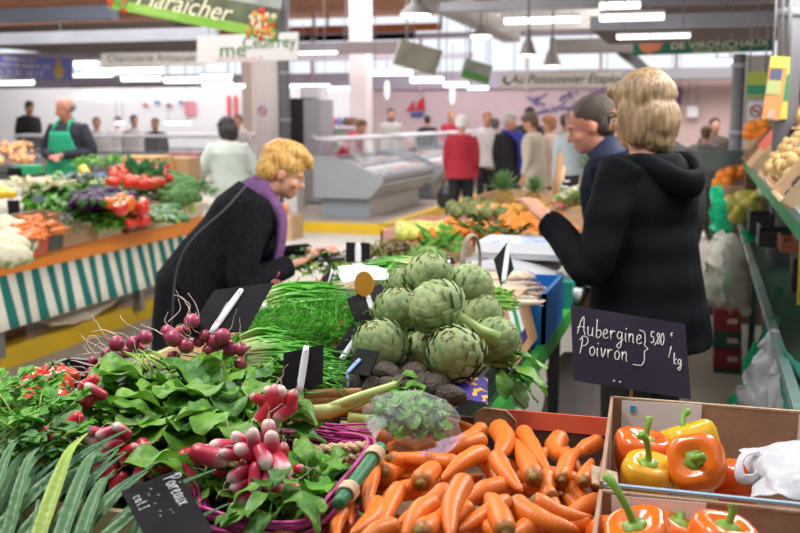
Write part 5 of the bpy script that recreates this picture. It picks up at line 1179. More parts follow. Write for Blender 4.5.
    b.ball(hc + MH @ P(0, -.012, .025), (1, 1, 1), 20, 14, M=None, fn=None) if False else None
    def hb(c, r, n=18, m=12):
        bb = MB(); bb.ball((0, 0, 0), tuple(q * k for q in r), n, m); st_ = len(b.v); b.v += [hq(*c) + MH @ p for p in bb.v]; b.f += [tuple(i + st_ for i in f) for f in bb.f]; b.m += [0] * len(bb.f)
    hb((0, -.012, .03), (.076, .094, .088)); hb((0, .018, -.035), (.060, .072, .072)); hb((0, .060, -.085), (.028, .026, .022), 10, 8)
    hb((0, .070, .012), (.055, .022, .012), 10, 8)                                   # brow
    hb((0, .094, -.022), (.012, .020, .020), 10, 8); hb((0, .104, -.030), (.014, .014, .010), 8, 6); hb((0, .088, .0), (.009, .012, .022), 8, 6)  # nose
    hb((0, .082, -.062), (.022, .012, .007), 8, 6); hb((0, .080, -.072), (.019, .012, .006), 8, 6)
    for s in (-1, 1): hb((s * .042, .058, -.030), (.022, .022, .020), 8, 6); hb((s * .077, -.012, -.012), (.009, .020, .030), 8, 8)
    remesh('body', b, skin_m, root, vox, 2)
    if near:
        for s in (-1, 1):
            e_ = MB(); e_.ball((0, 0, 0), (.0108 * k,) * 3, 12, 8); e_.build('eye', mat('eye_white', (.75, .72, .7), .2), root, loc=hq(s * .031, .066, -.004))
            e_ = MB(); e_.ball((0, 0, 0), (.0062 * k,) * 3, 10, 6); e_.build('iris', mat('iris_brown', (.05, .03, .02), .2), root, loc=hq(s * .031, .0722, -.007))
            e_ = MB(); e_.ball((0, 0, 0), (.0128 * k, .0118 * k, .0085 * k), 12, 8); e_.build('eyelid', skin_m, root, loc=hq(s * .031, .066, .0015)); e_ = MB(); e_.tube([hq(s * .014, .089, .017), hq(s * .032, .087, .022), hq(s * .052, .070, .016)], [.003 * k], 5); e_.build('eyebrow', hair or skin_m, root)
        e_ = MB(); e_.tube([hq(-.020, .084, -.067), hq(0, .093, -.065), hq(.020, .084, -.067)], [.003 * k, .0045 * k, .003 * k], 6); e_.build('lips', mat('lips', (.5, .16, .13), .5), root)
    # clothes
    if bottom:
        b = MB()
        for s in (-1, 1):
            a, c, d = legs[s]; limb(b, [a + P(0, 0, .02), (a + c) / 2, c, (c + d) / 2, d + P(0, 0, -.02)], [.102, .092, .072, .066, .062])
        b.tube([P(0, 0, .84), P(0, 0, .90), P(0, 0, 1.0)], [.17 * k, .178 * k, .165 * k], 16, ref=(1, 0, 0), ry=[.11 * k, .125 * k, .12 * k]); remesh(bottomname, b, bottom, root, max(vox, .012), 2)
    sm = shoes or mat('black_leather', (.02, .018, .017), .45)
    for s in (-1, 1):
        d = legs[s][2]; b = MB(); b.tube([d + P(0, -.075, -.055), d + P(0, -.05, -.045), d + P(0, .02, -.03), d + P(s * .01, .11, -.055), d + P(s * .012, .19, -.068), d + P(s * .012, .205, -.07)], [.02 * k, .043 * k, .048 * k, .048 * k, .035 * k, .012 * k], 12, ref=(1, 0, 0), ry=[.02 * k, .042 * k, .055 * k, .035 * k, .022 * k, .01 * k]); b.build('shoe', sm, root)
    if top:
        b = MB(); g = .022; pts, rx, ry = [], [], []
        zl = .95 - (coat_len - .6) if coat_len > .6 else .90
        for (z, a, c, y) in [(zl, .185 * skirt * belly, .14 * skirt * belly, 0), (lerp(zl, .95, .5), .18 * (1 + skirt) / 2 * belly, .135 * (1 + skirt) / 2 * belly, 0), (.95, .175 * belly, .13 * belly, 0), (1.08, .160 * belly, .118 * belly, .005), (1.22, .166, .122, .01), (1.34, .182 * shw, .115, .0), (1.42, .145 * shw, .085, -.01), (1.455, .085, .07, -.01)]:
            q = P(0, y, z); q = T(q) if z >= .93 else q; pts.append(q); rx.append((a * bulk + g) * k); ry.append((c * bulk + g) * k)
        b.tube(pts, rx, 24, ref=(1, 0, 0), ry=ry)
        for s in (-1, 1):
            e, w_ = arms[s]; limb(b, [sh[s] + P(-s * .03, 0, .0), (sh[s] + e) / 2, e, (e + w_) / 2, w_ + (e - w_).normalized() * .015], [.074 * bulk, .065 * bulk, .055 * bulk, .050 * bulk, .043 * bulk], 14)
        if near:
            R.seed(int(h * 100))
            for i, p in enumerate(b.v): b.v[i] = p + noise.noise_vector(p * 7) * .012 + noise.noise_vector(p * 22) * .004
        remesh(topname, b, top, root, max(vox * .9, .009), 2)
    if collar:
        b = MB(); b.tube([neck0 + P(0, 0, -.01), neck0 + P(0, .005, .03), neck1 + P(0, .01, .01)], [.10 * k, .083 * k, .072 * k], 16, ref=(1, 0, 0), ry=[.085 * k, .078 * k, .07 * k]); o = b.build('collar', collar, root)
    # hair
    if hair:
        b = MB(); sv = b
        def hb2(c, r, n=18, m=12):
            bb = MB(); bb.ball((0, 0, 0), tuple(q * k for q in r), n, m, fn=(lambda d: 1 + .07 * noise.noise(V(d) * 5 + V((h * 9, 0, 0))) + .05 * noise.noise(V(d) * 12)) if hairstyle != 'bald' else None); st_ = len(b.v); b.v += [hq(*c) + MH @ p for p in bb.v]; b.f += [tuple(i + st_ for i in f) for f in bb.f]; b.m += [0] * len(bb.f)
        if hairstyle == 'short': hb2((0, -.026, .050), (.084, .095, .082)); hb2((0, -.055, -.01), (.072, .055, .065))
        elif hairstyle == 'bald': hb2((0, -.045, .0), (.082, .075, .055))
        elif hairstyle == 'full': hb2((0, -.025, .055), (.096, .108, .088)); hb2((0, -.065, -.005), (.088, .064, .08)); hb2((0, .055, .094), (.058, .050, .036)); hb2((.02, -.0, .105), (.070, .085, .045)); hb2((-.02, .085, .075), (.035, .03, .022))
        elif hairstyle == 'bob': hb2((0, -.028, .05), (.098, .106, .092)); hb2((0, -.055, -.03), (.100, .075, .10)); hb2((0, -.045, -.09), (.088, .058, .07)); [hb2((s * .078, .0, -.03), (.025, .055, .085)) for s in (-1, 1)]; hb2((0, .05, .085), (.07, .045, .03))
        elif hairstyle == 'cap': hb2((0, -.012, .055), (.100, .115, .085)); hb2((0, -.05, .0), (.092, .075, .065))
        elif hairstyle == 'bun': hb2((0, -.026, .050), (.086, .098, .082)); hb2((0, -.055, -.02), (.078, .058, .07)); hb2((0, -.10, .03), (.035, .035, .035))
        remesh('hat' if hairstyle == 'cap' else 'hair', b, hair, root, max(vox * .7, .007), 1)
    return root, dict(hq=hq, P=P, T=T, arms=arms, sh=sh, k=k, neck=neck0, MH=MH, legs=legs)
def hairm(name, a, b, s=30): return mat(name, a, .5, b, s, bump=.6, bscale=70, coords='Generated', spec=.4)
def floorat(x, dep, y=200):
    p = PD(x, y, dep); return V((p.x, p.y, 0))
def yawto(dx, dy): return math.atan2(dy, dx) - pi / 2    # facing the ground direction (dx, dy)
fR = V((cR.x, cR.y)); fF = V((cF.x, cF.y)).normalized()
def yw(a):
    """0 = faces away from the camera, 90 = faces right in the photo, 180 = faces us, -90 = faces left"""
    a = math.radians(a); d = fF * cos(a) + fR * sin(a); return yawto(d.x, d.y)

def strand(m):
    """fine combed relief down the hair"""
    nt = m.node_tree; N = nt.nodes; tc_ = N.new('ShaderNodeTexCoord'); mp = N.new('ShaderNodeMapping'); mp.inputs['Scale'].default_value = (1, 1, .12); nt.links.new(tc_.outputs['Object'], mp.inputs['Vector'])
    nz = [n for n in N if n.type == 'TEX_NOISE'][0]; nz.inputs['Scale'].default_value = 95; nt.links.new(mp.outputs[0], nz.inputs['Vector'])
    bp = N.new('ShaderNodeBump'); bp.inputs['Strength'].default_value = .7; bp.inputs['Distance'].default_value = .006; nt.links.new(nz.outputs['Fac'], bp.inputs['Height']); nt.links.new(bp.outputs[0], N['Principled BSDF'].inputs['Normal'])
# 1. the woman bending over the table, black coat, blond hair, purple scarf
pin = mat('black_pinstripe_wool', (.006, .006, .008), .95, (.012, .012, .016), 60, spec=.12, bump=.2, bscale=200)
gold = hairm('golden_blond_hair', (.50, .24, .05), (.80, .50, .17), 7)
scarf = mat('purple_scarf', (.14, .05, .15), .85, (.17, .08, .22), 22, thr=(.4, .6), bump=.3)
loc = floorat(195, 4.1); loc.z = 0
r1, q = person('woman with blond hair in a black pinstriped coat bending over the table', loc, yw(82), 1.61, lean=.62, headpitch=.05, L=((-.20, .32, 1.03), (-.04, .52, 1.09)), Rr=((.25, .20, .98), (.10, .43, 1.05)), step=.02,
    top=pin, bottom=mat('dark_navy_trousers', (.012, .014, .03), .8), hair=gold, hairstyle='full', coat_len=.95, bulk=1.32, vox=.008, near=True, skirt=1.1, belly=1.12, collar=scarf, shw=1.02)
b = MB(); h = q['hq']; P_ = q['P']; T_ = q['T']
b.tube(smoothpath([h(0, -.07, -.10), h(.05, -.02, -.13), T_(P_(.06, .13, 1.42)), T_(P_(.07, .21, 1.28)), T_(P_(.07, .24, 1.10)) + P_(0, 0, -.02), T_(P_(.07, .26, 1.0)) + P_(0, .02, -.04)], 5), [.035, .045, .05, .05, .052, .05], 10, ry=[.02, .03, .03, .02, .016, .012])
b.tube(smoothpath([h(0, -.07, -.10), h(-.05, -.02, -.13), T_(P_(-.02, .14, 1.40)), T_(P_(0, .22, 1.28)), T_(P_(0, .24, 1.12))], 5), [.035, .045, .05, .05, .04], 10, ry=[.02, .03, .03, .02, .016]); o = b.build('scarf', scarf, r1)
b = MB(); b.tube(smoothpath([T_(P_(.17, -.08, 1.46)), T_(P_(.24, -.10, 1.32)), T_(P_(.262, -.14, 1.15)) , T_(P_(.27, -.12, 1.0)), P_(.26, -.1, .80)], 4), [.0035], 6); b.build('bag_strap', mat('grey_strap', (.07, .07, .075), .6), r1)
w1 = r1.location + Matrix.Rotation(yw(82), 3, 'Z') @ P_(.03, .55, 1.075)
wal = thing('wallet', 'open black wallet held in the hands of the bending woman', 'wallet', w1, yw(82) + .3); MB().slab((-.09, -.03, 0), (.09, 0, .01), (0, .11, .005), .012).build('flap', black_pl, wal, smooth=False); MB().slab((0, -.03, .01), (.09, 0, -.012), (0, .11, .005), .012).build('flap', black_pl, wal, smooth=False)
MB().slab((-.055, -.005, .018), (.05, 0, .003), (0, .055, .003), .002).build('coin_pocket', mat('silver_coins', (.55, .55, .52), .35, metal=.6), wal, smooth=False)

# 2. the customer in the black quilted coat, seen from behind, fair bob
quilt = mat('black_quilted_nylon', (.0055, .006, .008), .75, (.008, .009, .011), 6, spec=.06)
qb = quilt.node_tree; bs_ = qb.nodes['Principled BSDF']; wv = qb.nodes.new('ShaderNodeTexWave'); wv.bands_direction = 'Z'; wv.inputs['Scale'].default_value = 2.6; wv.inputs['Distortion'].default_value = 1.0; tcq = qb.nodes.new('ShaderNodeTexCoord'); qb.links.new(tcq.outputs['Object'], wv.inputs['Vector'])
bpq = qb.nodes.new('ShaderNodeBump'); bpq.inputs['Strength'].default_value = .2; bpq.inputs['Distance'].default_value = .03; qb.links.new(wv.outputs['Fac'], bpq.inputs['Height']); qb.links.new(bpq.outputs[0], bs_.inputs['Normal'])
bob = mat('ash_blond_bob', (.14, .08, .042), .5, (.46, .31, .17), 5, thr=(.25, .72))
strand(bob)
strand(gold)
loc = floorat(652, 3.3); yaw2 = yw(-42)
r2, q = person('woman with a fair bob in a black quilted coat seen from behind', loc, yaw2, 1.74, lean=.05, headpitch=.2, headyaw=.25, L=((-.29, .02, 1.09), (-.25, .25, 1.24)), Rr=((.225, .10, 1.12), (.10, .28, 1.12)),
    top=quilt, bottom=mat('black_trousers', (.012, .012, .014), .8), hair=bob, hairstyle='bob', coat_len=.74, bulk=1.22, vox=.008, near=True, skirt=1.08, belly=1.08, shw=1.0)
b = MB(); h = q['hq']; P_ = q['P']
b.tube(smoothpath([P_(-.10, .05, 1.43), P_(-.12, -.05, 1.43), P_(-.055, -.135, 1.37), P_(.055, -.135, 1.37), P_(.12, -.05, 1.43), P_(.10, .05, 1.43)], 5), [.02, .032, .045, .045, .032, .02], 12, ref=(0, 0, 1), ry=[.015, .02, .025, .025, .02, .015]); b.build('hood', quilt, r2)
b = MB(); b.tube([h(-.079, .0, .0), h(-.076, .05, .0), h(-.06, .085, .0)], [.0035], 6); b.tube([h(-.06, .088, .012), h(-.03, .098, .014), h(-.03, .098, -.016), h(-.06, .088, -.016), h(-.06, .088, .012)], [.0028], 6); b.build('glasses', black_pl, r2)

# 3. the man in profile beyond her
dkb = hairm('dark_brown_hair', (.035, .022, .015), (.09, .06, .045))
r3, q = person('man with short dark hair and navy collar looking down at the fruit', floorat(640, 4.2), yw(-75), 1.72, lean=.30, headpitch=.15,
    top=mat('navy_jacket', (.005, .007, .018), .8, spec=.1), topname='jacket', bottom=mat('dark_jeans', (.02, .025, .05), .8), hair=dkb, hairstyle='short', vox=.009, near=True, bulk=1.15, skin_m=skin_d, collar=mat('navy_collar', (.008, .014, .05), .7))
r3b, q = person('person with brown hair hidden behind the woman with the fair bob', floorat(650, 4.7), yw(0), 1.76, top=mat('charcoal_coat', (.02, .02, .022), .8), bottom=mat('black_trousers', (.01, .01, .01), .8), hair=hairm('mid_brown_hair', (.08, .05, .03), (.16, .1, .07)), hairstyle='full', vox=.016, bulk=.9)

# 4. green apron man behind the left stall
apron = mat('green_apron', (.01, .33, .17), .7, (.015, .38, .2), 8); navy_s = mat('dark_navy_sweater', (.012, .013, .024), .8)
p4 = floorat(73, 10.0)
r4, q = person('balding stallholder in a dark sweater and bright green apron', p4, yw(195) , 1.68, lean=.06, headpitch=.25, headyaw=-.8, L=((-.27, .04, 1.14), (-.05, .24, 1.12)), Rr=((.27, .04, 1.14), (.05, .24, 1.10)), top=navy_s, topname='sweater', bottom=navy_s, hair=hairm('grey_hair', (.18, .13, .1), (.3, .24, .2)), hairstyle='bald', vox=.014, skin_m=skin_d, bulk=1.2)
r4.location.z = .13
b = MB(); P_ = q['P']; T_ = q['T']
b.grid(lambda u, v: (lambda x, z: (T_(P_(x, .172 - abs(x) ** 2 * 1.6, z)) if z > .95 else P_(x, .185 - abs(x) ** 2 * 1.2, z)))((u - .5) * (.42 if v < .58 else .42 - (v - .58) * .5), .55 + v * .82), 10, 14); o = b.build('apron', apron, r4); md = o.modifiers.new('t', 'SOLIDIFY'); md.thickness = .012
b = MB()
for s in (-1, 1): b.tube([T_(P_(s * .09, .15, 1.36)), T_(P_(s * .075, .08, 1.46)), T_(P_(s * .05, -.05, 1.49))], [.016], 6)
b.build('apron_strap', apron, r4)

def pe(label, x, dep, face, h, top, hair, **k):
    z = k.pop('z', 0); kk = dict(vox=.018, bottom=mat('black_trousers', (.012, .012, .014), .8), bulk=1.15); kk.update(k); r, q = person(label, floorat(x, dep), yw(face), h, top=top, hair=hair, **kk); r.location.z = z; return r, q
blk = mat('black_wool', (.012, .012, .015), .85); dk = hairm('near_black_hair', (.015, .012, .012), (.04, .03, .03)); br = hairm('brown_hair', (.09, .05, .03), (.18, .11, .07)); gr = hairm('light_grey_hair', (.45, .42, .4), (.65, .62, .6))
whitej = mat('pale_green_white_jacket', (.55, .62, .56), .8, (.48, .56, .50), 10)
pe('person in black jacket with a red shirt at the far left', 31, 19, 130, 1.80, blk, dk, lean=.15, headpitch=.3, z=.13)
pe('dark-haired customer in a pale green-white jacket at the stall end', 230, 10.0, -20, 1.60, whitej, dk, hairstyle='bob', topname='jacket', lean=.12, headpitch=.4, headyaw=.5, L=((-.30, .10, 1.08), (-.24, .40, .98)), Rr=((.30, .05, 1.1), (.25, .28, 1.0)), coat_len=.72, bulk=1.3, vox=.014)
# red coat
redw = mat('red_wool_coat', (.36, .012, .03), .8, (.42, .018, .04), 8)
rr, q = pe('woman in a red coat and white hat walking away with a black bag', 461, 13.3, 8, 1.63, redw, mat('white_knit_hat', (.75, .72, .68), .9, bump=.5), hairstyle='cap', coat_len=.72, bulk=1.25, skirt=1.1, step=.12, vox=.013)
a_ = q['arms'][-1][1]; base = rr.location + Matrix.Rotation(yw(8), 3, 'Z') @ a_
bg_ = thing('handbag', 'black bag hanging from the left hand of the woman in red', 'bag', (base.x, base.y, base.z - .03), 0)
b = MB(); b.lathe([(.03, -.42), (.12, -.41), (.15, -.33), (.145, -.22), (.11, -.15), (.05, -.12)], 16, fn=lambda a, z: 1 - .45 * abs(sin(a))); b.build('pouch', mat('black_bag', (.015, .015, .018), .35), bg_)
b = MB(); b.tube(smoothpath([(-.09, 0, -.16), (-.04, 0, -.02), (0, 0, .01), (.04, 0, -.02), (.09, 0, -.16)], 5), [.01], 8); b.build('handle', black_pl, bg_)
rb, q = pe('grey-haired woman in black with a royal blue scarf', 508, 13.7, 150, 1.66, blk, gr, coat_len=.85, bulk=1.25, vox=.014, bottom=mat('blue_jeans', (.05, .09, .17), .8), headyaw=.3, hairstyle='full')
P_ = q['P']; b = MB(); b.tube(smoothpath([P_(-.08, -.05, 1.48), P_(-.10, .10, 1.44), P_(-.09, .19, 1.3), P_(-.09, .19, 1.05), P_(-.1, .19, .85)], 4), [.04, .05, .055, .06, .06], 8, ry=[.02]); b.tube(smoothpath([P_(.08, -.05, 1.48), P_(.06, .12, 1.44), P_(-.03, .19, 1.32), P_(-.06, .19, 1.1)], 4), [.04, .05, .05], 8, ry=[.02]); b.build('scarf', mat('royal_blue_scarf', (.02, .03, .30), .8), rb)
beige = mat('beige_coat', (.62, .54, .44), .8, (.55, .47, .38), 8); lg = mat('light_grey_blue_shirt', (.50, .56, .60), .8, (.44, .5, .54), 8); rosy = mat('rosy_beige_coat', (.6, .45, .38), .8)
pe('woman in a cream coat right of the black coat and blue scarf', 534, 13.0, -60, 1.66, beige, br, coat_len=.95, hairstyle='full', lean=.08, headpitch=.3)
pe('person with auburn hair behind the cream coat', 549, 14.3, -80, 1.62, rosy, hairm('auburn_hair', (.3, .12, .06), (.42, .2, .1)), coat_len=.9, hairstyle='full')
pe('broad man in a pale grey shirt with his back to us', 574, 11.8, -15, 1.68, lg, hairm('grey_brown_hair', (.2, .12, .09), (.34, .22, .17)), hairstyle='short', topname='shirt', bulk=1.5, headpitch=.35, lean=.15, vox=.014)
pe('person in a rosy coat seen between the cream coat and the grey shirt', 563, 16.5, 10, 1.66, rosy, br, hairstyle='full')
pe('dark-haired man in a dark coat behind the blue scarf', 528, 16, 20, 1.78, mat('dark_coat', (.04, .035, .04), .8), dk, hairstyle='short')
pe('person in a taupe coat between the red and the black coat', 494, 16.5, 20, 1.6, mat('taupe_coat', (.30, .24, .2), .8), hairm('dark_grey_hair', (.12, .11, .1), (.22, .2, .2)))
pe('customer with orange hair behind the red coat', 450, 24.0, 160, 1.75, mat('red_top', (.45, .03, .05), .8), hairm('orange_hair', (.5, .18, .06), (.6, .28, .1)))
pe('fishmonger in red and white right of the white hat', 486, 16.5, 180, 1.70, mat('white_top', (.7, .66, .66), .8), hairm('red_hair', (.4, .1, .06), (.5, .2, .12)))
pe('stallholder in a pale sweater and dark scarf behind the fridge', 391, 20.5, 170, 1.80, mat('pale_grey_sweater', (.5, .5, .46), .8), dk, collar=mat('dark_scarf', (.05, .05, .05), .8))
pe('stallholder in a red top bending over the fish counter', 345, 16.9, 110, 1.66, mat('red_sweater', (.55, .02, .06), .8), hairm('brown_bob', (.12, .06, .03), (.24, .13, .08)), lean=.5, headpitch=.3, topname='sweater')
pe('man in black with his back to us by the boat emblem', 427, 22.8, 0, 1.66, blk, dk)
pe('seller in white far behind at the left', 137, 19, 150, 1.66, mat('white_top', (.7, .66, .66), .8), dk)
pe('seller with dark hair in white behind the left counter', 100, 18, 170, 1.62, mat('white_top', (.7, .66, .66), .8), hairm('light_brown_hair', (.25, .15, .1), (.35, .22, .15)))
pe('seller in dark clothes behind the left counter', 158, 18.5, 190, 1.60, mat('dark_coat', (.04, .035, .04), .8), br)
pe('seller in white beside the pillar with the no-smoking sign', 240, 17, 200, 1.66, mat('white_top', (.7, .66, .66), .8), br)
pe('faint figure in dark clothes far behind on the right', 711, 14.0, 180, 1.6, mat('olive_coat', (.10, .08, .06), .8), dk)
pe('second seller in a white coat at the left wall', 121, 21, 190, 1.64, mat('white_top', (.7, .66, .66), .8), dk)
pe('person in a grey coat beside the potatoes, far right', 703, 13, 20, 1.50, mat('grey_coat', (.12, .11, .11), .8), br)
# ================================================================ the hall
def sbox(name, x0, x1, y0, y1, z0, z1, m, parent=None):
    return MB().box(((x0 + x1) / 2, (y0 + y1) / 2, (z0 + z1) / 2), (abs(x1 - x0), abs(y1 - y0), abs(z1 - z0))).build(name, m, parent, smooth=False)
conc = mat('hall_floor_concrete', (.52, .49, .43), .6, (.58, .55, .49), 1.2, bump=.05)
struct(sbox('floor', -24, 8, -6, 26, -.2, 0, conc))
kerb = mat('yellow_kerb_paint', (.80, .52, .015), .5, (.72, .46, .02), 3); plat = mat('platform_concrete', (.36, .32, .28), .6, (.42, .38, .33), 1.5)
for i, (x0, x1, y0, y1, h) in enumerate([(-24, -4.14, -2, 9.0, .13), (-24, -4.06, 12.75, 25.9, .13)]):
    o = struct(sbox('trim_%d' % (1 + i), x0, x1, y0, y1, .001, h, plat))
    b = MB(); b.box((x1 + .005, (y0 + y1) / 2, h / 2), (.02, y1 - y0, h)); b.box(((x0 + x1) / 2, y0 - .005, h / 2), (x1 - x0, .02, h)); b.box((x1 - .06, (y0 + y1) / 2, h + .002), (.14, y1 - y0, .004)); b.box(((x0 + x1) / 2, y0 + .06, h + .002), (x1 - x0, .14, .004)); b.box(((x0 + x1) / 2, y1 + .005, h / 2), (x1 - x0, .02, h))
    struct(b.build('trim_%d' % (3 + i), kerb, smooth=False))
pinkw = mat('pinkish_wall_paint', (.62, .48, .52), .8, (.66, .53, .56), 1); whitew = mat('white_wall_paint', (.80, .79, .80), .8); lav = mat('lavender_grey_paint', (.48, .44, .55), .7)
zt = PY(400, 88, 24.5).z
struct(sbox('wall_back', -24, 8, 24.5, 24.7, 0, zt, pinkw)); struct(sbox('wall_left', -24.2, -24, -6, 26, 0, 4.4, whitew)); struct(sbox('wall_right', 5.5, 5.7, -6, 26, 0, 4.4, whitew)); struct(sbox('wall_front', -24, 8, -6.2, -6, 0, 4.4, whitew))  # side and camera-side walls are unseen, added so light falls mainly from above
b = MB()
for y in (17, 20): b.box((0, y, 0), (0, 0, 0)) if False else None
struct(sbox('wall_booth', -24, -7.2, 20.6, 20.7, 0, PY(100, 88, 20.6).z, mat('white_booth_panel', (.84, .85, .88), .7)))
struct(sbox('wall_kiosk', PY(650, 90, 16).x, 3, 16, 16.1, 0, PY(700, 80, 16).z, mat('rose_kiosk_panel', (.62, .46, .45), .8)))
# roof of wooden slats over the far half
roofz = PY(340, 13, 24.5).z
wood_r = mat('red_brown_roof_boards', (.40, .15, .07), .8, (.50, .22, .10), 5)
b = MB()
for i in range(140): b.box((-23.9 + i * .225, 20.0, roofz + .02), (.16, 11.5, .03))
struct(b.build('ceiling', wood_r, smooth=False))
b = MB()
for y in (15.2, 17.2, 19.2, 21.2, 23.2): b.box((-8, y, roofz + .10), (32, .12, .14))
struct(b.build('trim_5', mat('dark_joist', (.10, .05, .035), .8), smooth=False))
struct(sbox('ceiling_shade_near', -24, 8, 3.2, 14.2, roofz + .05, roofz + .12, mat('roof_shade_panel', (.22, .12, .08), .8)))  # unseen roof panel, added to shade the aisle and keep top light on the table
def hbeam(name, x0, x1, yt, yb, Y, dY, m, xr=None, lab=None):
    """beam across the hall at distance Y, given by the pixel rows of its front face at xr"""
    xr = xr if xr is not None else (x0 + x1) / 2; z1, z0 = PY(xr, yt, Y).z, PY(xr, yb, Y).z
    o = sbox(name, PY(x0, yt, Y).x, PY(x1, yt, Y).x, Y, Y + dY, z0, z1, m); return struct(o)
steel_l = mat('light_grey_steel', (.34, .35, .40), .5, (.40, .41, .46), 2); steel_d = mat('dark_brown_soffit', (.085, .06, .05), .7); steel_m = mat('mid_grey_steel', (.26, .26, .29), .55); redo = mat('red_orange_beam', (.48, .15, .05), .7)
n_ = [10]
def tb(*a, **k): n_[0] += 1; return hbeam('trim_%d' % n_[0], *a, **k)
# clerestory, seen as bands with daylight between them
tb(-10, 440, 26, 33, 24.4, .2, redo, xr=320); tb(-10, 415, 33, 41, 24.5, .1, lav, xr=320); tb(-10, 860, 31, 37, 24.5, .1, lav, xr=500)
tb(-10, 860, 72, 89, 24.4, .25, lav, xr=400); tb(-10, 400, 46, 56, 24.45, .1, lav, xr=320)
for x in (312, 326, 440, 526, 575, 590, 612, 650, 672, 700): tb(x, x + 1.6, 12, 30, 24.3, .08, steel_m)
for x in (310, 419, 526, 600, 676): tb(x, x + 2.5, 38, 90, 24.3, .1, pinkw)
# the deck that crosses the hall: pale front, dark underside
zb = PY(0, 44.5, 11).z; zt_ = PY(0, 33, 11).z
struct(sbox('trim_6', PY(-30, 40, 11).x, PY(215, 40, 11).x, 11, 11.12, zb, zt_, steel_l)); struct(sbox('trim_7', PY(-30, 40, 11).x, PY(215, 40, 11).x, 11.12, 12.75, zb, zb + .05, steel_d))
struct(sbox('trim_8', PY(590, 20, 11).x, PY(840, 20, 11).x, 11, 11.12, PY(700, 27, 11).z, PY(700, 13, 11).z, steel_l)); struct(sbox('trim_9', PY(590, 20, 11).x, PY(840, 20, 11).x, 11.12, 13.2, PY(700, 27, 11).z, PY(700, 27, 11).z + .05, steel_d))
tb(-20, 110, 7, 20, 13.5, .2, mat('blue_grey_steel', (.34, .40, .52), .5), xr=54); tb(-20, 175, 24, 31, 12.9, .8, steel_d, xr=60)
tb(290, 400, 42, 50, 17, .25, steel_m, xr=340); tb(290, 470, 55, 60, 19, .2, mat('pale_steel', (.5, .48, .54), .5), xr=340)
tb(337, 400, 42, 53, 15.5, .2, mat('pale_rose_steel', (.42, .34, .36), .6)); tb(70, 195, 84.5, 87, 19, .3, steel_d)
tb(440, 780, -3, 6, 12.5, .3, steel_l, xr=600); tb(600, 780, 4, 12, 13.2, .25, steel_d, xr=700); tb(560, 760, 69, 79, 15.5, .3, steel_m, xr=660); tb(500, 700, 8, 29, 14, .25, mat('warm_white_steel', (.62, .60, .58), .5), xr=560)
tb(555, 640, 38, 52, 14.5, .3, mat('olive_grey_steel', (.28, .26, .25), .6))
# girder along the aisle
gA, gB = PZ(430, -6, 3.3), PZ(512, 35, 3.3)
struct(MB().bar(gA, gB, .36, .30).build('trim_40', mat('olive_grey_girder', (.30, .28, .25), .6), smooth=False))
struct(MB().bar(PZ(505, -8, 3.6), PZ(560, 24, 3.6), .20, .20).build('trim_41', mat('warm_white_girder', (.6, .58, .52), .6), smooth=False))
struct(MB().bar(PZ(622, 50, 3.0), PZ(655, 78, 3.0), .2, .2).build('trim_42', steel_d, smooth=False))
# columns
def column(label, x0, x1, Y, m, round_=False, top=4.3, bands=None, name='column', dx=0):
    a, c = PY(x0, 118, Y), PY(x1, 118, Y); cx = (a.x + c.x) / 2; w = abs(c.x - a.x); r = thing(name, label, 'column', (cx, Y, 0))
    b = MB()
    if round_: b.tube([(0, 0, 0), (0, 0, top)], [w / 2], 20)
    else: b.box((0, w / 2, top / 2), (w * .93, w, top))
    b.build('shaft', m, r, smooth=round_)
    for y in (bands or ()): z = PY((x0 + x1) / 2, y, Y).z; MB().tube([(0, 0, z - .02), (0, 0, z + .02)], [w / 2 + .012], 20).build('clamp_ring', steel_l, r)
    return r
whc = mat('cream_white_column_paint', (.84, .77, .76), .7, (.88, .80, .79), 2); post = mat('dark_grey_post_paint', (.155, .155, .175), .5, (.19, .19, .21), 3)
c1 = column('thick cream-white square column bearing the no-smoking sign', 254, 279, 14.4, whc)
column('slim beige column left of the no-smoking column', 242, 253, 17.5, mat('beige_column_paint', (.58, .46, .40), .7))
column('dark grey steel post right of the no-smoking column', 279, 290, 14.2, post, True, bands=(73, 120))
column('cream-white square column left of the boat emblem', 349, 367, 18.0, whc)
column('slim dark grey post by the posters on the right', 730, 744, 9.2, post, True, bands=(66, 133), top=PY(737, 54, 9.2).z)
column('thick dark grey post above the potato crates', 773, 798, 5.6, post, True, bands=(13,), top=3.6)
struct(sbox('wall_pier', PY(745, 90, 9.0).x, PY(772, 90, 9.0).x, 9.0, 9.2, 0, PY(750, 55, 9.0).z, mat('pale_grey_pier', (.50, .47, .46), .8)))
def nosmoke(x, y, Y, rpx, label, square=True):
    c = PY(x, y, Y) - V((0, .006, 0)); d = proj(c)[2]; r_ = rpx / FPX * d; root = thing('no_smoking_sign', label, 'sign', c)
    MB().box((0, .002, 0), (r_ * 2.5, .003, r_ * 3.0)).build('plate', M_white, root, smooth=False)
    red = mat('sign_red', (.55, .02, .06), .5); M = Matrix.Rotation(pi / 2, 4, 'X')
    b = MB(); b.tube([(cos(a * pi / 12) * r_ * .85, -.002, sin(a * pi / 12) * r_ * .85) for a in range(25)], [r_ * .13], 6); b.tube([(-r_ * .6, -.002, r_ * .6), (r_ * .6, -.002, -r_ * .6)], [r_ * .11], 6); b.build('red_ring', red, root)
    MB().box((0, -.001, -.02 * r_), (r_ * 1.1, .003, r_ * .16)).build('cigarette', black_pl, root, smooth=False)
nosmoke(262.5, 111, 14.4 - .0, 5.2, 'round red no-smoking sign on the cream-white column')
nosmoke(756, 111, 9.0, 6.5, 'no-smoking sign on the pier below the green poster')

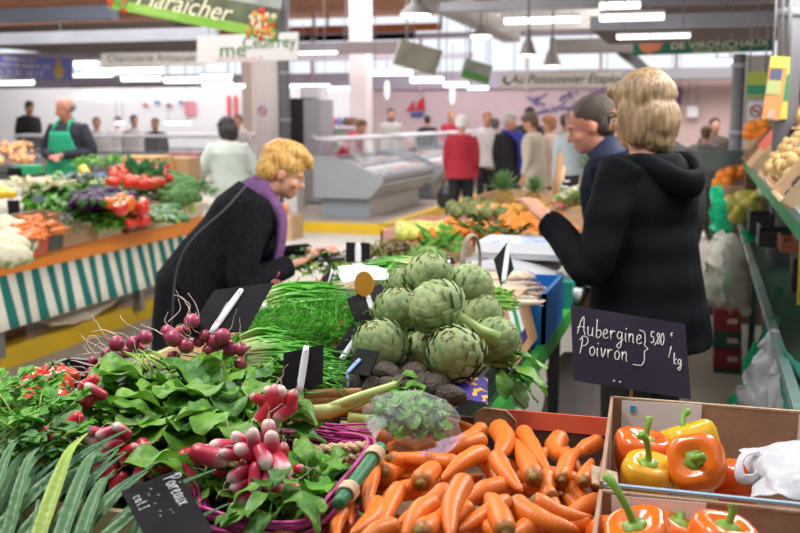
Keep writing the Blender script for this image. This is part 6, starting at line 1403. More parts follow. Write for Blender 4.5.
# ---------------------------------------------------------------- lamps
tube_m = mat('lit_fluorescent_tube', (1, .98, 1), .5, emit=2.4); house_m = mat('lamp_housing', (.7, .7, .72), .5)
def fluo(x0, x1, y, th, Y, label, slope=0, lit=True):
    a, c = PY(x0, y, Y), PY(x1, y, Y); c.z = a.z; L_ = c.x - a.x; d = proj((a + c) / 2)[2]; r_ = th / FPX * d / 2 * .82; root = thing('fluorescent_lamp', label, 'lamp', (a + c) / 2)
    MB().box((0, 0, r_ * 1.1), (L_ * 1.02, r_ * 2.2, r_ * .8)).build('housing', house_m, root, smooth=False)
    MB().tube([(-L_ / 2, 0, 0), (L_ / 2, 0, 0)], [r_], 10).build('tube', tube_m, root)
    b = MB(); zt2 = roofz
    for s in (-1, 1): b.tube([(s * L_ * .4, 0, r_), (s * L_ * .4, 0, zt2 - a.z)], [.006], 4)
    b.build('suspension_wire', steel_m, root)
FL = 'lit fluorescent tube hanging over the far stalls'
for (x0, x1, y, th, Y) in [(-12, 33, 83, 6, 15), (75, 96, 64, 8, 14), (84, 160, 70.5, 6, 15.5), (72, 112, 75.5, 4.5, 15), (122, 160, 79, 6, 15.6), (165, 199, 80, 8, 15), (76, 120, 96, 5, 20.3), (143, 190, 96, 5.5, 20.3), (200, 231, 77, 6, 16), (203, 232, 84, 5, 17), (235, 244, 86, 5, 17), (289, 329, 86, 4, 18), (313, 350, 89, 5, 18.5), (371, 412, 73, 7, 13), (411, 443, 80, 7.5, 13.6), (444, 468, 84.5, 6.5, 14.4), (468, 488, 88, 5, 15), (585, 640, 47, 4, 17), (600, 640, 6, 9, 11.6), (617, 690, 37, 6, 10.9), (600, 664, 18, 9, 10.2), (505, 580, 21, 8, 13.3), (715, 732, 61, 4, 12), (116, 124, 123, 4, 17), (166, 190, 123, 4, 17), (298, 349, 53, 4, 20)]:  # last entry is a glint on the windows, added as a glowing tube
    fluo(x0, x1, y, th, Y, FL)
lampg = mat('grey_pendant_shade', (.22, .19, .19), .5); bulb_m = mat('lit_bulb_face', (1, .97, .92), .5, emit=3)
def pendant(x, yt, yb, wpx, Y, label):
    c = PY(x, yb, Y); d = proj(c)[2]; r_ = wpx / FPX * d / 2; h = (yb - yt) / FPX * d; root = thing('pendant_lamp', label, 'lamp', c)
    MB().lathe([(r_, 0), (r_ * .95, .02), (r_ * .6, h * .45), (r_ * .35, h * .6), (r_ * .3, h)], 20, cap=False).build('shade', lampg, root)
    MB().ball((0, 0, 0), (r_ * .88, r_ * .88, r_ * .18), 14, 8).build('bulb', bulb_m, root); MB().tube([(0, 0, h), (0, 0, h + 1.2)], [.012], 6).build('cord', post, root)
pendant(416, -3, 15, 34, 9.5, 'large bell-shaped lamp at the top edge beside the hanging boards'); pendant(481, 26, 36, 25, 14, 'pale lamp above the two hanging boards')
pendant(528, 30, 55, 17, 12, 'grey bell-shaped pendant lamp above the fishmonger sign, left one'); pendant(552, 38, 66, 18, 13, 'grey bell-shaped pendant lamp above the fishmonger sign, right one')
for (x, y, lab) in [(387, 90, 'small white oval lantern hanging left of the boat emblem'), (452.5, 95, 'small white oval lantern hanging right of the boat emblem')]:
    c = PY(x, y, 16); r = thing('oval_lantern', lab, 'lantern', c); MB().ball((0, 0, 0), (.05, .05, .16), 12, 10).build('shade', mat('white_lantern', (.85, .85, .88), .5, emit=.6), r); MB().tube([(0, 0, .15), (0, 0, .8)], [.006], 4).build('cord', steel_m, r)

# ---------------------------------------------------------------- hanging signs
def banner(label, quad, Y, m, name='hanging_sign', th=.03, back=0):
    """quad: upper-left, upper-right, lower-left pixels; vertical panel at distance Y facing us"""
    ul, ur, ll = [PY(x, y, Y + (back if i == 1 else 0)) for i, (x, y) in enumerate(quad)]; root = thing(name, label, 'sign', ll)
    ex, ey = ur - ul, ul - ll; MB().slab((0, 0, 0), ex, ey, th).build('panel', m, root, smooth=False)
    b = MB()
    for q in (.12, .88): b.tube([ey + ex * q, ey + ex * q + V((0, 0, .5))], [.006], 4)
    b.build('suspension_wire', steel_m, root); return root, ex, ey
def bt(root, ex, ey, s, u, v, hfrac, m, shear=0, sx=1., name='lettering'):
    o = ex * u + ey * v; F = frame4(o, ex, ey); n = ex.cross(ey).normalized(); F.translation = o + n * .004; return txt(name, s, ey.length * hfrac, F, m, root, .002, shear, sx=sx)
# Maraicher banner
r, ex, ey = banner('large tilted photo banner reading Maraicher over the left stall', [(113, -34), (283, -3), (108, 8)], 7.6, mat('field_print', (.05, .065, .04), .5, (.16, .18, .10), 3))
n = ex.cross(ey).normalized() * .004
MB().slab(n + ey * .0, ex, ey * .24, .002).build('green_strip', mat('banner_green', (.18, .42, .04), .5, (.28, .5, .08), 4), r, smooth=False)
MB().slab(n + ey * .72, ex, ey * .28, .002).build('sky_print', mat('banner_sky', (.45, .48, .46), .5, (.2, .24, .22), 2), r, smooth=False)
R.seed(401); b = MB()
for k in range(60): c = n * 2 + ex * rnd(.84, .98) + ey * rnd(.0, .6); b.k = k % 4; b.ball(c, (rnd(.015, .035), .004, rnd(.015, .035)), 8, 6)
b.build('vegetable_print', [mat('print_red', (.5, .05, .02), .5), mat('print_orange', (.7, .28, .03), .5), mat('print_green', (.12, .3, .04), .5), mat('print_cream', (.7, .6, .4), .5)], r)
b = MB()
for k in range(26): c = n * 2 + ex * rnd(.0, .12) + ey * rnd(.0, .55); b.k = k % 2; b.ball(c, (.022, .004, .022), 8, 6)
b.build('vegetable_print', [mat('print_red', (.5, .05, .02), .5), mat('print_green', (.12, .3, .04), .5)], r)
crm = mat('cream_lettering', (.85, .80, .58), .5); bt(r, ex, ey, 'Maraîcher', .44, .40, .62, crm, .35, 1.0); bt(r, ex, ey, 'production locale', .34, .10, .13, mat('pale_green_lettering', (.5, .68, .2), .5)) if False else None
b = MB(); [b.box(n * 1.5 + ex * (.17 + .022 * k) + ey * (.11), (.022, .003, .045)) for k in range(12)]; b.build('faint_caption', mat('caption_green', (.36, .58, .14), .5), r, smooth=False)
# creamy sign
cs = mat('pale_sign_board', (.60, .58, .58), .6); r, ex, ey = banner('pale hanging sign with green letters me C eufrrey', [(197, 36), (298, 32), (197, 63)], 9.6, cs)
gl = mat('dark_green_lettering', (.05, .16, .03), .6); bt(r, ex, ey, 'me', .36, .42, .75, gl, 0, 1.2); bt(r, ex, ey, 'Ceufrrey', .72, .66, .62, gl, 0, .95)
b = MB(); [b.box(ex.cross(ey).normalized() * .004 + ex * (.22 + .07 * k) + ey * .12, (.05, .003, .025)) for k in range(7)]; b.build('pink_caption', mat('pink_caption', (.6, .4, .42), .6), r, smooth=False)
r, ex, ey = banner('pale sign reading Charcuterie Artisanale', [(101, 53), (202, 52), (101, 66)], 13.4, mat('cream_sign_board', (.66, .62, .58), .6)); bt(r, ex, ey, 'Charcuterie Artisanale', .50, .55, .80, mat('grey_lettering', (.12, .11, .11), .6), .2, 1.05)
r, ex, ey = banner('blue hanging sign with yellow telephone number at the far left', [(-12, 55), (72, 59), (-12, 76)], 12.0, mat('violet_blue_board', (.17, .19, .60), .5)); yl = mat('yellow_lettering', (.85, .76, .55), .5); bt(r, ex, ey, '03.21.81.10.17', .38, .20, .42, yl, 0, 1.1); bt(r, ex, ey, 'OUVERT DE 8H00 A 12H', .40, .56, .28, yl, 0, 1.1); bt(r, ex, ey, 'DU MARDI AU', .38, .86, .26, yl, 0, 1.1)
b = MB(); c = ex.cross(ey).normalized() * .005 + ex * .85 + ey * .38; b.ball(c, (.10, .005, .10), 10, 8); b.ball(c + V((0, -.003, .12)), (.04, .005, .06), 8, 6); b.build('emblem', mat('emblem_gold', (.5, .36, .16), .6), r)
r, ex, ey = banner('long pale sign reading Au Poissonnier Etaplois', [(500, 72.5), (622, 71), (500, 88)], 15.0, mat('cream_sign_board', (.66, .62, .58), .6)); bk_l = mat('black_lettering', (.03, .03, .035), .6); bt(r, ex, ey, 'Au Poissonnier Etaplois', .56, .52, .82, bk_l, .3, .95)
b = MB(); c = ex.cross(ey).normalized() * .005; b.tube([c + ex * .05 + ey * .7, c + ex * .03 + ey * .5, c + ex * .05 + ey * .3, c + ex * .08 + ey * .28], [.02], 6, ry=None); b.build('emblem', bk_l, r)
r, ex, ey = banner('long dark green sign with cream letters on the right', [(633, 44), (774, 39), (633, 55.5)], 10.4, mat('dark_green_board', (.0, .13, .075), .5)); cl = mat('sign_cream_lettering', (.80, .72, .50), .5); bt(r, ex, ey, 'DE VIRONCHAUX', .62, .68, .80, cl, 0, 1.25); bt(r, ex, ey, 'Mickaël THOREL', .60, .20, .46, cl, 0, 1.2)
b = MB(); c = ex.cross(ey).normalized() * .005; pts = [c + ex * q[0] + ey * q[1] for q in ((.04, 1.0), (.22, 1.0), (.20, .45), (.11, .08), (.06, .42))]; b.v = pts; b.face(0, 1, 2, 3, 4)[0] if False else b.face(0, 4, 3, 2, 1); o = b.build('shield', mat('shield_orange', (.62, .20, .10), .6), r, smooth=False); md = o.modifiers.new('t', 'SOLIDIFY'); md.thickness = .008
r, ex, ey = banner('blank greyish board hanging below the bell lamp, the larger one', [(401, 39), (443, 51), (393, 64)], 11.2, mat('faded_board', (.28, .26, .22), .7, (.42, .40, .34), 3), back=.4); 
r, ex, ey = banner('smaller hanging board with a green lower half', [(466, 58), (493, 66), (461, 77)], 12.2, mat('grey_green_board', (.25, .28, .24), .7, (.38, .40, .36), 3), back=.3); MB().slab(ex.cross(ey).normalized() * .004, ex, ey * .4, .002).build('green_strip', mat('board_green', (.10, .30, .08), .6), r, smooth=False)

# ---------------------------------------------------------------- posters on the right
r, ex, ey = banner('tall orange and yellow flyer hanging at the thick grey post', [(771, 56), (789, 57), (762, 119)], 5.45, mat('flyer_orange', (.75, .33, .12), .6), name='poster'); n = ex.cross(ey).normalized() * .004
for nm, v0, v1, u0, u1, c in [('yellow_part', .82, 1, 0, 1, (.70, .72, .12)), ('picture', .64, .80, .1, .75, (.10, .12, .22)), ('pale_green_part', .40, .62, 0, .8, (.45, .52, .22)), ('small_code_panel', .02, .16, .25, .65, (.62, .42, .34))]: MB().slab(n + ex * u0 + ey * v0, ex * (u1 - u0), ey * (v1 - v0), .002).build(nm, mat('flyer_' + nm, c, .6), r, smooth=False)
r, ex, ey = banner('yellow and green flyer behind the orange one on the grey post', [(779, 57), (790, 57), (776, 119)], 5.52, mat('flyer_yellow', (.72, .66, .12), .6), name='poster'); MB().slab(ex.cross(ey).normalized() * .004 + ey * .3, ex, ey * .42, .002).build('green_part', mat('flyer_green', (.04, .30, .12), .6), r, smooth=False)
r, ex, ey = banner('green and yellow poster above the no-smoking sign on the pier', [(747, 72), (768, 72), (747, 97)], 8.98, mat('poster_lime', (.50, .60, .10), .6), name='poster', th=.008); MB().slab(ex.cross(ey).normalized() * .004 + ey * .1, ex, ey * .38, .002).build('green_part', mat('poster_teal', (.05, .36, .22), .6), r, smooth=False)
r, ex, ey = banner('small purple poster on the rose wall', [(670, 88), (681, 88), (670, 105)], 15.9, mat('poster_purple', (.14, .05, .22), .6), name='poster', th=.01)
r, ex, ey = banner('small white wall box on the rose wall', [(687, 106), (698, 106), (687, 117)], 15.9, M_white, name='wall_box', th=.06)
# boat emblem and blue drawing on the back wall
Yw = 24.46; bo = thing('boat_emblem', 'painted boat with two red sails and blue hull on the pink wall', 'emblem', PY(416, 110, Yw)); o_ = PY(416, 110, Yw)
def tri(nm, pts, m, th=.02): b = MB(); b.v = [PY(x, y, Yw) - o_ for x, y in pts]; b.face(*range(len(pts))); o = b.build(nm, m, bo, smooth=False); md = o.modifiers.new('t', 'SOLIDIFY'); md.thickness = th; return o
sr = mat('sail_red', (.55, .03, .05), .7); tri('sail', [(406, 111), (415, 111), (414, 100)], sr); tri('sail', [(416, 111), (425, 110), (424, 96), (417, 103)], sr); tri('hull', [(410, 113), (425, 112), (422, 117), (412, 117)], mat('hull_blue', (.05, .10, .35), .7))
dr = thing('wall_drawing', 'blue line drawing painted on the pink wall behind the grey shirt', 'drawing', PY(565, 104, Yw)); b = MB(); R.seed(410); o_ = PY(565, 104, Yw)
for k in range(34):
    x, y = rnd(532, 600), rnd(91, 113); p = PY(x, y, Yw) - o_; b.tube([p, p + V((rnd(-.15, .15), 0, rnd(-.12, .12))), p + V((rnd(-.25, .25), 0, rnd(-.1, .1)))], [.014], 4)
b.build('brush_strokes', mat('drawing_blue', (.16, .16, .48), .8), dr)
for i, (x, y, w, h, lab, c) in enumerate([(190, 108, 12, 14, 'pink poster on the white booth wall', (.75, .30, .35)), (229, 106, 3.5, 20, 'narrow red strip sign on the white wall, left one', (.7, .1, .12)), (236, 106, 3.5, 20, 'narrow red strip sign on the white wall, right one', (.7, .1, .12)), (145, 105, 5, 3, 'small red fish-shaped decoration on the booth wall', (.6, .2, .2)), (157, 102, 5, 3, 'small blue decoration on the booth wall', (.1, .25, .55)), (169, 105.5, 5, 3, 'small dark red decoration on the booth wall', (.45, .1, .1)), (181, 102, 5, 3, 'small dark blue decoration on the booth wall', (.1, .2, .4))]):
    p = PY(x, y, 20.55); d = proj(p)[2]; tag(MB().box(p, (w / FPX * d, .03, h / FPX * d)).build('wall_poster' if h > 5 else 'wall_decoration', mat('deco_%d' % i, c, .6), smooth=False), lab, 'poster' if h > 5 else 'decoration')
# ---------------------------------------------------------------- refrigerated counters
cgrey = mat('counter_grey', (.37, .40, .44), .5, (.40, .43, .47), 2); cbase = mat('counter_pale_base', (.50, .49, .46), .5); cblue = mat('counter_blue_grey_base', (.33, .38, .44), .5)
glass = mat('thin_clear_glass', (.8, .9, .92), .05, alpha=.08, spec=.8); ice = mat('crushed_ice', (.80, .84, .88), .4, (.66, .72, .80), 30)
fishm = [mat('fish_white', (.75, .68, .62), .4, (.6, .55, .55), 20), mat('fish_pink', (.72, .36, .28), .4, (.75, .5, .42), 20), mat('meat_red', (.45, .05, .05), .4, (.6, .2, .18), 25)]
def counter(label, loc, rz, Ln, fm, seed, cat='counter'):
    R.seed(seed); root = thing('refrigerated_counter', label, cat, loc, rz)
    prof = [(.50, .28), (.50, .88), (.22, .88), (-.10, .78), (-.52, .60), (-.56, .55), (-.54, .49), (-.34, .28)]
    for x0, x1, nm, m in [(-Ln / 2, -Ln / 2 + .05, 'end_panel', cgrey), (Ln / 2 - .05, Ln / 2, 'end_panel', cgrey)]:
        b = MB(); b.v = [V((x, y, z)) for x in (x0, x1) for y, z in prof]; k = len(prof); b.face(*range(k)); b.face(*range(2 * k - 1, k - 1, -1)); [b.face(i, i + k, (i + 1) % k + k, (i + 1) % k) for i in range(k)]; b.build(nm, m, root, smooth=False)
    MB().box((0, .05, .14), (Ln - .3, .70, .28)).build('plinth', cbase, root, smooth=False); MB().box((-Ln / 2 + .14, .05, .14), (.02, .72, .27)).build('plinth_end', cblue, root, smooth=False)
    b = MB(); b.slab((-Ln / 2 + .05, -.54, .50), (Ln - .1, 0, 0), (0, .2, -.22), .02); b.box((0, -.50, .57), (Ln - .1, .07, .09)); b.box((0, .46, .58), (Ln - .1, .06, .56)); b.build('front_panel', mat('counter_steel', (.42, .43, .46), .35, metal=.3), root, smooth=False)
    o = MB().slab((-Ln / 2 + .05, -.46, .60), (Ln - .1, 0, 0), (0, .85, .20), .02).build('display_bed', ice, root, smooth=False)
    MB().slab((-Ln / 2 + .05, .16, 1.13), (Ln - .1, 0, 0), (0, .34, .02), .03).build('top_shelf', mat('white_shelf', (.75, .76, .8), .4), root, smooth=False)
    for x in (-Ln / 2 + .1, 0, Ln / 2 - .1): MB().bar((x, .44, .85), (x, .40, 1.12), .03, .03).build('shelf_support', steel_l, root, smooth=False)
    MB().slab((-Ln / 2 + .05, -.22, .80), (Ln - .1, 0, 0), (0, .40, .31), .008).build('glass_screen', glass, root, smooth=False)
    nn = int(Ln / .42)
    for i in range(nn):
        for j in range(2):
            x = -Ln / 2 + .28 + i * (Ln - .5) / max(1, nn - 1); y = -.28 + j * .38; z = .64 + j * .09; tr = thing('food_tray', 'white food tray in a refrigerated counter', 'tray', V(loc) + Matrix.Rotation(rz, 3, 'Z') @ V((x, y, z)), rz, 'trays in the counters')
            MB().box((0, 0, .0), (.34, .30, .03)).build('tray', mat('tray_white', (.7, .72, .75), .4), tr, smooth=False)
            b = MB()
            for q in range(7): b.ball((rnd(-.12, .12), rnd(-.1, .1), .03), (rnd(.03, .06), rnd(.02, .04), .022), 8, 6)
            b.build('food_pieces', R.choice(fm), tr)
    return root
counter('grey refrigerated fish counter with its sloping end panel towards us', (-4.92, 15.0, .13), pi / 2, 2.9, fishm[:2], 501)
counter('second refrigerated counter behind the woman in red', (-4.92, 18.6, .13), pi / 2, 3.2, fishm[:2], 502)
counter('third refrigerated counter at the far end of the aisle', (-4.92, 22.3, .13), pi / 2, 3.2, fishm[:1], 503)
counter('glass meat counter at the far left behind the stallholder', (-9.6, 14.8, .13), 0, 4.2, fishm[1:], 504)
counter('glass meat counter between the stallholder and the white jacket', (-8.7, 17.2, .13), 0, 3.8, fishm[1:], 505)
cw = thing('white_counter', 'white panelled counter behind the person in the white jacket', 'counter', (0, 0, 0)); a = PY(165, 150, 12.9); c = PY(243, 150, 12.9)
MB().box(((a.x + c.x) / 2, 13.1, .46), (c.x - a.x, .4, .66)).build('body', mat('cream_counter', (.74, .70, .64), .6), cw, smooth=False); MB().box(((a.x + c.x) / 2, 13.1, .81), (c.x - a.x + .06, .5, .04)).build('top_board', M_white, cw, smooth=False)
for k in range(5): MB().box((lerp(a.x, c.x, k / 4), 12.89, .46), (.03, .02, .66)).build('divider', mat('grey_divider', (.4, .38, .36), .6), cw, smooth=False)
pk = mat('pink_meat', (.72, .22, .26), .4, (.8, .45, .45), 12)
R.seed(520)
for k in range(26):
    x = rnd(165, 246); y = rnd(126, 147); p = PY(x, y, 13.2 + (147 - y) * .06); o = thing('meat_joint', 'pink packed meat behind the white jacket', 'meat', (p.x, p.y, min(.98, max(.86, p.z))), rnd(0, 3), 'packed meats'); MB().ball((0, 0, 0), (rnd(.08, .14), rnd(.06, .1), rnd(.04, .07)), 10, 7).build('meat', pk, o); MB().box((0, 0, -.04), (.22, .16, .02)).build('tray', M_white, o, smooth=False)
# tall fridge and shelf
fx0, fx1, fx2 = PY(290, 150, 15.6).x, PY(304, 150, 15.6).x, PY(321, 150, 15.6).x; ft = PY(304, 98, 15.6).z
f_ = thing('refrigerator', 'tall refrigerator with black side and grey door left of the fish counter', 'refrigerator', (fx1, 15.6, .13))
MB().box(((fx0 - fx1) / 2, .3, (ft - .13) / 2), (fx1 - fx0, .6, ft - .13)).build('side', black_pl, f_, smooth=False)
for z0, z1, nm in ((.02, .74, 'lower_door'), (.78, ft - .15, 'upper_door')): d = MB().box(((fx2 - fx1) / 2, .3, (z0 + z1) / 2), (fx2 - fx1, .6, z1 - z0)).build(nm, mat('fridge_grey', (.42, .43, .47), .35), f_, smooth=False); MB().box(((fx2 - fx1) / 2 + .03, -.02, z1 - .15 if z0 < .5 else z0 + .35), (.10, .03, .03)).build('handle', M_white, d, smooth=False)
tag(MB().box(((fx1 + fx2) / 2 - .05, 15.85, ft + .10), (fx2 - fx1 + .05, .4, .19)).build('white_carton', M_white, smooth=False), 'white carton on top of the tall refrigerator', 'box')
tag(MB().box(PY(299, 202, 14.9) + V((0, 0, .05)), (.16, .2, .26)).build('cardboard_box', mat('kraft3', (.45, .25, .12), .8), smooth=False), 'small brown box standing at the foot of the refrigerator', 'box')
sh = thing('shelf_unit', 'low shelf unit with pots between the refrigerator and the square column', 'shelf', PY(342, 128, 17.4) - V((0, 0, 0))); z_ = sh.location.z
MB().box((0, 0, 0), (.85, .3, .04)).build('shelf_board', M_white, sh, smooth=False); MB().box((0, .05, -(z_ - .13) / 2), (.8, .3, z_ - .15)).build('cabinet', mat('pale_cabinet', (.62, .58, .56), .7), sh, smooth=False)
tag(MB().box(PY(328, 137, 17.1), (.26, .02, .36)).build('green_panel', mat('green_chalk_panel', (.10, .38, .20), .6), smooth=False), 'green notice panel on the low shelf unit', 'notice')
R.seed(530)
for i, (x, c) in enumerate([(322, (.12, .05, .05)), (328, (.15, .05, .12)), (334, (.7, .15, .25)), (340, (.2, .3, .65)), (346, (.2, .1, .08)), (351, (.25, .1, .08)), (356, (.3, .2, .15))]): tag(MB().lathe([(.04, 0), (.06, .05), (.05, .13), (.02, .17)], 12).build('storage_pot', mat('pot_%d' % i, c, .5), loc=PY(x, 126, 17.4)), 'small coloured pot on the low shelf unit', 'pot', 'pots on the shelf')
# brochures / white basket behind the bending woman
tag(MB().box(PY(294, 190, 13.6), (.20, .3, .62)).build('white_crate_stack', mat('white_pl2', (.75, .75, .74), .5), smooth=False), 'stack of white crates behind the face of the bending woman', 'crates')
place(mk_orange(.07, mat('pumpkin_orange', (.85, .25, .03), .4), 'orange squash seen behind the bending woman', 'squash', 'squash'), PY(283, 209, 12.0), None, 1.2)
qq = PY(283, 209, 12.0); tag(sbox('wooden_crate', qq.x - .2, qq.x + .2, 11.8, 12.2, .001, qq.z - .07, wood_m), 'wooden crate under the orange squash behind the bending woman', 'crate')
struct(sbox('ceiling_shade_rear', -24, 8, -6, -1.2, roofz + .05, roofz + .12, MATS['roof_shade_panel']))  # unseen roof panel, added to narrow the light opening overhead
lamp('near_aisle_fill', (.9, 4.6, 2.7), .5, 95, (1, .98, .95), (0, math.radians(64), 0), sy=3)  # unseen area light, added low to brighten the kerb and stall front
lamp('left_stall_fill', (-4.4, 5.2, 3.3), 2.4, 75, (1, .97, .93), sy=4)  # unseen area light, added to brighten the crates and produce below
lamp('booth_lamp', (-12, 18.5, 3.6), 8, 210, (1, .98, 1), sy=3); lamp('fish_stall_lamp', (-5, 19, 3.8), 4, 330, (1, .97, .98), sy=8); lamp('kiosk_lamp', (0, 14, 3.4), 3, 150, (1, .93, .9), sy=2); lamp('aisle_fill', (-6, 9, 4.0), 6, 420, (1, .98, .97), sy=5)  # the aisle light is unseen, added to brighten the middle of the hall
# ================================================================ the right stall
def PX(x, y, X):
    d = ray(x, y); return V((0, 0, EYE)) + d * (X / d.x)
rs = thing('market_stall', 'green-railed sloping market stall at the right edge', 'stall', (0, 0, 0))
gdark = mat('dark_green_metal', (.006, .055, .03), .5, (.01, .08, .04), 6); rail = mat('worn_steel_rail', (.22, .36, .36), .3, (.35, .5, .48), 8, metal=.5)
XA, ZA, XB, ZB = .30, 1.25, .26, .80
sl = math.radians(52)
MB().bar((XA, 3.2, ZA), (XA, 11.5, ZA), .035, .03).build('upper_rail', rail, rs, smooth=False); MB().bar((XB, 2.4, ZB), (XB, 10, ZB), .03, .03).build('lower_rail', rail, rs, smooth=False)
MB().slab((XA, 3.2, ZA - .02), (0, 8.3, 0), (1.4, 0, .62), .03).build('upper_shelf', gdark, rs, smooth=False) if False else MB().slab((XA + .02, 3.2, ZA - .06), (1.0 * cos(sl), 0, 1.0 * sin(sl)), (0, 8.3, 0), .02).build('upper_shelf', gdark, rs, smooth=False)
MB().slab((XB + .01, 2.4, ZB - .03), (.9, 0, .05), (0, 7.6, 0), .02).build('lower_shelf', gdark, rs, smooth=False)
MB().box((XA + .01, 7.3, ZA - .06), (.02, 8.2, .06)).build('green_fascia', mat('bright_green_fascia', (.02, .30, .10), .4), rs, smooth=False)
for y in (2.6, 4.7, 6.8, 9, 11.2): MB().box((XB + .08, y, .5), (.04, .04, .62)).build('leg', gdark, rs, smooth=False); MB().box((XB + .08, y, .1), (.04, .04, .2)).build('leg', gdark, rs, smooth=False)
for y in (3.4, 5.6, 8.0, 11.0): MB().bar((XB + .10, y, .8), (XA + .03, y, 1.22), .03, .03).build('strut', gdark, rs, smooth=False); MB().box((.94, y, .95), (.05, .05, 1.9)).build('leg', gdark, rs, smooth=False)
# crates of potatoes on the upper shelf
pot = thing('potato', 'yellow-brown potato on the right stall', 'potato'); MB().ball((0, 0, 0), (.036, .028, .025), 12, 9, fn=lambda d: 1 + .14 * noise.noise(V(d) * 2.2)).build('skin', mat('potato_skin', (.48, .30, .11), .7, (.58, .40, .17), 16, var=.12), pot)
MB().ball((.02, .015, .015), (.003, .003, .002), 5, 4).build('eye_spot', crown_m, pot)
def rcrate(label, y0, y1, u0, u1, m, h=.11, goods=None, n=0, grp=None, seed=0, s=(.9, 1.2), name='wooden_crate'):
    """crate on the slope: y range along the aisle, u range up the slope"""
    o0 = V((XA + .02, 0, ZA - .05)); du = V((cos(sl), 0, sin(sl))); dn = V((-sin(sl), 0, cos(sl))); c = o0 + du * ((u0 + u1) / 2) + V((0, (y0 + y1) / 2, 0)); root = thing(name, label, 'crate', c, (0, -sl, 0)); w, d = u1 - u0, y1 - y0
    MB().box((0, 0, .008), (w, d, .012)).build('base_board', m, root, smooth=False)
    for sg in (-1, 1): MB().box((sg * w / 2, 0, h / 2), (.012, d, h)).build('side_panel', m, root, smooth=False); MB().box((0, sg * d / 2, h / 2), (w, .012, h)).build('end_panel', m, root, smooth=False)
    R.seed(seed)
    for i in range(n):
        p = c + du * rnd(-w / 2 + .04, w / 2 - .04) + V((0, rnd(-d / 2 + .04, d / 2 - .04), 0)) + dn * (h * .55 + rnd(0, .05)); place(goods, p, (rnd(0, 6), rnd(0, 6), rnd(0, 6)), rnd(*s), None, grp)
    return root
rcrate('pale wooden crate of potatoes nearest the thick grey post', 4.62, 5.15, .03, .30, wood_m, goods=pot, n=46, seed=601, grp='potatoes in the crates', s=(.75, 1.0)); rcrate('pale wooden crate of large potatoes in the second row', 4.62, 5.15, .32, .60, wood_m, goods=pot, n=50, seed=602, grp='potatoes in the crates', s=(.9, 1.15))
rcrate('pale wooden crate of dark mushrooms at the right edge', 3.5, 3.98, .02, .26, wood_m, goods=None); rcrate('pale wooden crate of potatoes high at the right edge', 5.25, 5.8, .30, .60, wood_m, goods=pot, n=40, seed=603, grp='potatoes in the crates', s=(.75, 1.0)); rcrate('brown wooden crate with a red lid left of the potatoes', 5.9, 6.5, .02, .32, wood_m)
rcrate('pale wooden crate of potatoes at the right edge of the picture', 4.05, 4.55, .03, .30, wood_m, goods=pot, n=40, seed=604, grp='potatoes in the crates', s=(.75, 1.0))
rcrate('dark brown crate at the far end of the upper shelf', 6.6, 7.3, .02, .3, mat('brown_crate', (.25, .14, .08), .8))
mus = mk_orange(.02, mat('dark_mushroom', (.05, .03, .025), .7), 'dark mushroom in the right edge crate', 'mushroom', 'mushroom'); R.seed(610)
du = V((cos(sl), 0, sin(sl))); 
for k in range(40): place(mus, V((XA + .02, rnd(3.54, 3.94), ZA - .05)) + du * rnd(.05, .22) + V((-sin(sl), 0, cos(sl))) * .06, None, rnd(.8, 1.3), None, 'dark mushrooms')
onsurf('red_lid', 'red printed lid standing left of the potatoes', 'lid', V((XA + .06, 5.86, ZA + .09)), V((.18, .0, .24)), V((-.08, .12, .06)), .01, mat('red_lid', (.60, .12, .08), .6))
for (x, y, X, lab) in [(765, 167, .42, 'white price tag on the potato crate, upper left one'), (776, 170, .5, 'white price tag on the crate below the potatoes'), (734, 182, .33, 'grey price tag below the oranges')]:
    p = PX(x, y, X); tag(MB().slab(p, cR * .07, V((0, .03, .08)), .003).build('price_tag', mat('tag_grey', (.6, .58, .6), .6), smooth=False), lab, 'price tag')
# oranges at two places
OQ = mk_orange(.045, None, 'orange on the right stall')
for (x, y, Y_, s) in [(723, 176, 8.4, 1.3), (731, 173, 8.4, 1.3), (737, 168, 8.5, 1.3), (741, 174, 8.4, 1.2), (727, 182, 8.3, 1.2), (744, 170, 8.4, 1.1), (718, 183, 8.3, 1.1), (752, 128, 8.0, 1.35), (762, 125, 8.0, 1.25), (757, 135, 8.0, 1.1), (748, 134, 8.0, 1.0), (765, 132, 8.0, 1.2)]: place(OQ, PY(x, y, Y_), (rnd(0, 3), rnd(0, 3), 0), s, None, 'oranges on the right stall')
tag(sbox('wooden_crate', PY(746, 140, 8).x, PY(770, 140, 8).x + .1, 7.85, 8.35, PY(757, 150, 8).z, PY(757, 139, 8).z, wood_m), 'wooden crate of oranges in front of the no-smoking pier', 'crate')
tag(sbox('wooden_crate', PY(712, 190, 8.3).x, PY(748, 190, 8.3).x, 8.15, 8.7, PY(730, 204, 8.3).z, PY(730, 185, 8.3).z, wood_m), 'wooden crate of oranges beside the black coat', 'crate')
for (x0_, x1_, yb_, Y_, lab) in ((746, 770, 150, 8, 'plain wooden stand below the orange crate by the pier'), (712, 748, 204, 8.3, 'plain wooden stand below the orange crate beside the black coat')): tag(sbox('display_stand', PY(x0_, 140, Y_).x + .01, PY(x1_, 140, Y_).x, Y_ - .1, Y_ + .35, .001, PY((x0_ + x1_) / 2, yb_, Y_).z - .002, mat('dark_wood_stand', (.12, .07, .04), .8)), lab, 'stand')
tag(MB().box(PY(720, 160, 8.6), (.35, .3, .16)).build('dark_crate', mat('grey_green_crate', (.10, .14, .14), .6), smooth=False), 'grey-green crate above the oranges beside the post', 'crate')
